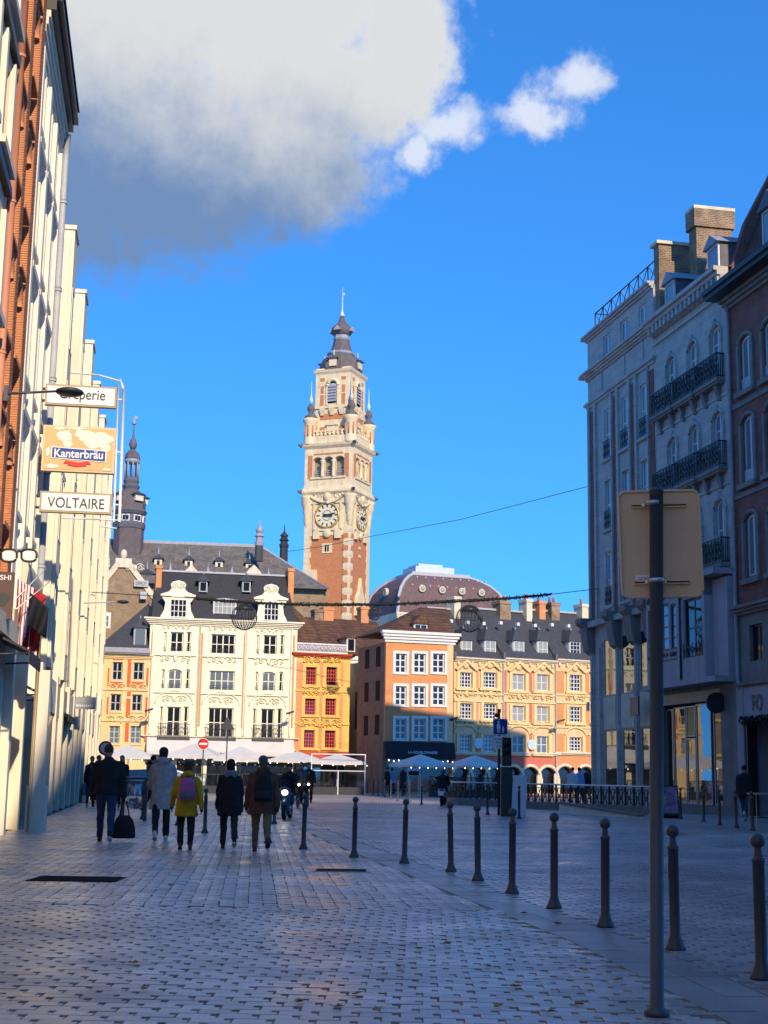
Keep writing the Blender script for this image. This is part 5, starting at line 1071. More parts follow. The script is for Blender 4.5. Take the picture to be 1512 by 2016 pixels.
for k in range(15):
    a = .1 + k * 3.05
    m = MB(); m.box(a, a + .55, -.56, .05, 0, 4.3); m.build('pillar', 'concrete_cream', r3)
    if a + 3.05 < L3:
        m = MB(); m.box(a + .55, a + 3.05, .55, .6, .0, 3.2); 
        sf = m.build('shopfront_back', 'interior_dark', r3); window(r3, a + .6, a + 3.0, .18, 3.1, 2, 1, ('frame_steel', 'frame_tan', 'frame_steel')[k % 3], 'glass_shop', -.42, .08, .07); m = MB(); m.box(a + .55, a + 3.05, -.44 - .04 * (k % 3), .4, 3.1, 4.1); m.build('fascia_board', ('stone_pale', 'wood_beige', 'concrete_cream')[k % 3], r3); m = MB(); m.box(a + .55, a + 3.05, -.46, .5, 0, .18); m.build('plinth', 'stone_grey', r3)
m = MB(); m.box(0, L3, .6, 12, 0, 4.3); m.build('ground_floor_core', 'concrete_cream', r3)
m = MB(); m.box(-.1, L3 + .1, -.1, 12.1, H3, H3 + .2); m.build('parapet', 'zinc', r3)
# ---- dark side of the house beyond the bay building
# ================================================================ signs and fittings on the left fronts
def hang(s, name, label, cat, group=None): f = side_fac(s); return f, f.root(name, label, cat, group)
def board(f, root, x0, x1, y0, y1, m_face, m_edge, th=.16, nm='board'):
    u0, z1 = f.uv(x0, (y0[0])); u1 = f.U(x1, y0[0]); zb = f.Z(x0, y1[0]); z1 = f.Z(x0, y0[0])
    b = MB(); b.box(u0, u1, 0, th, zb, z1); B = b.build(nm, m_edge, root); g_ = MB(); g_.box(u0 + .05, u1 - .05, -.012, .004, zb + .05, z1 - .05); g_.build('face', m_face, B); return u0, u1, zb, z1, B
def brackets(f, root, u0, zs, m_='metal_dark'):
    b = MB()
    for z in zs: b.tube([(-.05, .08, z), (u0 + .05, .08, z)], .035, 6)
    b.build('bracket', m_, root)
f, r = hang(35.6, 'creperie_sign', 'white box sign with dark lettering, topmost of three hung from the white house', 'sign')
u0, u1, zb, zt, B = board(f, r, 90, 231, (755, 766), (796, 806), 'sign_white', 'frame_tan'); brackets(f, r, u0, (zb + .12, zt - .12))
text('lettering', 'Crêperie', 'ink_dark', B, u0 + (u1 - u0) * .20, -.018, zb + .09, (u1 - u0) * .64, (zt - zb) * .66, .006)
f, r = hang(35.6, 'beer_sign', 'peeling orange beer sign with blue banner, middle of three hung signs', 'sign')
u0, u1, zb, zt, B = board(f, r, 86, 229, (836, 841), (926, 934), 'sign_orange', 'stucco_beige', .2); brackets(f, r, u0, (zb + .2, zt - .2))
w, h_ = u1 - u0, zt - zb; rn = random.Random(4)
def blob(cx, cz, rx, rz_, y, n=18, amp=.25):
    return [(u0 + w * (cx + rx * (1 + rn.uniform(-amp, amp)) * math.cos(2 * math.pi * k / n)), y, zb + h_ * (cz + rz_ * (1 + rn.uniform(-amp, amp)) * math.sin(2 * math.pi * k / n))) for k in range(n)]
pt = MB()
for i_, (cx, cz, rx, rz_) in enumerate(((.3, .78, .10, .13), (.74, .72, .2, .2), (.55, .82, .12, .1), (.86, .58, .07, .12), (.35, .6, .06, .07), (.14, .1, .08, .05), (.9, .08, .06, .03), (.45, .95, .12, .03), (.22, .93, .08, .03), (.08, .4, .03, .1))):
    pts = blob(cx, cz, rx, rz_, -.016 - .0012 * i_); c_ = (u0 + w * cx, -.016 - .0012 * i_, zb + h_ * cz); pt.add([c_] + pts, [(0, k + 1, (k + 1) % 18 + 1) for k in range(18)])
pt.each('peeled_patch', 'sign_cream', B)
P2 = lambda a, b: (u0 + w * a, zb + h_ * b)
pt = MB(); pt.prism([P2(.125, .27), P2(.885, .23), P2(.885, .49), P2(.125, .53)], -.032, -.026); pt.build('banner_edge', 'sign_white', B); pt = MB(); pt.prism([P2(.14, .29), P2(.87, .25), P2(.87, .47), P2(.14, .51)], -.040, -.033); pt.build('banner', 'sign_blue', B)
text('lettering', 'Kanterbräu', 'ink_white', B, u0 + w * .17, -.046, zb + h_ * .295, w * .67, h_ * .185, .018)
pt = MB(); pt.prism([P2(.33, .24), P2(.30, .16), P2(.36, .17), P2(.36, .13), P2(.5, .105), P2(.62, .13), P2(.62, .17), P2(.68, .165), P2(.65, .235), P2(.5, .2)], -.034, -.027); pt.build('ribbon', 'sign_red', B)
f, r = hang(35.6, 'voltaire_sign', 'white box sign reading VOLTAIRE, lowest of three hung signs', 'sign')
u0, u1, zb, zt, B = board(f, r, 79, 221, (966, 972), (1007, 1015), 'sign_white', 'frame_tan'); brackets(f, r, u0, (zb + .12, zt - .12))
text('lettering', 'VOLTAIRE', 'ink_dark', B, u0 + (u1 - u0) * .11, -.018, zb + (zt - zb) * .22, (u1 - u0) * .79, (zt - zb) * .5, .004)
# street lamp on an arm
f, r = hang(27.9, 'wall_lamp', 'flat dark oval street lamp on a long arm from the brick house', 'lamp')
u, z = f.uv(8, 775); ue, ze = f.uv(137, 772); m = MB(); m.tube([(-.05, 0, z), (ue - .1, 0, ze + .02)], [.03, .022], 8); m.box(-.06, .02, -.08, .08, z - .16, z + .16); m.build('arm', 'metal_grey', r); m = MB(); m.ell((ue, 0, ze), (.285, .26, .085), 20, 8); m.build('lamp_head', 'metal_dark', r)
f, r = hang(60.0, 'wall_lamp', 'thin lamp arm with flat head in front of the brick gable', 'lamp'); u, z = f.uv(188, 1188); ue, ze = f.uv(242, 1185); m = MB(); m.tube([(-.1, 0, z), (ue, 0, ze)], .03, 6); m.build('arm', 'zinc', r); m = MB(); m.ell((ue, 0, ze), (.26, .2, .08), 14, 6); m.build('lamp_head', 'metal_dark', r)
# spectacles sign
f, r = hang(28.2, 'spectacles_sign', 'giant white spectacles sign with black rims', 'sign')
for nm, (xa, xb) in (('left', (2, 33)), ('right', (42, 72))):
    ua, ub = f.U(xa, 1093), f.U(xb, 1093); zc_ = f.Z((xa + xb) / 2, 1093); rx, rz_ = (ub - ua) / 2, (ub - ua) * .40; c = (ua + ub) / 2; n = 24
    P_ = [(c + rx * math.copysign(abs(math.cos(a)) ** .7, math.cos(a)), zc_ + rz_ * math.copysign(abs(math.sin(a)) ** .75, math.sin(a)) * (1.0 if math.sin(a) > 0 else 1.05)) for a in np.linspace(0, 2 * math.pi, n + 1)[:-1]]
    m = MB(); m.prism(P_, .02, .06); m.build('lens', 'sign_white', r); m = MB(); m.tube([(x, .03, z) for x, z in P_], .026, 6, closed=True); m.build('rim', 'metal_black', r)
ua, ub = f.U(32, 1089), f.U(43, 1089); z = f.Z(37, 1088); m = MB(); m.tube([(ua, .03, z), ((ua + ub) / 2, .03, z + .04), (ub, .03, z)], .026, 6); m.tube([(-.1, .04, z + .05), (f.U(2, 1090), .04, z + .05)], .03, 6); m.build('bridge', 'metal_black', r)
# brown restaurant sign
f, r = hang(28.0, 'sushi_sign', 'tall brown hanging sign with white capitals', 'sign'); u1 = f.U(28, 1130); zt, zb = f.Z(14, 1126), f.Z(14, 1219); m = MB(); m.box(.05, u1, 0, .12, zb, zt); B = m.build('board', 'sign_brown', r)
w1 = f.U(22, 1137) - f.U(-13, 1137); text('lettering', 'SUSHI', 'ink_white', B, f.U(22, 1137) - w1 * 1.15, -.01, f.Z(10, 1142), w1 * 1.15, f.Z(10, 1132) - f.Z(10, 1142), .01)
m = MB(); c = f.U(2, 1180); zc_ = f.Z(2, 1180); m.prism([(c + .16 * math.cos(a) * (1 + .3 * math.sin(3 * a)), zc_ + .13 * math.sin(a)) for a in np.linspace(0, 6.283, 19)[:-1]], -.012, -.004); m.build('emblem', 'metal_dark', B)
# grey shop sign
f, r = hang(57.0, 'grey_shop_sign', 'flat grey projecting shop sign with small white letters', 'sign'); u0, u1 = f.U(146, 1372), f.U(189, 1372); zt, zb = f.Z(165, 1372), f.Z(165, 1396); m = MB(); m.box(u0, u1, 0, .1, zb, zt); B = m.build('board', 'sign_grey', r); m = MB(); m.box(-.2, u0, .03, .07, (zb + zt) / 2, (zb + zt) / 2 + .06); m.build('bracket', 'metal_dark', r)
m = MB(); c = (u0 + u1) / 2; m.tube([(c - .05 + .05 * math.cos(a), -.008, zb + (zt - zb) * .68 + .05 * math.sin(a)) for a in np.linspace(0, 6, 12)], .01, 5)
for k in range(9): m.box(u0 + .1 + k * .075, u0 + .15 + k * .075, -.012, -.004, zb + (zt - zb) * .2, zb + (zt - zb) * .36)
m.build('lettering', 'ink_white', B)
# steel ladder frame of a missing sign
f, r = hang(45.0, 'rod_rack', 'bare pale steel frame of rods standing out beside the hung signs', 'rack'); m = MB()
P_ = lambda x, y: (f.uv(x, y)[0], .05, f.uv(x, y)[1])
for a, b, rr in (((233, 757), (224, 1027), .035), ((244, 762), (235, 1027), .05), ((195, 738), (238, 750), .03), ((236, 745), (244, 768), .04), ((226, 785), (246, 787), .03), ((222, 888), (242, 891), .03), ((196, 1022), (236, 1024), .03), ((196, 1035), (230, 1040), .03), ((222, 992), (240, 995), .03)): m.tube([P_(*a), P_(*b)], rr, 6)
m.tube([(-.3, .05, P_(195, 738)[2] + .05), P_(195, 738)], .03, 6); m.tube([(-.3, .05, P_(196, 1022)[2]), P_(196, 1022)], .03, 6); m.build('rods', 'metal_white', r)
# awnings
def awning(root, s0, s1, z, out, drop, m_):
    a = MB(); a.prismx([(0, z), (-out, z - drop), (-out, z - drop - .25), (-out + .03, z - drop - .25), (-out + .03, z - drop - .03), (0, z - .05)], s0, s1); A = a.build('awning', m_, root)
    b = MB()
    for s in (s0 + .03, s1 - .05): b.tube([(s, -.02, z - drop - .1), (s, -out + .05, z - drop - .06)], .02, 5)
    b.build('awning_arm', 'metal_grey', A); return A
awning(r1, 1.8, 4.4, 4.0, .75, .35, 'canvas_dark')
awning(r2, 3.2, 5.6, 3.45, .6, .3, 'canvas_grey'); awning(r3, 13.2, 17.6, 3.6, .7, .35, 'canvas_dark')
# boarded hoarding and white post in front of the shops
hb_ = thing('plywood_hoarding', 'tall beige plywood hoarding leaning out from the shop wall', 'hoarding', tuple((FL.O + FL.u * 35.6)) + (0,), FL.rz); m = MB(); m.prism([(0, 0), (2.6, 0), (2.6, 2.75), (0, 2.1)], -.5, -.4); m.build('panel', 'wood_beige', hb_); m = MB(); m.box(0, .08, -.4, 0, 0, 2.1); m.box(2.5, 2.58, -.4, 0, 0, 2.6); m.build('brace', 'wood_beige', hb_)
pp = thing('shop_pillar_base', 'square ivory pillar base standing out at the foot of the white house', 'pillar', tuple(FL.O + FL.u * 33.2 - FL.n * .62) + (0,), FL.rz); m = MB(); m.box(-.3, .3, -.22, .22, 0, 1.0); m.build('base', 'stucco_ivory', pp); m = MB(); m.box(-.22, .22, -.15, .15, 1.0, 3.6); m.build('shaft', 'stucco_ivory', pp)
# flags
def flag(name, label, s, zt, w, h, m_, out0, stripes=None, seed=0):
    f = side_fac(s); r = f.root(name, label, 'flag', 'flags on the left fronts'); n, k = 9, 12; m = MB(); V = []
    for j in range(k + 1):
        for i in range(n + 1):
            a, b = i / n, j / k; V.append((out0 + w * a * (1 - .12 * b), .14 * math.sin(a * 9 + b * 3 + seed) * (.3 + b), zt - .35 * a - h * b * (1 - .15 * a)))
    m.add(V, [(j * (n + 1) + i, j * (n + 1) + i + 1, (j + 1) * (n + 1) + i + 1, (j + 1) * (n + 1) + i) for j in range(k) for i in range(n)], True); c = m.build('cloth', m_, r); c.modifiers.new('th', 'SOLIDIFY').thickness = .008
    if stripes:
        q = MB()
        for st in stripes:
            V = []
            for j in range(k + 1):
                for e in (0, .07):
                    a, b = st + e, j / k; V.append((out0 + w * a * (1 - .12 * b), .14 * math.sin(a * 9 + b * 3 + seed) * (.3 + b) - .014, zt - .35 * a - h * b * (1 - .15 * a)))
            q.add(V, [(j * 2, j * 2 + 1, j * 2 + 3, j * 2 + 2) for j in range(k)], True)
        q.build('stripes', 'ink_white', c)
    p = MB(); p.tube([(0, 0, zt - .5), (out0 + w * .95, 0, zt + .25)], .013, 6); p.build('flag_pole', 'metal_white', r)
    return r
ff = side_fac(31.6); flag('striped_flag', 'red flag with white stripes hanging below the spectacles sign', 31.6, ff.Z(55, 1140), ff.U(92, 1150) - ff.U(34, 1150), 1.5, 'flag_red', ff.U(34, 1150), (.05, .16, .27, .38, .5), 0)
ff = side_fac(31.0); flag('black_flag', 'black flag bunched in front of the striped red flag', 31.0, ff.Z(70, 1166), ff.U(98, 1180) - ff.U(58, 1180), .75, 'flag_black', ff.U(58, 1180), None, 2)
pf = thing('flag_mast', 'tan mast of bundled poles standing below the flags', 'mast', tuple(FL.O + FL.u * 32.3 - FL.n * .55) + (0,), FL.rz); m = MB()
for k in range(5): m.tube([(.04 * k, .03 * (k % 2), 0), (.04 * k + .02 * (k - 2), .03 * (k % 2), 4.6)], .022, 6)
m.build('poles', 'wood_beige', pf)
# ================================================================ right side of the street
AR = R(11.5); UR = (math.sin(AR), -math.cos(AR)); OR_ = np.array([25.5, 0]) + 74.3 * np.array([-math.sin(AR), math.cos(AR)]); FR = Fac(OR_, UR)
def rroot(name, label, u): p = FR.O + FR.u * u; return thing(name, label, 'building', (p[0], p[1], 0), FR.rz)
# ---- grey corner building
G = rroot('grey_corner_building', 'grey stone corner building with brick strips and roof railing', 0); GW = 9.1
cols = [(2.38, 3.42), (4.8, 5.88), (7.25, 8.28)]; ops = []
for (z0_, z1_) in ((22.45, 23.72), (17.2, 19.82), (13.6, 16.15), (9.75, 12.42)): ops += [(a, b, z0_, z1_) for a, b in cols]
m = MB(); body(m, 0, GW, 8.9, 24.3, 14, ops, .3); m.build('wall', 'stone_grey', G)
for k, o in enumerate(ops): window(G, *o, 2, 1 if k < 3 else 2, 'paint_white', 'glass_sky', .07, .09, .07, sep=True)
bs = MB()
for (a, b) in ((.35, 1.05), (3.62, 4.25), (6.08, 6.7), (8.4, 8.98)): bs.box(a, b, -.03, .02, 9.4, 20.2)
bs.each('brick_strip', 'brick_dark', G)
fl = MB()
for (a, b) in ((.12, .34), (1.06, 1.3), (3.42, 3.61), (4.26, 4.5), (5.88, 6.07), (6.71, 6.95), (8.29, 8.39)): fl.box(a, b, -.12, .02, 9.2, 20.6)
for (a, b) in cols:
    for z in (17.2, 13.6, 9.75): fl.box(a - .2, b + .2, -.16, .02, z - .14, z); fl.box(a - .1, b + .1, -.06, .02, z - 1.1, z - .3)
for a in (1.2, 4.4, 6.8): fl.box(a, a + 1.0, -.05, .02, 20.8, 21.9)
fl.each('stone_flute', 'stone_grey', G)
m = MB(); cornice(m, 0, GW, 20.45, 20.75, .2, 2); cornice(m, -.05, GW, 21.95, 22.35, .42, 4, ends=False); m.box(-.4, 0, -.4, 3, 22.15, 22.34); cornice(m, -.05, GW, 24.1, 24.45, .3, 3, ends=False); m.box(-.3, 0, -.3, 3, 24.25, 24.44); m.each('cornice', 'stone_grey', G)
gd = MB()
for (a, b) in cols:
    for z in (17.2, 13.6, 9.75):
        gd.box(a, b, -.1, -.06, z + .92, z + .97); gd.box(a, b, -.1, -.06, z + .1, z + .14); gd.box(a, b, -.1, -.06, z + .78, z + .81)
        n = 6
        for k in range(n + 1): u = a + (b - a) * k / n; gd.box(u - .012, u + .012, -.09, -.07, z + .1, z + .95)
        for k in range(3):
            u = a + (b - a) * (k + .5) / 3; gd.tube([(u - .16, -.08, z + .14), (u + .16, -.08, z + .78)], .014, 4); gd.tube([(u + .16, -.08, z + .14), (u - .16, -.08, z + .78)], .014, 4)
gd.build('window_guards', 'metal_black', G)
rl = MB(); zt = 25.65; zb = 24.45
for z in (zb + .1, zt): rl.tube([(0.4, .3, z), (GW - .1, .3, z)], .035, 6); rl.tube([(.4, .3, z), (.4, 5, z)], .03, 5)
for k in range(8):
    u = .4 + (GW - .5) * k / 7; rl.tube([(u, .3, zb), (u, .3, zt)], .03, 5)
    if k < 7: u2 = .4 + (GW - .5) * (k + 1) / 7; rl.tube([(u, .3, zb + .1), (u2, .3, zt)], .02, 4); rl.tube([(u, .3, zt), (u2, .3, zb + .1)], .02, 4)
rl.build('roof_railing', 'metal_black', G)
mz = [(1.93, 3.53), (4.35, 5.95), (6.72, 8.05)]; op2 = [(a, b, 5.35, 8.15) for a, b in mz] + [(a, b, 1.0, 3.67) for a, b in mz]
m = MB(); body(m, 0, GW, 0, 8.88, 10.9, op2, .4); m.build('shop_wall', 'stone_grey', G)
for o in op2: window(G, *o, 1, 1, 'frame_tan', 'glass_shop', .0, .05, .04)
m = MB()
for u in (.1, 1.22, 3.68, 6.08, 8.25): m.box(u, u + .5, -.07, .02, .0, 8.0); m.box(u + .15, u + .38, -.13, -.06, .3, 7.8)
m.each('stone_pier', 'stone_grey', G)
for u in (-.2, 3.5, 5.9, 8.1):
    m = MB(); m.prismx([(.02, 9.35), (-.75, 9.35), (-.75, 9.1), (-.5, 8.9), (-.42, 8.2), (-.3, 7.7), (.02, 7.5)], u, u + .85); m.build('bracket', 'stone_grey_dark', G)
m = MB()
for a, b in mz: m.box(a - .02, b + .02, -.06, .02, 3.72, 5.3)
m.each('spandrel_panel', 'stone_pale', G); m = MB(); m.box(-.1, GW, -.4, .02, 8.88, 9.16); m.build('ledge', 'stone_grey', G)
m = MB(); m.box(6.9, 7.9, -.62, -.55, 4.2, 5.05); m.build('hanging_sign', 'metal_dark', G); m = MB(); m.box(.0, .3, -.26, -.2, 4.7, 5.15); m.build('street_plate', 'stone_pale', G)
# ---- middle house with iron balconies and a timber bay
M_ = rroot('balcony_house', 'grey stone house with arched windows and ornate black iron balconies', 9.12); MW = 7.85; c0 = 9.12
cols = [(10.55 - c0, 11.5 - c0), (12.88 - c0, 13.84 - c0), (15.22 - c0, 16.2 - c0)]; ops = []
for (z0_, z1_) in ((17.85, 20.15), (14.15, 16.42), (10.2, 12.72)): ops += [(a, b, z0_, z1_, z1_ - .46) for a, b in cols]
m = MB(); body(m, 0, MW, 5.2, 21.6, 11, ops, .35); m.build('wall', 'stone_grey', M_)
for k, o in enumerate(ops):
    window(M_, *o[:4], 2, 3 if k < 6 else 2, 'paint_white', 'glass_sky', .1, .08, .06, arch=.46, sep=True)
    tr = MB(); c = (o[0] + o[1]) / 2; r_ = (o[1] - o[0]) / 2 + .1; tr.tube([(c + r_ * math.cos(a), -.02, o[4] + (.46 + .1) * math.sin(a)) for a in np.linspace(0, math.pi, 14)], .075, 6); tr.box(c - r_ - .07, c - r_ + .07, -.09, .02, o[2], o[4]); tr.box(c + r_ - .07, c + r_ + .07, -.09, .02, o[2], o[4]); tr.ell((c, -.06, o[3] + .12), (.14, .12, .2), 8, 6); tr.build('window_surround', 'stone_grey', M_)
def iron_balcony(par, u0, u1, z, h=1.05, out=.34):
    sl = MB(); sl.box(u0 - .05, u1 + .05, -out - .06, .02, z - .16, z); sl.box(u0, u1, -out, .02, z - .26, z - .16)
    for q in (.2, .8): u = u0 + (u1 - u0) * q; sl.prismx([(.02, z - .2), (-out * .8, z - .25), (-out * .5, z - .6), (-.1, z - .85), (.02, z - .9)], u - .12, u + .12)
    B = sl.build('balcony', 'stone_grey_dark', par); r_ = MB(); y = -out
    r_.box(u0, u1, y - .03, y + .03, z + h - .05, z + h); r_.box(u0, u1, y - .02, y + .02, z + .06, z + .1); n = 7
    for k in range(n + 1):
        u = u0 + (u1 - u0) * k / n; r_.box(u - .018, u + .018, y - .018, y + .018, z, z + h)
        if k < n:
            uc = u + (u1 - u0) / n / 2
            for j, zz_ in enumerate((.25, .52, .8)): scroll(r_, uc, z + zz_, .14, y, .022, 1.4, 1 if (k + j) % 2 else -1, j)
            r_.tube([(u, y, z + .1), (uc + .05, y, z + .4), (uc - .05, y, z + .65), (u + (u1 - u0) / n, y, z + h - .05)], .018, 4)
    for u in (u0, u1):
        r_.box(u - .025, u + .025, y, 0, z + h - .05, z + h); r_.box(u - .02, u + .02, y, 0, z + .06, z + .1)
        for k in range(4): r_.box(u - .012, u + .012, y * k / 4 - .012, y * k / 4 + .012, z, z + h)
    r_.build('iron_railing', 'metal_black', B)
for z in (17.72, 14.0, 10.0):
    for (a, b) in ((9.4, 11.65), (11.9, 14.0), (14.25, 16.45)): iron_balcony(M_, a - c0, b - c0, z)
tr = MB(); cornice(tr, 0, MW, 21.6, 22.35, .6, 4, ends=False); tr.box(0, MW, -.1, .02, 21.2, 21.35)
for k in range(17): u = .2 + k * .46; tr.box(u, u + .2, -.42, .02, 21.62, 22.0)
for z in (16.95, 13.2): tr.box(0, MW, -.05, .02, z, z + .12)
tr.each('cornice_course', 'stone_grey', M_)
m = MB(); roofbox(m, 0, MW, .1, 22.35, 0, MW, 1.6, 24.3, 10); m.build('roof', 'slate_dark', M_)
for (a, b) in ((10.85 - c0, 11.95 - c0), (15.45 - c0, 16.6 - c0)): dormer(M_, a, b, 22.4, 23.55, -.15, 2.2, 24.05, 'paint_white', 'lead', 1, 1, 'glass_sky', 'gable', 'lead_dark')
# big chimneys (sun on their faces)
def depth_at(px_, py_, u): # how far back a roof stack stands so that its near corner is seen at this place
    lo, hi = 0.0, 12.0
    for _ in range(40):
        mid = (lo + hi) / 2
        if FR.U(px_, py_, mid) > u: lo = mid
        else: hi = mid
    return lo
for nm, lb, u0, u1, xa, xb, y_, ytop in (('broad_chimney', 'low broad brick chimney stack behind the roof railing', 8.9, 9.5, 1297, 1368, 500, 477), ('tall_chimney', 'tall brick chimney stack with pale cap between the two roof dormers', 10.6, 11.4, 1371, 1441, 470, 407)):
    d0 = min(depth_at(xa, y_, u1), depth_at(xb, y_, u1)); d1 = max(depth_at(xa, y_, u1), depth_at(xb, y_, u1)); zt = FR.Z((xa + xb) / 2, ytop, (d0 + d1) / 2)
    ch = thing(nm, lb, 'chimney', tuple(FR.O) + (0,), FR.rz); m = MB(); m.box(u0, u1, d0, d1, 22.4, zt - .15)
    if nm[0] == 't': m.box(u0 - .1, u1 + .1, d0 - .12, d1 + .12, zt - 1.0, zt - .15)
    m.build('stack', 'brick_chimney', ch); m = MB(); m.box(u0 - .12, u1 + .12, d0 - .14, d1 + .14, zt - .15, zt); m.build('cap', 'stone_pale', ch); print(nm, d0, d1, zt)
# timber bay over the shop
by = MB(); bz0, bz1 = 5.35, 9.55; yb = -.75; tops = [(.3, yb), (5.0, yb), (5.5, -.35), (7.2, -.35)]
bw = [(.45, 1.05, 6.85, 8.75), (1.25, 2.75, 6.85, 8.85), (2.95, 3.55, 6.85, 8.75)]
wall(by, .25, 3.85, bz0, bz1, bw, .2, yb); by.box(.25, 3.85, yb + .2, .02, bz0, bz1); by.box(3.86, 6.2, yb + .1, .02, bz0, 6.35); by.box(3.86, 4.1, yb + .1, .02, 6.35, 9.5); by.box(5.95, 6.2, yb + .1, .02, 6.35, 9.5); by.box(3.86, 6.2, yb + .1, .02, 8.8, 9.5); by.box(6.21, 7.6, -.3, .02, bz0, 9.4); by.box(.1, 7.7, -.95, .02, 5.2, 5.42); by.box(.15, 7.6, yb - .12, .02, 9.5, 9.75)
bay = by.build('timber_bay', 'stone_mauve', M_)
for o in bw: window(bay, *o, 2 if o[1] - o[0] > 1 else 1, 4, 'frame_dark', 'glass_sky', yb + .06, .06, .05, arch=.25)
window(bay, 4.1, 5.95, 6.35, 8.8, 2, 2, 'frame_dark', 'glass', yb + .2, .1, .06)
ir = MB()
for o in bw:
    for k in range(4): scroll(ir, o[0] + (o[1] - o[0]) * (k + .5) / 4, 6.6, .12, yb - .03, .02); scroll(ir, o[0] + (o[1] - o[0]) * (k + .5) / 4, 9.15, .16, yb - .03, .03, 1.2, 1 if k % 2 else -1)
    ir.box(o[0], o[1], yb - .04, yb - .02, 6.82, 6.86); ir.box(o[0], o[1], yb - .04, yb - .02, 6.38, 6.42)
for k in range(5): ir.box(4.1 + k * .46, 4.13 + k * .46, yb + .05, yb + .08, 6.35, 6.95)
for k in range(5): scroll(ir, 4.3 + k * .38, 6.65, .15, yb + .04, .025)
ir.each('bay_scroll', 'metal_black', bay)
md = MB(); md.prism([(5.0 + .55 * math.cos(a) * (1 + .12 * math.sin(4 * a)), 9.15 + .32 * math.sin(a)) for a in np.linspace(0, 6.283, 25)[:-1]], yb - .02, yb + .12); md.build('carved_shield', 'stone_grey_dark', bay)
# glass shop below
so = [(.25, 1.0, .35, 4.4), (1.08, 2.35, .35, 4.45), (2.43, 3.35, .35, 3.1), (3.43, 4.9, .35, 4.5), (5.15, 6.2, .35, 4.45)]
m = MB(); m.box(0, MW, .35, 10.8, 0, 5.18); m.build('shop_core', 'interior_dark', M_); m = MB(); m.box(.0, .22, -.12, .34, 0, 5.18); m.box(6.35, MW, -.12, .34, 0, 5.18); m.box(.22, 6.35, -.02, .34, 0, .34); m.box(.22, 6.35, -.05, .34, 4.55, 5.18); m.build('shop_frame_wall', 'stone_grey_dark', M_)
for k, o in enumerate(so): window(M_, *o, 1, 1, 'frame_steel', 'glass_shop', .1, .06, .05)
window(M_, 2.43, 3.35, 3.16, 4.45, 1, 1, 'frame_steel', 'stucco_gold', .1, .05, .04); m = MB(); m.box(.3, 6.3, -.12, -.05, 4.56, 5.0); m.build('timber_fascia', 'panel_orange' if False else 'frame_tan', M_)
dk = MB(); dk.prismx([(-.45 + .42 * math.cos(a), 4.4 + .42 * math.sin(a)) for a in np.linspace(0, 6.283, 21)[:-1]], 6.62, 6.7); d_ = dk.build('round_sign', 'metal_dark', M_); dk = MB(); dk.tube([(6.6, .0, 4.75), (6.65, -.5, 4.8)], .02, 5); dk.build('sign_bracket', 'metal_black', d_)
# ---- dark brick house
Dk = rroot('dark_brick_house', 'dark red brick house with white framed windows and heavy eaves', 16.99); DW = 11.0; c0 = 16.99
cols = [(17.95 - c0, 18.98 - c0), (20.0 - c0, 21.0 - c0), (22.1 - c0, 23.1 - c0), (24.2 - c0, 25.2 - c0)]; ops = []
for (z0_, z1_) in ((16.75, 18.9), (13.0, 15.6), (9.2, 11.65)): ops += [(a, b, z0_, z1_, z1_ - .28) for a, b in cols]
m = MB(); body(m, 0, DW, 7.95, 20.4, 11, ops, .3); m.build('wall', 'brick_dark', Dk)
for o in ops:
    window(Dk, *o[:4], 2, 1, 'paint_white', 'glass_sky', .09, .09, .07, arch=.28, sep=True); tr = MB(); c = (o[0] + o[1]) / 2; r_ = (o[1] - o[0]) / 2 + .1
    tr.tube([(c + r_ * math.cos(a), -.02, o[4] + .38 * math.sin(a)) for a in np.linspace(0, math.pi, 12)], .09, 6); tr.box(c - r_ - .09, c - r_ + .09, -.1, .02, o[2] - .1, o[4]); tr.box(c + r_ - .09, c + r_ + .09, -.1, .02, o[2] - .1, o[4]); tr.box(o[0] - .3, o[1] + .3, -.2, .02, o[2] - .3, o[2] - .1); tr.build('stone_surround', 'stone_grey_dark', Dk)
    if o[2] > 12: g_ = MB(); g_.box(o[0] + .02, o[1] - .02, .02, .05, o[2], o[2] + .45); g_.build('window_guard', 'zinc', Dk)
m = MB(); cornice(m, -.1, DW, 20.4, 20.8, .4, 3, ends=False); m.box(0, DW, -.06, .02, 16.1, 16.3); m.box(0, DW, -.06, .02, 12.4, 12.6); m.each('string_course', 'stone_grey_dark', Dk); m = MB(); m.box(-.25, DW, -.95, .1, 20.8, 21.0); m.box(-.3, DW, -1.05, -.75, 21.0, 21.2); m.build('eaves', 'frame_dark', Dk)
m = MB(); roofbox(m, 0, DW, -.1, 21.05, 0.0, DW, 2.4, 26.6, 11); m.build('roof', 'tile_brown', Dk); m = MB(); m.prismx([(-.2, 21.05), (.9, 24.4), (2.3, 27.0), (2.9, 27.0), (10, 21.05)], -.35, .0); m.build('gable_parapet', 'brick_dark', Dk)
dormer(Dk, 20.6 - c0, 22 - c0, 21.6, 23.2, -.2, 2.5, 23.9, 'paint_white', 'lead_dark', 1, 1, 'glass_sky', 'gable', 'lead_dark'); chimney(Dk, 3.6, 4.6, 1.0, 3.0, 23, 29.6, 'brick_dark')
m = MB(); m.tube([(.12, -.16, 20.7), (.12, -.12, 20.2), (.12, -.12, 5.3), (.3, -.12, 4.9)], .075, 10)
for z in (7, 9.5, 12, 14.5, 17, 19.5): m.tube([(.12, -.12, z), (.12, -.12, z + .1)], .095, 10)
m.build('downpipe', 'stone_mauve', Dk)
m = MB(); body(m, 0, DW, 5.05, 7.93, 10.9, [(1.0, 2.1, 5.9, 7.3), (3.2, 4.6, 5.9, 7.3), (5.5, 6.9, 5.9, 7.3)], .3); m.build('mezzanine_wall', 'stone_grey_dark', Dk)
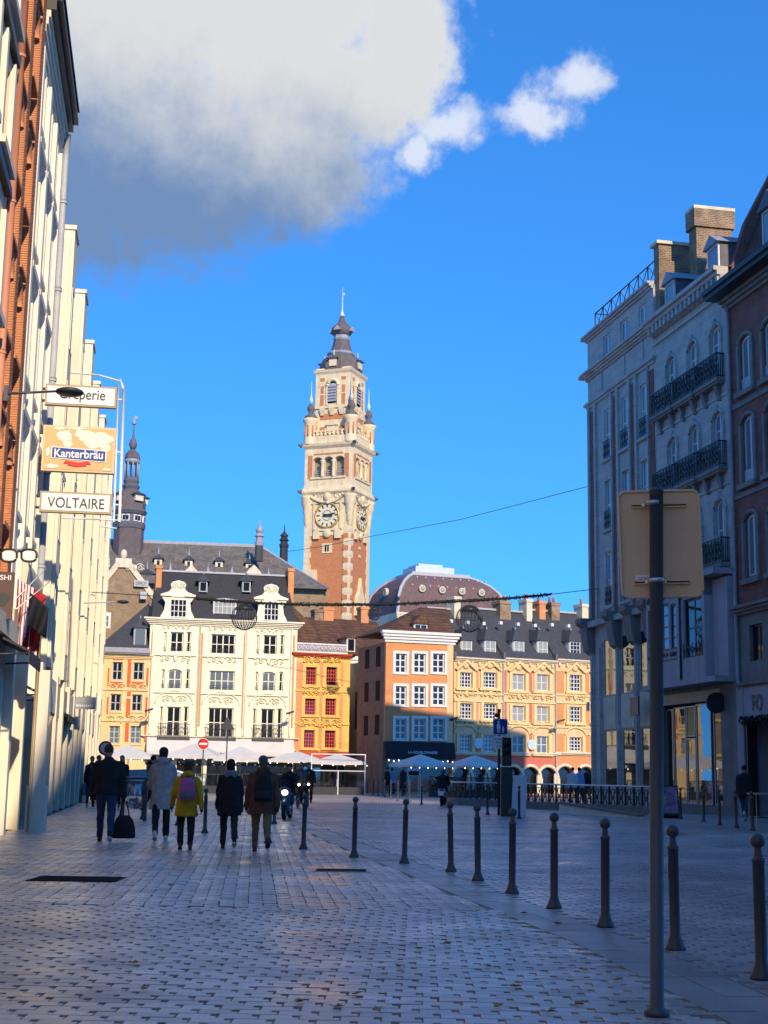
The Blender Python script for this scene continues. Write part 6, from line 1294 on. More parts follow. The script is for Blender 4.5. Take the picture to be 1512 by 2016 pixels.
for o in [(1.0, 2.1, 5.9, 7.3), (3.2, 4.6, 5.9, 7.3), (5.5, 6.9, 5.9, 7.3)]: window(Dk, *o, 2, 1, 'frame_dark', 'glass', .15, .07, .06)
m = MB(); cornice(m, 0, DW, 7.75, 8.1, .4, 3, ends=False); cornice(m, 0, DW, 4.9, 5.1, .25, 2, ends=False); m.each('ledge', 'stone_grey_dark', Dk)
m = MB(); m.box(0, .55, -.15, 10.8, 0, 5.0); m.box(.56, DW, -.12, 10.8, 3.6, 4.98); m.box(.56, DW, 1.6, 10.8, 0, 3.6); m.build('shop_wall', 'stone_mauve', Dk); m = MB(); m.box(.6, DW, 1.3, 1.55, .0, 3.58); m.build('dark_shop_interior', 'interior_dark', Dk)
m = MB(); m.box(.56, .75, -.1, .3, 0, 3.58); m.box(5.2, 5.5, -.1, .3, 0, 3.58); m.each('shop_post', 'frame_dark', Dk)
text('shop_lettering', 'FO', 'metal_black', Dk, 1.35, -.16, 3.98, .85, .62, .02)
hg = MB(); rn = random.Random(9)
for k in range(420):
    u, y, z = rn.uniform(.5, 5.5), rn.uniform(-.3, -.1), rn.uniform(3.5, 3.78); a = rn.uniform(0, 6.28); d = .09; hg.add([(u - d * math.cos(a), y, z - d * math.sin(a)), (u + d * math.cos(a), y - .04, z + d * math.sin(a)), (u + d * .4 * math.sin(a), y - .08, z - d * .4 * math.cos(a))], [(0, 1, 2)])
hg.build('leafy_garland', 'foliage_dark', Dk)
# tall brick stack and roof of the next house
nh = rroot('brick_gable_house', 'dark brick gable end with a tall square chimney at the right edge', 28.0); m = MB(); m.box(0, 12, 0, 11, 0, 21.5); m.build('wall', 'brick_dark', nh); m = MB(); roofbox(m, 0, 12, -.2, 21.5, 0, 12, 3, 25, 11); m.build('roof', 'tile_brown', nh)
# ---- unseen slab added behind the viewer; its outline is shaped to shade the street
bb = thing('shade_block', 'tall pale slab added unseen behind the viewpoint to shade the street', 'building', (0, -4, 0)); m = MB(); m.prism([(60, 0), (60, 42), (12, 40), (6.3, 22), (5.5, 19.3), (4.7, 17), (3.1, 10.8), (1.8, 7), (1.8, 0)], -3, 0); m.build('wall', 'stone_pale', bb)
m = MB(); m.box(7, 58, .02, .06, 1, 3); m.build('glass_band', 'glass_shop', bb)
# ================================================================ street furniture
def bollard_proto(r, ball, h):
    P_ = [(.085, 0), (.085, .015), (.065, .05), (r + .012, .085), (r, .12), (r, h * .80), (r * 1.12, h * .805), (r * 1.12, h * .825), (r * .9, h * .83), (r * .72, h * .85), (r * .6, h - ball * 1.9), (r * .6, h - ball * 1.2)]
    sh = MB().lathe(P_, 0, 0, 16).mesh('shaft', 'metal_grey'); b = MB(); b.ell((0, 0, h - ball), (ball, ball, ball), 16, 10); return sh, b.mesh('ball', 'metal_grey')
shn, bln = bollard_proto(.042, .053, 1.0); shf, blf = bollard_proto(.042, .05, 1.08); bandm = MB().lathe([(.042, .70), (.042, .80)], 0, 0, 16).mesh('band', 'stone_grey')
def bollard(x, y, label, group, sh=shn, bl=bln, lean=(0, 0), band=False):
    t = thing('bollard', label, 'bollard', (x, y, 0), random.uniform(0, 6), group); t.rotation_euler = (lean[0], lean[1], t.rotation_euler[2]); inst('shaft', sh, t); inst('ball', bl, t)
    if band: inst('band', bandm, t)
for k, (x, y) in enumerate([(1500, 1928), (1330, 1870), (1192, 1825), (1091, 1788), (1008, 1759), (941, 1734), (888, 1716), (796, 1700), (697, 1688), (597, 1672), (528, 1660), (462, 1650), (403, 1640), (280, 1613), (540, 1622), (350, 1625)]):
    g_ = gnd(x, y); bollard(g_[0], g_[1], 'ball-topped bollard with a pale band below its ball' if k == 8 else ('ball-topped bollard with a torn sticker, right of the sign post' if k == 1 else 'dark grey ball-topped bollard along the curved granite kerb'), 'bollards along the kerb', lean=(random.uniform(-.015, .015), random.uniform(-.02, .02)) if k not in (6,) else (0, R(2.2)), band=k == 8)
    if k == 1:
        st = MB(); st.box(.005, .03, -.0415, -.0385, .56, .68); st.build('sticker', 'sign_white', COL.objects[-1] if False else bpy.data.objects[[o.name for o in bpy.data.objects if o.get('label', '').endswith('right of the sign post')][0]])
for x, y in [(960, 1604), (1022, 1612)]: g_ = gnd(x, y); bollard(g_[0], g_[1], 'leaning dark bollard beside the traffic light' if x == 960 else 'dark bollard in front of the pale panel', 'bollards by the railing', shf, blf, (0, R(2) if x == 960 else 0))
for x, y in [(1340, 1612), (1385, 1618), (1417, 1625), (1450, 1630), (1482, 1636)]: g_ = gnd(x, y); bollard(g_[0], g_[1], 'dark bollard in the row before the glass shop', 'bollards before the glass shop', shf, blf, (0, R(random.uniform(0, 3))))
for x, y in [(712, 1562), (724, 1563), (735, 1565), (745, 1567), (757, 1570), (769, 1573), (783, 1577), (806, 1580), (830, 1584)]: g_ = gnd(x, y); bollard(g_[0], g_[1], 'dark bollard in the long row leading to the side lane', 'bollards leading to the lane', shf, blf)
# sign post seen from behind
p = gnd(1293, 2000); sp_ = thing('sign_post', 'tall grey sign post carrying the back of a beige rounded sign', 'sign post', (p[0], p[1], 0)); sp_.rotation_euler = (0, R(1.05), 0); zt = zat(960, p[1], 1293)
m = MB(); m.lathe([(.075, 0), (.075, .03), (.042, .05), (.042, zt - .03), (.045, zt - .03), (.045, zt)], 0, 0, 20); m.build('pole', 'metal_post', sp_)
yp = .10; a0, a1 = at(1219, 1000, p[1] + yp), at(1374, 1000, p[1] + yp); pw = float(a1[0] - a0[0]) * 1.0; zc_ = zat(1070, p[1] + yp, 1296); hh = (zat(968, p[1] + yp, 1296) - zat(1176, p[1] + yp, 1296)); pcx = float((a0[0] + a1[0]) / 2 - p[0]) - .045
def rrect(w, h, r, n=6):
    out = []
    for cx, cz, s0 in ((w / 2 - r, h / 2 - r, 0), (-w / 2 + r, h / 2 - r, 90), (-w / 2 + r, -h / 2 + r, 180), (w / 2 - r, -h / 2 + r, 270)):
        for k in range(n + 1): a = R(s0 + 90 * k / n); out.append((cx + r * math.cos(a), cz + r * math.sin(a)))
    return out
PN = bpy.data.objects.new('sign_panel', None); 
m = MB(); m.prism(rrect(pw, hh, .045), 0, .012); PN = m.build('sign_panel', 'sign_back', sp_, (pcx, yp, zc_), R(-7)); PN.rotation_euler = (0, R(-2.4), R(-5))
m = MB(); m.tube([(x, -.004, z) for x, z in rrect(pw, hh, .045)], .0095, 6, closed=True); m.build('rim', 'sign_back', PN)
for z in (hh * .36, -hh * .365):
    m = MB()
    for zz_ in (-.009, .009): m.box(-pw * .34, pw * .34, -.022, .0, z + zz_ - .004, z + zz_ + .004)
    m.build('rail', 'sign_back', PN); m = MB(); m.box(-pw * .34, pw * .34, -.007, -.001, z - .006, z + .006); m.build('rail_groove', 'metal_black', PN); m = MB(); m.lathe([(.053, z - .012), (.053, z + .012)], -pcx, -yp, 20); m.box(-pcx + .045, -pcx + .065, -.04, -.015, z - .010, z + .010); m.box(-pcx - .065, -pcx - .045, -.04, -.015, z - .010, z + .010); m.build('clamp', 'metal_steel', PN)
m = MB(); m.box(-pw * .33, -pw * .11, -.003, .001, -hh * .345, -hh * .29); stk = m.build('maker_sticker', 'sign_white', PN); text('sticker_lettering', 'LACROIX', 'ink_dark', stk, -pw * .29, -.0045, -hh * .338, pw * .16, .014)
# railing of the underground ramp
ra_, rb2 = np.array([3.3, 71.0]), np.array([11.0, 57.0]); FRl = Fac(ra_, rb2 - ra_); Lr = float(np.linalg.norm(rb2 - ra_)); rr = FRl.root('ramp_railing', 'long dark iron railing with crossed bars round the ramp', 'railing')
m = MB(); m.tube([(0, 0, 1.06), (Lr, 0, 1.06)], .035, 8); m.build('handrail', 'metal_steel', rr); m = MB(); m.box(-.1, Lr, -.15, .15, 0, .3); m.build('plinth', 'stone_grey_dark', rr)
npan = 30; pw_ = Lr / npan; b = MB(); b.box(0, .07, -.03, .03, .2, 1.04); b.box(pw_ - .02, pw_, -.02, .02, .2, 1.04); b.box(0, pw_, -.015, .015, .26, .29); b.box(0, pw_, -.015, .015, .9, .93)
for s0, s1 in ((.06, pw_ - .04), (pw_ - .04, .06)): b.tube([(s0, 0, .29), ((s0 + s1) / 2, 0, .58), (s1, 0, .9)], .02, 4)
for q in (.33, .66): b.box(pw_ * q - .013, pw_ * q + .013, -.012, .012, .29, .9)
b.tube([(pw_ / 2 + .07 * math.cos(a), 0, .59 + .07 * math.sin(a)) for a in np.linspace(0, 6.283, 13)[:-1]], .01, 4, closed=True); bm = b.mesh('railing_panel', 'metal_black')
for k in range(npan): inst('railing_panel', bm, rr, (k * pw_, 0, 0))
# return of the railing along the left side of the ramp
rw = thing('ramp_wall', 'pale concrete ramp wall sloping down below the dark railing', 'wall', (float(gnd(1170, 1606)[0]), float(gnd(1170, 1606)[1]), 0), FRl.rz); m = MB(); m.prism([(-2.2, 0), (2.6, 0), (2.6, .05), (-2.2, .38)], 0, .2); m.build('wall', 'stucco_white', rw); m = MB(); m.prism([(-2.2, .38), (2.6, .05), (2.6, .13), (-2.2, .46)], -.04, .24); m.build('coping', 'stone_grey_dark', rw)
# traffic light, pedestrian sign, pale panel
p = gnd(997, 1607); tl = thing('traffic_light', 'dark traffic light column with two round signal lenses', 'traffic light', (p[0], p[1], 0)); q = p[1] / 2800
m = MB(); m.box(-11 * q, 11 * q, -.12, .12, 0, zat(1510, p[1], 997)); m.build('column', 'metal_dark', tl); m = MB(); z0_, z1_ = zat(1508, p[1], 997), zat(1452, p[1], 997); m.box(-.165, .165, -.15, .1, z0_, z1_); m.build('signal_head', 'metal_black', tl)
for k, z in enumerate((z1_ - .2, z1_ - .48)): m = MB(); m.lathe([(.1, 0), (.11, .05), (.105, .14)], 0, 0, 16); o = m.build('lens_hood', 'metal_black', tl, (0, -.14, z)); o.rotation_euler = (R(90), 0, 0); m = MB(); m.lathe([(.085, .005), (.08, .02)], 0, 0, 16); o = m.build('lens', 'glass', tl, (0, -.15, z)); o.rotation_euler = (R(90), 0, 0)
m = MB(); m.box(-.12, .12, -.17, -.15, z0_ + .08, z0_ + .3); m.build('small_signal', 'metal_dark', tl)
p = gnd(982, 1605); ps = thing('pedestrian_sign', 'blue pedestrian zone sign with adult and child figures on a pole', 'road sign', (p[0], p[1], 0)); zt = zat(1398, p[1], 982); m = MB(); m.lathe([(.05, 0), (.05, zt)], 0, 0, 12); m.build('pole', 'metal_dark', ps)
u = lambda x: float(at(x, 1430, p[1])[0] - p[0]); z = lambda y: zat(y, p[1], 982)
m = MB(); m.prism([(x + (u(970) + u(999)) / 2, zz_ + (z(1415) + z(1447)) / 2) for x, zz_ in rrect(u(999) - u(970), z(1415) - z(1447), .05)], -.09, -.07); pb = m.build('plate_border', 'sign_white', ps); m = MB(); m.prism([(x + (u(970) + u(999)) / 2, zz_ + (z(1415) + z(1447)) / 2) for x, zz_ in rrect((u(999) - u(970)) * .92, (z(1415) - z(1447)) * .92, .04)], -.1, -.089); pb2 = m.build('plate', 'sign_blue', ps)
def icon(par, cx, z0_, h, y):
    i_ = MB(); i_.ell((cx, y, z0_ + h * .9), (h * .1, .006, h * .1), 10, 6); i_.prism([(cx - h * .17, z0_ + h * .35), (cx + h * .17, z0_ + h * .35), (cx + h * .1, z0_ + h * .78), (cx - h * .1, z0_ + h * .78)], y - .004, y + .004); i_.box(cx - h * .1, cx - h * .02, y - .004, y + .004, z0_, z0_ + h * .36); i_.box(cx + h * .03, cx + h * .11, y - .004, y + .004, z0_, z0_ + h * .36); i_.build('figure', 'ink_white', par)
icon(pb2, u(981), z(1443), (z(1419) - z(1443)), -.106); icon(pb2, u(990), z(1443), (z(1430) - z(1443)), -.106)
m = MB(); m.box(u(969), u(997), -.09, -.075, z(1474), z(1450)); pl2 = m.build('text_plate', 'sign_white', ps)
for k, tx in enumerate(('LE SAMEDI', 'DE 11H', 'À 19H')): text('plate_lettering', tx, 'ink_dark', pl2, u(972) + (.0, .06, .1)[k], -.096, z(1457 + k * 7), (u(994) - u(972)) * (.95, .65, .5)[k], .075)
m = MB(); m.box(-.06, .06, -.14, .06, z(1403), z(1396)); m.lathe([(.06, z(1412)), (.07, z(1408)), (.03, z(1404))], -.1, -.05, 8); m.build('camera_box', 'metal_dark', ps)
p = gnd(1022, 1608); pn_ = thing('pale_panel', 'plain pale grey upright panel leaning near the traffic light', 'panel', (p[0], p[1], 0), R(6)); m = MB(); q = p[1] / 2800; m.hull8([(-15 * q, 0, 0), (13 * q, 0, 0), (13 * q, .06, 0), (-15 * q, .06, 0)], [(-11 * q, .02, 1.42), (16 * q, .02, 1.42), (16 * q, .08, 1.42), (-11 * q, .08, 1.42)]); m.build('board', 'metal_white', pn_); m = MB(); m.box(-14 * q, 12 * q, .06, .3, 0, .05); m.build('foot', 'metal_dark', pn_)
# pavement board with a printed poster
p = gnd(1320, 1611); af = thing('pavement_board', 'black framed pavement board with a pink and purple poster', 'board', (p[0], p[1], 0), R(-12)); m = MB(); q = p[1] / 2800
m.hull8([(-20 * q, 0, .1), (18 * q, 0, .1), (18 * q, .04, .1), (-20 * q, .04, .1)], [(-17 * q, .1, 1.15), (15 * q, .1, 1.15), (15 * q, .14, 1.15), (-17 * q, .14, 1.15)]); m.box(-19 * q, -15 * q, .0, .5, 0, .1); m.box(13 * q, 17 * q, .0, .5, 0, .1); m.hull8([(-20 * q, .45, .0), (18 * q, .45, .0), (18 * q, .48, .0), (-20 * q, .48, .0)], [(-17 * q, .16, 1.15), (15 * q, .16, 1.15), (15 * q, .18, 1.15), (-17 * q, .18, 1.15)]); m.build('frame', 'metal_black', af); m = MB(); m.hull8([(-17.5 * q, -.012, .18), (15.5 * q, -.012, .18), (15.5 * q, .0, .18), (-17.5 * q, .0, .18)], [(-15 * q, .078, 1.09), (13 * q, .078, 1.09), (13 * q, .09, 1.09), (-15 * q, .09, 1.09)]); m.build('poster', 'poster_print', af)
# wooden stool table at the dark shop
p = gnd(1500, 1632); tb = thing('bar_table', 'light wood high table frame at the dark shop front', 'table', (p[0], p[1], 0), R(10)); m = MB(); m.box(-.3, .6, -.3, .3, .98, 1.02); m.build('top', 'wood_beige', tb)
for sx in (-.27, .57):
    for sy in (-.27, .27): m = MB(); m.tube([(sx, sy, 0), (sx * .95, sy * .9, .98)], .018, 6); m.build('leg', 'wood_beige', tb)
m = MB(); m.tube([(-.27, -.27, .35), (.57, -.27, .35)], .014, 5); m.tube([(-.27, -.27, .35), (-.27, .27, .35)], .014, 5); m.build('stretcher', 'wood_beige', tb)
# parasols
def parasol(x, ytop, yedge, half, Y, label, rz):
    p = at(x, 1500, Y); t = thing('parasol', label, 'parasol', (p[0], p[1], 0), rz, 'square cafe parasols'); zt, ze = zat(ytop, Y, x), zat(yedge, Y, x); w = half * Y / 2800 * 1.0 / (abs(math.cos(rz)) + abs(math.sin(rz))) * 1.0
    m = MB(); V = [(0, 0, zt)]; n = 5
    for k in range(8):
        a = math.pi / 4 * k; r_ = w * (math.sqrt(2) if k % 2 else 1.0) * .98
        for j in range(1, n + 1): f_ = j / n; V.append((r_ * f_ * math.cos(a), r_ * f_ * math.sin(a), zt - (zt - ze) * (f_ * .9 + .1 * f_ * f_) - (0 if k % 2 else .05 * f_)))
    F_ = []
    for k in range(8):
        k2 = (k + 1) % 8; F_.append((0, 1 + k * n, 1 + k2 * n))
        for j in range(n - 1): F_.append((1 + k * n + j, 1 + k * n + j + 1, 1 + k2 * n + j + 1, 1 + k2 * n + j))
    o = len(V)
    for k in range(8): e = V[k * n + n]; V.append((e[0], e[1], e[2] - .14))
    for k in range(8): k2 = (k + 1) % 8; F_.append((k * n + n, o + k, o + k2, k2 * n + n))
    m.add(V, F_); m.build('canopy', 'canvas_white', t); m = MB(); m.lathe([(.3, 0), (.3, .08), (.035, .1), (.035, zt)], 0, 0, 10); m.build('pole', 'metal_white', t)
    m = MB()
    for k in range(8): e = V[k * n + n]; m.tube([(0, 0, zt - .25), (e[0] * .97, e[1] * .97, e[2] - .02)], .018, 4)
    m.build('ribs', 'metal_white', t)
    for k in range(6): b = MB(); b.ell((-w + 2 * w * k / 5, -w * .98, ze - .2), (.035, .035, .045), 6, 4); b.build('string_light', 'bulb', t)
PB = ['white parasol before the narrow yellow house', 'pale parasol behind the no-entry sign', 'pale parasol before the cream building with lamps below', 'white parasol at the corner of the cream building', 'white parasol before the gold house', 'white parasol before the orange house', 'white parasol before the pale yellow ornate house']
for k, (x, yt, ye, hf, Y) in enumerate([(252, 1467, 1490, 56, 98), (385, 1463, 1489, 58, 97), (473, 1469, 1495, 62, 95), (585, 1479, 1497, 56, 100), (664, 1484, 1501, 58, 99), (828, 1485, 1506, 62, 97), (935, 1487, 1507, 58, 97)]): parasol(x, yt, ye, hf, Y, PB[k], R((4, -5, 8, -3, 5, 28, 24)[k]))
# glass screens of the terraces
def screen(xa, xb, Y, label, z1=1.5, frame='metal_white', high=0):
    a, b = at(xa, 1560, Y), at(xb, 1560, Y); F = Fac(a, (b - a)); L_ = float(np.linalg.norm((b - a)[:2])); r = F.root('terrace_screen', label, 'screen', 'glass terrace screens'); n = max(1, round(L_ / 1.5))
    for k in range(n + 1): m = MB(); m.box(L_ * k / n - .03, L_ * k / n + .03, -.03, .03, 0, z1 + (high if k in (0, n) else 0)); m.build('post', frame, r)
    m = MB(); m.box(0, L_, -.025, .025, z1 - .05, z1); 
    if high: m.box(0, L_, -.025, .025, z1 + high - .06, z1 + high)
    m.build('rail', frame, r)
    for k in range(n): m = MB(); m.box(L_ * k / n + .04, L_ * (k + 1) / n - .04, -.006, .006, .08, z1 - .06); m.build('glass_panel', 'clear_glass', r); m = MB(); m.box(L_ * k / n + .04, L_ * (k + 1) / n - .04, -.01, .01, .02, .5); m.build('kick_panel', 'metal_dark', r)
screen(612, 718, 97.0, 'white framed glass terrace screen before the gold house', 1.6, 'metal_white', 1.1); screen(300, 470, 93.0, 'dark framed glass terrace screen before the cream building', 1.25, 'metal_dark'); screen(476, 606, 94.5, 'dark framed glass terrace screen at the cream building corner', 1.3, 'metal_dark'); screen(845, 985, 92.0, 'dark framed glass terrace screen before the ornate houses', 1.3, 'metal_dark')
# terrace tables and chairs, dark clusters under the parasols
tm = MB(); tm.lathe([(.35, .72), (.35, .75)], 0, 0, 12); tmesh = tm.mesh('top', 'metal_dark'); tl_ = MB(); tl_.lathe([(.22, 0), (.2, .03), (.03, .05), (.03, .72)], 0, 0, 8); tlm = tl_.mesh('pedestal', 'metal_dark')
cs_ = MB(); cs_.box(-.22, .22, -.22, .22, .43, .47); csm = cs_.mesh('seat', 'wood_beige'); cb_ = MB(); cb_.box(-.22, .22, .19, .22, .47, .88); cbm = cb_.mesh('backrest', 'wood_beige'); cl_ = MB(); cl_.box(-.018, .018, -.018, .018, 0, .43); clm = cl_.mesh('leg', 'metal_black')
def cafe_table(x, Y, lab): p = at(x, 1550, Y); t = thing('cafe_table', lab, 'table', (p[0], p[1], 0), 0, 'terrace tables'); inst('top', tmesh, t); inst('pedestal', tlm, t); return p
def cafe_chair(X, Y, rz, lab):
    t = thing('cafe_chair', lab, 'chair', (X, Y, 0), rz, 'terrace chairs'); inst('seat', csm, t); inst('backrest', cbm, t)
    for sx in (-.19, .19):
        for sy in (-.19, .19): inst('leg', clm, t, (sx, sy, 0))
for k, (x, Y, w_) in enumerate([(330, 96, 'cream building'), (380, 99, 'cream building'), (430, 96.5, 'cream building'), (505, 97, 'cream building'), (560, 99, 'cream building'), (640, 100, 'gold house'), (685, 101, 'gold house'), (850, 98, 'ornate houses'), (905, 99, 'ornate houses'), (950, 97, 'ornate houses')]):
    p = cafe_table(x, Y, 'small round cafe table on the terrace before the ' + w_)
    for sg in (-1, 1): cafe_chair(p[0] + sg * .65, p[1] + .1 * sg, R(90) * -sg, 'cafe chair at a round table before the ' + w_)
# litter bin with a clear bag
p = gnd(263, 1616); bn = thing('litter_bin', 'steel litter bin frame holding a clear plastic bag', 'bin', (p[0], p[1], 0), R(5))
for x in (-.32, .30): m = MB(); m.box(x - .05, x + .05, -.05, .05, 0, 1.15); m.build('post', 'metal_grey', bn)
m = MB(); m.tube([(.27 * math.cos(a), .2 * math.sin(a), 1.1) for a in np.linspace(0, 6.283, 17)[:-1]], .03, 6, closed=True); m.tube([(-.32, 0, 1.1), (-.27, 0, 1.1)], .02, 5); m.tube([(.3, 0, 1.1), (.27, 0, 1.1)], .02, 5); m.build('ring', 'metal_steel', bn); m = MB(); m.loft([(0, 0, .32, .1, .08), (0, 0, .36, .2, .16), (0, 0, .7, .25, .19), (0, 0, 1.08, .26, .19)], 14); m.build('bag', 'clear_bag', bn); m = MB(); rn = random.Random(5)
for k in range(16): m.ell((rn.uniform(-.14, .14), rn.uniform(-.1, .1), rn.uniform(.36, .6)), (rn.uniform(.03, .08), .05, rn.uniform(.02, .06)), 6, 4)
m.build('litter', 'canvas_grey', bn); m = MB(); m.ell((0, 0, 1.17), (.36, .28, .035), 16, 5); m.build('lid', 'metal_grey', bn)
# no-entry sign, triangular sign, red ringed sign
def pole_sign(x, yc, rpx, Y, name, label, kind):
    p = at(x, yc, Y); t = thing(name, label, 'road sign', (p[0], p[1], 0)); z = float(p[2]); r = rpx * Y / 2800; m = MB(); m.lathe([(.035, 0), (.035, z + (r if kind != 'tri' else -r * .2))], 0, .05, 8); m.build('pole', 'metal_dark', t)
    C_ = lambda rad, y0, y1, nm, mt: MB().prism([(rad * math.cos(a), z + rad * math.sin(a)) for a in np.linspace(0, 2 * math.pi, 29)[:-1]], y0, y1).build(nm, mt, t)
    if kind == 'no': C_(r, -.02, 0, 'disc_edge', 'sign_white'); C_(r * .93, -.03, -.019, 'disc', 'sign_red'); MB().box(-r * .68, r * .68, -.04, -.028, z - r * .17, z + r * .17).build('bar', 'ink_white', t)
    elif kind == 'ring': C_(r, -.02, 0, 'disc_edge', 'sign_red'); C_(r * .72, -.03, -.019, 'disc', 'sign_white')
    else: MB().prism([(-r, z - r * .6), (r, z - r * .6), (r * .12, z + r * 1.15), (-r * .12, z + r * 1.15)], -.02, 0).build('triangle_back', 'metal_grey', t)
pole_sign(400.5, 1464.5, 11, 80, 'no_entry_sign', 'round red no-entry sign on a thin pole', 'no'); pole_sign(448, 1428, 13.5, 78, 'triangle_sign', 'dark triangular sign back on a tall pole', 'tri'); pole_sign(208, 1473, 14, 55, 'red_ring_sign', 'red ringed round sign behind the man in black', 'ring')
# notice board by the orange house
p = gnd(816, 1566); nb_ = thing('notice_board', 'blue and white notice board on two legs before the orange house', 'board', (p[0], p[1], 0), R(4)); q = p[1] / 2800; m = MB(); z0_, z1_ = zat(1528, p[1], 815), zat(1504, p[1], 815); m.box(-14 * q, 10 * q, -.03, .03, z0_, z1_); B = m.build('board', 'disc_blue', nb_); m = MB(); m.box(-12 * q, 8 * q, -.045, -.031, z0_ + .06, z0_ + (z1_ - z0_) * .42); m.build('dark_panel', 'metal_black', B); m = MB(); m.box(-12 * q, 8 * q, -.045, -.031, z1_ - (z1_ - z0_) * .3, z1_ - .08); m.build('header', 'sign_blue', B)
for x in (-12 * q, 8 * q): m = MB(); m.box(x - .03, x + .03, -.03, .03, 0, z0_); m.build('leg', 'metal_white', nb_)
# parked car behind the walkers
def car(X, Y, rz, label, m_):
    t = thing('parked_car', label, 'car', (X, Y, 0), rz); prof = [(-2.1, .35), (-2.12, .62), (-1.95, .85), (-1.2, .95), (-.45, 1.38), (.6, 1.44), (1.35, 1.25), (1.95, .95), (2.1, .8), (2.12, .4), (2.0, .3), (-2.0, .3)]
    lo = [(x, z) for x, z in prof]; m = MB(); n = len(prof); V = []
    for y, k in ((-.86, 1), (-.80, 1), (.80, 1), (.86, 1)):
        for x, z in prof: f_ = max(0, (z - .9)) ; s_ = 1 if abs(y) < .84 else 0; V.append((x * (1 if s_ else .985), y * (1 - f_ * .42), z - (0 if s_ else .03)))
    F_ = [tuple(range(n)), tuple(range(4 * n - 1, 3 * n - 1, -1))]
    for r_ in range(3): F_ += [(r_ * n + k, (r_ + 1) * n + k, (r_ + 1) * n + (k + 1) % n, r_ * n + (k + 1) % n) for k in range(n)]
    m.add(V, F_, False); B = m.build('body', m_, t)
    m = MB(); m.add([(-1.15, -.74, .985), (-1.15, .74, .985), (-.5, .62, 1.37), (-.5, -.62, 1.37)], [(0, 1, 2, 3)]); m.v = [(x - .02, y, z + .02) for x, y, z in m.v]; m.build('windscreen', 'glass_sky', t)
    for sg in (-1, 1):
        m = MB(); y = lambda z: sg * (.87 * (1 - max(0, z - .9) * .42) + .008); m.add([(x, y(z), z) for x, z in ((-.95, .98), (-.42, 1.33), (.05, 1.36), (.05, .98))], [(0, 1, 2, 3)]); m.add([(x, y(z), z) for x, z in ((.12, .98), (.12, 1.36), (.58, 1.37), (1.25, 1.18), (1.4, .98))], [(0, 1, 2, 3, 4)]); m.build('side_window', 'glass_sky', t)
        m = MB(); m.ell((-2.02, sg * .62, .72), (.1, .17, .09), 8, 6); m.build('headlight', 'glass_pale', t)
        for x in (-1.3, 1.3):
            m = MB(); m.lathe([(.2, -.11), (.31, -.11), (.33, -.06), (.33, .06), (.31, .11), (.2, .11)], 0, 0, 20); w = m.build('wheel', 'canvas_black', t, (x, sg * .78, .33)); w.rotation_euler = (R(90), 0, 0); m = MB(); m.lathe([(.05, -.12), (.2, -.115), (.2, .115), (.05, .12)], 0, 0, 14); m.build('rim', 'metal_steel', w)
mat('car_blue', (.10, .16, .26), .3, .03, spec=.6); pc = gnd(262, 1570); car(-11.0, 64, R(12), 'blue grey car parked behind the litter bin', 'car_blue'); car(-13.5, 92, R(8), 'white car standing before the narrow yellow house', 'metal_white')
# ================================================================ strings across the street
def garland():
    t = thing('garland', 'dark leafy Christmas garland strung across the square', 'garland', tuple(at(735, 1190, 70)[:2]) + (0,)); o = at(735, 1190, 70); P_ = [at(x, y, 70) - np.array([o[0], o[1], 0]) for x, y in ((385, 1178), (480, 1186), (600, 1190.5), (760, 1190), (900, 1184), (1000, 1178), (1085, 1170))]
    X = np.array([p[0] for p in P_]); Z = np.array([p[2] for p in P_]); xs = np.linspace(X[0], X[-1], 90); zs = np.interp(xs, X, Z); k_ = np.ones(7) / 7; zs[3:-3] = np.convolve(zs, k_, 'valid'); m = MB(); m.tube([(x, 0, z) for x, z in zip(xs, zs)], [.05 + .035 * random.random() for _ in xs], 6); m.build('core', 'foliage_dark', t)
    rn = random.Random(3); m = MB()
    for k in range(1500):
        x = rn.uniform(X[0], X[-1]); z = np.interp(x, xs, zs); a = rn.uniform(0, 6.28); b = rn.uniform(-1, 1); d = np.array([math.cos(a) * .4, math.sin(a), b]); d = d / np.linalg.norm(d) * rn.uniform(.08, .19); e = np.array([d[2], .02, -d[0]]) * .25; c = np.array([x, 0, z]); m.add([c + d * .2 - e, c + d * .2 + e, c + d], [(0, 1, 2)])
    o2 = m.build('needles', 'foliage_dark', t); o2['kind'] = 'stuff'
    m = MB(); L0 = at(180, 1166, 66) - np.array([o[0], o[1], 0]); m.tube([L0, P_[0]], .02, 5); Rr = at(1178, 1159, 71.5) - np.array([o[0], o[1], 0]); m.tube([P_[-1], Rr], .02, 5); m.build('cable', 'metal_dark', t); return lambda x: np.interp(x - o[0], xs, zs)
gz = garland()
def ball(x, y, rpx, Y, label, hang_to=None):
    p = at(x, y, Y); r = rpx * Y / 2800; t = thing('light_ball', label, 'decoration', tuple(p), R(10), 'hanging light balls'); m = MB()
    for k in range(11): a = math.pi * k / 11; m.tube([(r * math.sin(q_) * math.cos(a), r * math.sin(q_) * math.sin(a), r * math.cos(q_)) for q_ in np.linspace(0, 2 * math.pi, 33)[:-1]], .014, 5, closed=True)
    m.build('hoops', 'metal_dark', t); m = MB()
    for q_ in (.5,): m.tube([(r * math.cos(a), r * math.sin(a), 0) for a in np.linspace(0, 2 * math.pi, 33)[:-1]], .012, 5, closed=True)
    m.lathe([(r * .75, r * .55), (r * .6, r * .78), (r * .3, r * .94), (.04, r)], 0, 0, 14); m.build('cap', 'metal_dark', t); m = MB(); m.tube([(0, 0, r), (0, 0, r + (hang_to or .3))], .012, 5); m.build('hanger', 'metal_dark', t)
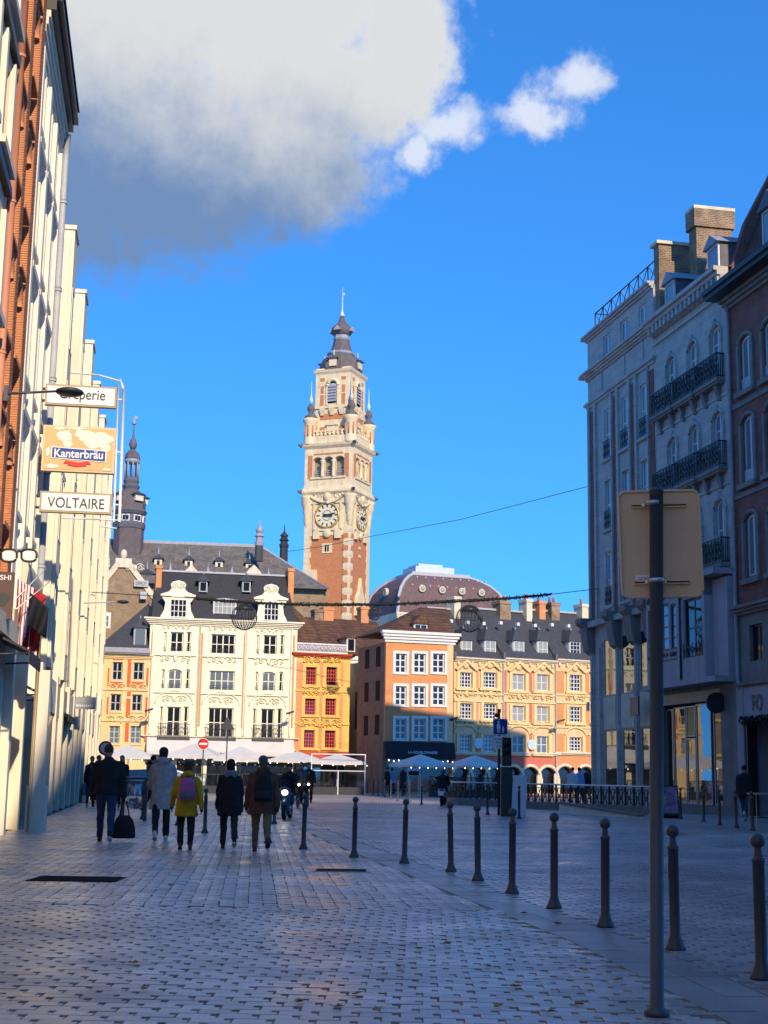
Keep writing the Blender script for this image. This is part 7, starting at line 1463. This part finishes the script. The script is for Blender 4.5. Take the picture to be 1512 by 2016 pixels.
p = at(481, 1215, 70); ball(481, 1215, 25.5, 70, 'wire light ball hanging before the cream building', float(gz(p[0]) - p[2]) - 25.5 * 70 / 2800 + .03); p = at(924, 1218, 70); ball(924, 1218, 26.5, 70, 'wire light ball hanging before the slate roofs', float(gz(p[0]) - p[2]) - 26.5 * 70 / 2800 + .03); ball(737, 1208, 13, 104, 'small far wire light ball before the brown roof', .35)
w = thing('overhead_wire', 'thin wire rising across the sky to the grey corner building', 'wire', (0, 90, 0)); m = MB(); a, b, c = at(560, 1087, 118), at(725, 1057, 104), at(1168, 955, 72.3); sh_ = np.array([0, 90, 0]); m.tube([a - sh_, (a + b) / 2 - sh_ - np.array([0, 0, .1]), b - sh_, b * .5 + c * .5 - sh_ - np.array([0, 0, .25]), c - sh_], .022, 5); m.build('wire', 'metal_dark', w)
w = thing('overhead_wire', 'slim wire carrying the small far light ball', 'wire', (0, 104, 0)); m = MB(); a, b, c = at(590, 1186, 104), at(737, 1191, 104), at(905, 1180, 104); m.tube([a - np.array([0, 104, 0]), b - np.array([0, 104, 0]), c - np.array([0, 104, 0])], .02, 5); m.build('wire', 'metal_dark', w)
# ================================================================ people
for nm, c in dict(skin=(.55, .32, .22), skin_dark=(.16, .08, .05), cloth_black=(.026, .025, .027), cloth_ink=(.036, .035, .038), cloth_navy=(.022, .035, .075), denim=(.035, .055, .11), cloth_grey=(.44, .39, .36), cloth_hood=(.22, .22, .24), cloth_yellow=(.62, .34, .02), cloth_brown=(.14, .07, .045), cloth_khaki=(.20, .14, .08), cloth_pink=(.55, .14, .30), cloth_white=(.7, .7, .7), cloth_blue=(.25, .42, .7), hair_dark=(.02, .013, .010), hair_brown=(.09, .055, .035), shoe_white=(.6, .6, .58), shoe_brown=(.11, .06, .035), beanie_green=(.06, .052, .03), beanie_grey=(.10, .10, .105), bag_grey=(.17, .16, .18)).items(): mat(nm, c, .85, .2, 6, .25, 40, .2)
def remesh(o, v, it=4):
    r = o.modifiers.new('r', 'REMESH'); r.mode = 'VOXEL'; r.voxel_size = v; r.use_smooth_shade = True; s = o.modifiers.new('s', 'SMOOTH'); s.factor = .5; s.iterations = it; return o
CLOUD = bpy.data.textures.new('folds', 'CLOUDS'); CLOUD.noise_scale = .16; CLOUD.noise_depth = 2
def folds(o, st):
    d = o.modifiers.new('d', 'DISPLACE'); d.texture = CLOUD; d.strength = st; d.mid_level = .5; d.texture_coords = 'GLOBAL'; return o
def rotx(v, a): c, s = math.cos(a), math.sin(a); return Vector((v[0], v[1] * c - v[2] * s, v[1] * s + v[2] * c))
def hand(par, p, d, m_, sc, side, curl=.5):
    """palm, four unequal bent fingers and a thumb from the palm's side"""
    d = Vector(d).normalized(); s = Vector((side, 0, 0)); f = d.cross(s).normalized() * (1 if d.cross(s).y > 0 else -1); m = MB(); p = Vector(p); L_ = .085 * sc
    m.cap(p, p + d * L_ * .8, .026 * sc, .032 * sc, 8)
    for k, (o, ln) in enumerate(((-.027, .062), (-.009, .072), (.009, .068), (.026, .052))):
        a = p + d * L_ * .85 + f * o * sc; b = a + (d * math.cos(curl * .5) - s * math.sin(curl * .5)) * ln * sc * .55; c = b + (d * math.cos(curl * 1.5) - s * math.sin(curl * 1.5)) * ln * sc * .5; m.cap(a, b, .0095 * sc, .009 * sc, 6); m.cap(b, c, .009 * sc, .007 * sc, 6)
    a = p + d * L_ * .25 + f * .028 * sc; b = a + (f * .6 + d * .7 - s * .2) * .035 * sc; c = b + (d * .9 - s * .35) * .03 * sc; m.cap(a, b, .012 * sc, .011 * sc, 6); m.cap(b, c, .011 * sc, .008 * sc, 6); return m.build('hand', m_, par)
def person(label, x, y, h, rz, coat='cloth_black', hem=.78, trousers='cloth_ink', shoes='cloth_black', hair='hair_dark', hat=None, hood=False, hoodmat=None, legs=((.25, .15), (-.3, .25)), arms=((.12, .12, .15), (-.12, .12, .15)), skin='skin', glove=None, bulk=1.0, coatw=1.0, vox=.016, seat=None, lean=0.0, helmet=None, head_turn=0.0, longhair=False, group=None):
    k = h / 1.75; t = thing('person', label, 'person', (x, y, 0), rz, group)
    hipz, thl, shl = .93, .43, .43; J = {}
    for i_, sx in ((0, -1), (1, 1)):
        th, kb = legs[i_]; hip = Vector((sx * .095, 0, hipz)); kn = hip + Vector((sx * .005, math.sin(th) * thl, -math.cos(th) * thl)); an = kn + Vector((0, math.sin(th - kb) * shl, -math.cos(th - kb) * shl)); J[i_] = (hip, kn, an, th - kb)
    low = min(J[0][2].z, J[1][2].z) - .075 if seat is None else hipz - seat / k; off = Vector((0, 0, -low))
    A = {}
    for i_, sx in ((0, -1), (1, 1)):
        fw, ab, bd = arms[i_]; sh_ = Vector((sx * .168 * bulk, 0, 1.375)); d1 = Vector((sx * math.sin(ab), math.sin(fw) * math.cos(ab), -math.cos(fw) * math.cos(ab))); el = sh_ + d1 * .29; d2 = Vector((sx * math.sin(ab) * .5, math.sin(fw + bd) * math.cos(ab), -math.cos(fw + bd) * math.cos(ab))).normalized(); A[i_] = (sh_, el, el + d2 * .26, d2)
    def up(v): # bend the upper body forward about the hips
        v = Vector(v); q = v - Vector((0, 0, hipz)); return (Vector((0, 0, hipz)) + rotx(q, -lean)) if lean else v
    for i_ in A: A[i_] = tuple(up(v) for v in A[i_][:3]) + (rotx(A[i_][3], -lean),)
    fin = lambda v: (Vector(v) + off) * k
    def put(m, name, mt, v=vox, it=4, par=t): m.v = [tuple(fin(q)) for q in m.v]; return remesh(m.build(name, mt, par), v, it)
    # body: one continuous surface
    b = MB()
    for i_ in (0, 1): hip, kn, an, fa = J[i_]; b.cap(hip, kn, .075, .052, 8); b.cap(kn, an, .052, .036, 8); b.cap(an + Vector((0, -.03, -.04)), an + Vector((0, .12, -.05)), .035, .03, 8); s_, e_, w_, _ = A[i_]; b.cap(s_, e_, .045, .038, 8); b.cap(e_, w_, .038, .027, 8)
    b.cap((0, 0, .95), up((0, 0, 1.36)), .12, .13, 10); b.cap(up((-.14, 0, 1.4)), up((.14, 0, 1.4)), .055, .055, 8); b.cap(up((0, .0, 1.42)), up((0, .02, 1.56)), .05, .05, 8)
    hc = up((0, .025, 1.64)); ht = Matrix.Rotation(head_turn, 3, 'Z')
    hd = lambda q: hc + ht @ Vector(q)
    b.ell(tuple(hc), (.078, .098, .112), 12, 9, ht); b.ell(tuple(hd((0, .035, -.06))), (.05, .055, .05), 10, 7, ht); b.cap(hd((0, .09, .01)), hd((0, .108, -.025)), .012, .016, 6)
    for sx in (-1, 1): b.ell(tuple(hd((sx * .075, -.005, -.01))), (.012, .022, .032), 7, 6, ht)
    put(b, 'body', skin, min(vox, .014), 2)
    for i_, sx in ((0, -1), (1, 1)): hand(t, fin(A[i_][2] + A[i_][3] * .01), A[i_][3], glove or skin, k, sx)
    # face marks on those who look our way
    fm = MB()
    for sx in (-1, 1): fm.ell(tuple(hd((sx * .03, .083, .012))), (.011, .008, .007), 6, 4, ht)
    fm.ell(tuple(hd((0, .09, -.055))), (.024, .008, .006), 6, 4, ht); fm.v = [tuple(fin(q)) for q in fm.v]; fm.build('eyes_and_mouth', 'hair_dark', t)
    # trousers
    m = MB(); m.ell((0, 0, .95), (.155 * bulk, .115 * bulk, .12), 12, 8)
    for i_ in (0, 1): hip, kn, an, fa = J[i_]; m.cap(hip, kn, .10 * bulk, .076, 10); m.cap(kn, an + (kn - an) * .06, .076, .058, 10)
    folds(put(m, 'trousers', trousers), .035)
    for i_ in (0, 1):
        an, fa = J[i_][2], J[i_][3]; s = MB(); R_ = Matrix.Rotation(max(-.7, min(.5, fa)) * .6, 3, 'X'); P0 = lambda q: an + R_ @ Vector(q)
        s.cap(P0((0, -.045, -.035)), P0((0, .05, -.045)), .042, .042, 10); s.cap(P0((0, .05, -.045)), P0((0, .15, -.052)), .042, .032, 10); s.cap(P0((0, -.02, .02)), P0((0, -.01, -.02)), .045, .045, 8); so = put(s, 'shoe', shoes, vox, 3)
        q = MB(); pts = [(.045 * math.cos(a), .052 + .125 * math.sin(a)) for a in np.linspace(0, 6.283, 15)[:-1]]; V = [P0((a, b_, -.086)) for a, b_ in pts] + [P0((a, b_, -.066)) for a, b_ in pts]; n = len(pts); q.add([tuple(fin(v)) for v in V], [tuple(range(n - 1, -1, -1)), tuple(range(n, 2 * n))] + [(i2, (i2 + 1) % n, (i2 + 1) % n + n, i2 + n) for i2 in range(n)]); q.build('sole', 'shoe_white' if shoes != 'shoe_brown' else 'cloth_black', so)
    # coat
    m = MB(); w = bulk * coatw; secs = [(0, 0, hem, .205 * w * (1.0 if hem > .8 else 1.08), .15 * w), (0, 0, (hem + 1.0) / 2 + .03, .195 * w, .145 * w), (0, 0, 1.05, .185 * w, .135 * w), (0, 0, 1.25, .195 * w, .14 * w), (0, 0, 1.35, .185 * w, .13 * w), (0, 0, 1.42, .15 * w, .11 * w), (0, .005, 1.475, .10, .09), (0, .012, 1.53, .07, .075)]
    m2 = MB(); m2.loft(secs, 18, p=2.4); m.add([tuple(up(v)) if v[2] > hipz else v for v in m2.v], m2.f, True)
    for i_ in (0, 1): s_, e_, w_, dd = A[i_]; m.cap(s_, e_, .080 * bulk, .068 * bulk, 10); m.cap(e_, w_, .068 * bulk, .054 * bulk, 10); m.cap(s_, s_ * .45 + Vector(up((0, 0, 1.45))) * .55, .078 * bulk, .07, 10)
    if hood and not hoodmat: m.ell(tuple(up((0, -.085, 1.50))), (.125, .07, .085), 12, 8); m.ell(tuple(up((0, -.02, 1.52))), (.12, .10, .05), 12, 8)
    folds(put(m, 'coat', coat, vox, 3), .05)
    if hoodmat: m = MB(); m.ell(tuple(up((0, -.085, 1.47))), (.14, .075, .10), 12, 8); m.ell(tuple(up((0, -.03, 1.52))), (.125, .10, .05), 12, 8); put(m, 'hood', hoodmat, vox, 3)
    # head covering
    m = MB()
    if helmet: m.ell(tuple(hd((0, -.005, .02))), (.125, .14, .135), 14, 10, ht); put(m, 'helmet', helmet, .014, 3); v_ = MB(); v_.ell(tuple(hd((0, .05, .0))), (.105, .095, .05), 12, 8, ht); v_.v = [tuple(fin(q)) for q in v_.v]; v_.build('visor', 'glass', t)
    elif hat: m.ell(tuple(hd((0, -.012, .045))), (.093, .112, .092), 14, 9, ht); m.cap(hd((0, -.03, .0)), hd((0, -.035, -.02)), .088, .086, 12); put(m, 'hat', hat, .014, 3)
    else: m.ell(tuple(hd((0, -.018, .03))), (.088, .100, .096), 14, 9, ht); put(m, 'hair', hair, .014, 3)
    if longhair: m = MB(); m.cap(hd((0, -.05, -.02)), hd((0, -.085, -.2)), .085, .10, 10); put(m, 'long_hair', hair, .016, 3)
    t['hand_l'] = list(fin(A[0][2] + A[0][3] * .09)); t['hand_r'] = list(fin(A[1][2] + A[1][3] * .09)); t['back'] = [0, -.14 * w * k, float(fin((0, 0, 1.2)).z)]
    for key in ('hand_l', 'hand_r', 'back'): J[key] = Vector(t[key]); del t[key]
    return t, J, k
def wpos(t, v): return t.location + Matrix.Rotation(t.rotation_euler[2], 3, 'Z') @ Vector(v)
HD = R(8)
g_ = gnd(206, 1657); man, J, k = person('broad man in black jacket and navy jeans carrying a black holdall', g_[0], g_[1], 1.88, HD, 'cloth_black', .86, 'denim', 'cloth_black', 'hair_brown', legs=((.26, .10), (-.22, .42)), arms=((.18, .2, .12), (-.05, .26, .05)), bulk=1.14, coatw=1.04, glove='cloth_ink', head_turn=-.25)
hp = wpos(man, J['hand_r']); bag = thing('holdall', 'black holdall hanging from the hand of the man in the black jacket', 'bag', (hp.x + .02, hp.y, hp.z - .72), HD); m = MB(); m.loft([(0, 0, 0, .20, .09), (0, 0, .03, .235, .11), (0, 0, .2, .22, .11), (0, 0, .36, .17, .085), (0, 0, .44, .10, .05)], 18, p=3); remesh(m.build('bag_body', 'cloth_black', bag), .014, 2); m = MB()
for yy in (-.03, .03): m.tube([(-.10, yy, .38), (-.07, yy, .55), (-.02, yy * .4, .71), (.02, yy * .4, .71), (.07, yy, .55), (.10, yy, .38)], .014, 6)
m.build('handles', 'cloth_black', bag)
g_ = gnd(315, 1655); person('tall person in pale grey parka with dark beanie and white trainers', g_[0], g_[1], 1.84, HD, 'cloth_grey', .60, 'cloth_black', 'shoe_white', hat='cloth_ink', hood=True, legs=((-.26, .30), (.22, .06)), arms=((.35, .16, .9), (.35, .16, .9)), bulk=1.04, coatw=1.04)
g_ = gnd(364, 1672); kid, J, k = person('child in yellow raincoat with a pink and grey backpack', g_[0], g_[1], 1.55, HD, 'cloth_yellow', .66, 'cloth_black', 'shoe_brown', hat='beanie_green', hood=True, legs=((.24, .55), (-.14, .06)), arms=((.3, .28, .2), (-.25, .28, .1)), glove='cloth_black', bulk=1.05, coatw=1.05)
def backpack(t, J, k, label, m1, m2, w, h, d, z0):
    b = wpos(t, (0, J['back'].y + .02, z0)); r = thing('backpack', label, 'backpack', tuple(b), t.rotation_euler[2]); m = MB(); m.loft([(0, -d * .5, 0, w * .9, d * .5), (0, -d * .55, h * .06, w, d * .62), (0, -d * .55, h * .5, w, d * .62), (0, -d * .45, h * .85, w * .85, d * .5), (0, -d * .35, h, w * .5, d * .3)], 16, p=3.2); remesh(m.build('pack', m1, r), .013, 2)
    m = MB(); m.loft([(0, -d * 1.08, h * .08, w * .82, d * .22), (0, -d * 1.15, h * .2, w * .86, d * .25), (0, -d * 1.1, h * .42, w * .8, d * .2)], 14, p=3.2); remesh(m.build('front_pocket', m2, r), .012, 2); m = MB()
    for sx in (-1, 1): m.tube([(sx * w * .6, -.02, h * .9), (sx * w * .75, .06, h * 1.12), (sx * w * .75, .16, h * 1.08)], .018, 6)
    m.tube([(-.04, -d * .3, h), (0, -d * .3, h + .06), (.04, -d * .3, h)], .01, 5); m.build('straps', m2, r)
backpack(kid, J, k, 'pink and grey backpack worn over the yellow raincoat', 'cloth_pink', 'bag_grey', .15, .40, .13, .86)
g_ = gnd(449, 1672); person('person in black flared coat with pale grey hood and black beanie', g_[0], g_[1], 1.60, HD, 'cloth_black', .66, 'cloth_ink', 'cloth_black', hat='cloth_black', hoodmat='cloth_hood', legs=((.22, .06), (-.28, .50)), arms=((.25, .17, .3), (.0, .17, .2)), glove='cloth_black', coatw=1.12, longhair=True)
g_ = gnd(513, 1677); br_, J, k = person('person in brown coat and khaki trousers with a black backpack', g_[0], g_[1], 1.67, HD, 'cloth_brown', .70, 'cloth_khaki', 'shoe_brown', hat='beanie_grey', hood=True, legs=((.28, .14), (-.30, .55)), arms=((.2, .2, .15), (-.2, .2, .1)), glove='cloth_black', bulk=1.12, coatw=1.06)
backpack(br_, J, k, 'plain black backpack on the brown coat', 'cloth_black', 'cloth_ink', .16, .44, .14, .88)
# others, further off
FW = R(180)
def far(label, x, yfeet, ytop, rz, **kw):
    g_ = gnd(x, yfeet); h = min(1.92, zat(ytop, g_[1], x)); kw.setdefault('vox', .028); return person(label, g_[0], g_[1], h, rz, **kw)
far('person in brown jacket and black trousers standing at the shop wall', 190, 1588, 1484, FW + .6, coat='cloth_brown', trousers='cloth_black', arms=((.3, .15, 1.0), (.1, .1, .1)), legs=((.05, .02), (-.08, .05)))
far('person in checked black shirt at the shop wall edge', 177, 1586, 1489, FW + .4, coat='cloth_ink', trousers='denim', shoes='shoe_white', legs=((.05, .02), (-.05, .05)))
far('person in dark coat beyond the man in black', 236, 1592, 1486, FW, coat='cloth_ink', hair='hair_dark', longhair=True)
far('person in navy jacket half hidden by the pale parka', 297, 1600, 1487, FW + 2.2, coat='cloth_navy', trousers='cloth_black', arms=((.6, .1, .6), (.4, .1, .9)))
far('man in light blue shirt before the orange house', 771, 1566, 1512, 0.2, coat='cloth_blue', trousers='cloth_navy'); far('person in black standing left of the light blue shirt', 762, 1566, 1510, 1.0, coat='cloth_black'); far('tall person in long dark coat before the orange house', 793, 1567, 1508, 2.5, coat='cloth_black', hem=.45)
far('person in white jacket leaning at the railing', 1128, 1583, 1505, 0.3, coat='cloth_white', trousers='denim'); far('person in pale jacket beside the white jacket at the railing', 1141, 1583, 1504, 0.1, coat='cloth_blue', trousers='cloth_navy'); far('broad man in black at the railing', 1155, 1582, 1500, 0.2, coat='cloth_black', trousers='cloth_khaki', bulk=1.12)
far('person in dark jacket and jeans with white trainers at the dark shop', 1468, 1616, 1497, -.5, coat='cloth_black', trousers='denim', shoes='shoe_white', legs=((.35, .1), (-.3, .7)), bulk=1.1, vox=.022)
for k_, (x, Y, lb) in enumerate([(338, 96.3, 'seated guest in dark coat at the left terrace table'), (345, 98, 'seated guest behind the left terrace table'), (443, 96.6, 'seated guest beneath the parasol by the cream building'), (517, 97.2, 'seated guest on the terrace beyond the brown coat'), (652, 100.2, 'seated guest on the gold house terrace'), (863, 98.2, 'seated guest on the terrace left of the traffic light'), (947, 99, 'standing waiter on the terrace before the ornate houses')]):
    p = at(x, 1550, Y); person(lb, p[0], p[1], 1.75, FW + k_ * .8, coat=('cloth_black', 'cloth_navy', 'cloth_brown')[k_ % 3], vox=.035, seat=.48 if k_ < 6 else None, legs=((1.45, 1.5), (1.4, 1.45)) if k_ < 6 else ((0, 0), (.05, .05)), arms=((.6, .1, .8), (.5, .1, .9)))
# ================================================================ scooters and bicycles
mat('scooter_dark', (.03, .035, .045), .3, .1, spec=.6); mat('scooter_blue', (.06, .10, .18), .3, .1, spec=.6)
def wheel(par, x, y, z, r, w, spoked=False):
    e = bpy.data.objects.new('wheel', None); COL.objects.link(e); e.parent = par; e.location = (x, y, z); e.rotation_euler = (0, R(90), 0); m = MB(); m.tube([((r - w) * math.cos(a), (r - w) * math.sin(a), 0) for a in np.linspace(0, 2 * math.pi, 29)[:-1]], w, 8, closed=True); m.build('tyre', 'canvas_black', e)
    m = MB()
    if spoked:
        m.tube([((r - 2.2 * w) * math.cos(a), (r - 2.2 * w) * math.sin(a), 0) for a in np.linspace(0, 2 * math.pi, 29)[:-1]], .008, 5, closed=True)
        for k in range(16): a = 2 * math.pi * k / 16; m.tube([(.02 * math.cos(a), .02 * math.sin(a), .02 * (-1) ** k), ((r - 2 * w) * math.cos(a), (r - 2 * w) * math.sin(a), 0)], .003, 4)
        m.lathe([(.025, -.04), (.025, .04)], 0, 0, 8)
    else: m.lathe([(.04, -.05), (r - 1.8 * w, -.04), (r - 1.6 * w, 0), (r - 1.8 * w, .04), (.04, .05)], 0, 0, 18)
    m.build('rim', 'metal_steel', e)
def scooter(x, y, rz, label, m_, lit=False, plate=False):
    t = thing('scooter', label, 'scooter', (x, y, 0), rz); wheel(t, 0, .68, .25, .25, .06); wheel(t, 0, -.62, .25, .25, .065)
    m = MB(); m.loft([(0, -.55, .42, .12, .32), (0, -.52, .58, .17, .42), (0, -.5, .74, .15, .44), (0, -.48, .80, .12, .40)], 16, p=2.6); m.cap((0, -.15, .33), (0, .42, .33), .13, .11, 10); m.cap((0, .42, .36), (0, .52, .85), .14, .15, 12); m.ell((0, .56, .72), (.2, .12, .24), 12, 8); m.ell((0, .70, .50), (.09, .2, .09), 10, 7); remesh(m.build('fairing', m_, t), .022, 3)
    m = MB(); m.loft([(0, -.42, .80, .13, .36), (0, -.42, .85, .14, .38), (0, -.42, .88, .11, .34)], 14, p=2.6); m.build('seat', 'cloth_black', t); m = MB(); m.tube([(-.34, .42, 1.06), (-.15, .52, 1.02), (.15, .52, 1.02), (.34, .42, 1.06)], .018, 7); m.tube([(0, .52, 1.0), (0, .66, .3)], .028, 7); m.build('handlebar', 'metal_black', t)
    for sx in (-1, 1): m = MB(); m.tube([(sx * .22, .47, 1.04), (sx * .33, .44, 1.2)], .008, 5); m.ell((sx * .36, .43, 1.25), (.07, .02, .05), 8, 6); m.build('mirror', 'metal_black', t); m = MB(); m.tube([(sx * .06, .68, .25), (sx * .06, .58, .55)], .02, 6); m.build('fork', 'metal_grey', t)
    m = MB(); m.ell((0, .67, .80), (.09, .05, .07), 12, 8); m.build('headlight', 'headlight' if lit else 'glass_pale', t); m = MB(); m.ell((0, -.92, .70), (.09, .04, .05), 8, 6); m.build('tail_light', 'sign_red', t); m = MB(); m.tube([(.16, -.2, .28), (.18, -.75, .36)], [.04, .06], 8); m.build('exhaust', 'metal_dark', t)
    m = MB(); m.box(-.2, .2, .58, .62, .92, 1.25); m.build('windshield', 'clear_glass', t)
    if plate: m = MB(); m.box(-.13, .13, -.985, -.97, .48, .68); m.build('number_plate', 'sign_white', t); m = MB(); m.tube([(0, -.9, .6), (0, -.975, .55)], .015, 5); m.build('plate_holder', 'metal_black', t)
    return t
g_ = gnd(567, 1612); scooter(g_[0], g_[1] - .5, R(176), 'dark scooter with lit headlamp riding towards the walkers', 'scooter_blue', True); person('hooded rider in black sitting on the scooter with lit headlamp', g_[0] + .02, g_[1] + .1, 1.75, R(176), seat=.84, legs=((1.15, 1.15), (.5, .35)), arms=((.9, .15, .35), (.9, .15, .35)), coat='cloth_black', hat='cloth_black', shoes='shoe_white', glove='cloth_black', vox=.024, lean=.08)
g_ = gnd(872, 1587); scooter(g_[0], g_[1], R(-8), 'dark scooter seen from behind with white number plate', 'scooter_dark', False, True); person('rider in black jacket and pale trousers with helmet on the scooter', g_[0] - .02, g_[1] - .2, 1.75, R(-8), seat=.84, legs=((.55, .35), (1.1, 1.1)), arms=((.9, .15, .4), (.9, .15, .4)), coat='cloth_black', trousers='cloth_grey', helmet='bag_grey', vox=.026, lean=.1, bulk=1.12)
def bicycle(x, y, rz, label):
    t = thing('bicycle', label, 'bicycle', (x, y, 0), rz); wheel(t, 0, .52, .34, .34, .02, True); wheel(t, 0, -.52, .34, .34, .02, True); m = MB()
    for a, b, r_ in (((0, -.52, .34), (0, -.05, .30), .012), ((0, -.05, .30), (0, .38, .78), .016), ((0, -.05, .30), (0, -.16, .82), .015), ((0, -.16, .8), (0, .37, .82), .015), ((0, -.52, .34), (0, -.15, .78), .01), ((0, .36, .9), (0, .52, .34), .016)): m.tube([a, b], r_, 7)
    m.build('frame', 'metal_black', t); m = MB(); m.tube([(-.29, .24, 1.04), (-.2, .34, 1.03), (0, .37, 1.02), (.2, .34, 1.03), (.29, .24, 1.04)], .014, 6); m.tube([(0, .37, 1.02), (0, .36, .88)], .014, 6); m.build('handlebar', 'metal_black', t); m = MB(); m.loft([(0, -.2, .93, .075, .12), (0, -.2, .97, .07, .13)], 12); m.build('saddle', 'cloth_black', t); m = MB(); m.tube([(0, -.165, .8), (0, -.18, .94)], .012, 5); m.build('seat_post', 'metal_steel', t); m = MB(); m.ell((0, .42, .92), (.045, .04, .045), 8, 6); m.build('lamp', 'headlight', t); m = MB(); m.tube([(.1, -.05, .14), (.06, -.05, .3), (-.06, -.05, .3), (-.1, -.05, .46)], .012, 5); m.build('cranks', 'metal_steel', t)
for x, yf, lb, rz in ((592, 1584, 'left of two riders', R(170)), (606, 1582, 'right of two riders', R(184))):
    g_ = gnd(x, yf + 6); bicycle(g_[0], g_[1], rz, 'black bicycle with lit lamp, ' + ('beside the scooter' if x == 592 else 'ridden next to another bicycle')); person(('cyclist in grey jacket with sunglasses riding beside the scooter' if x == 592 else 'cyclist in black jacket with sunglasses riding towards the walkers'), g_[0] + (.0), g_[1] + .17, 1.88, rz, seat=.95, legs=((1.0, .95), (.35, .5)), arms=((.75, .15, .25), (.75, .15, .25)), coat='beanie_grey' if x == 592 else 'cloth_black', trousers='cloth_black', vox=.028, lean=.18)
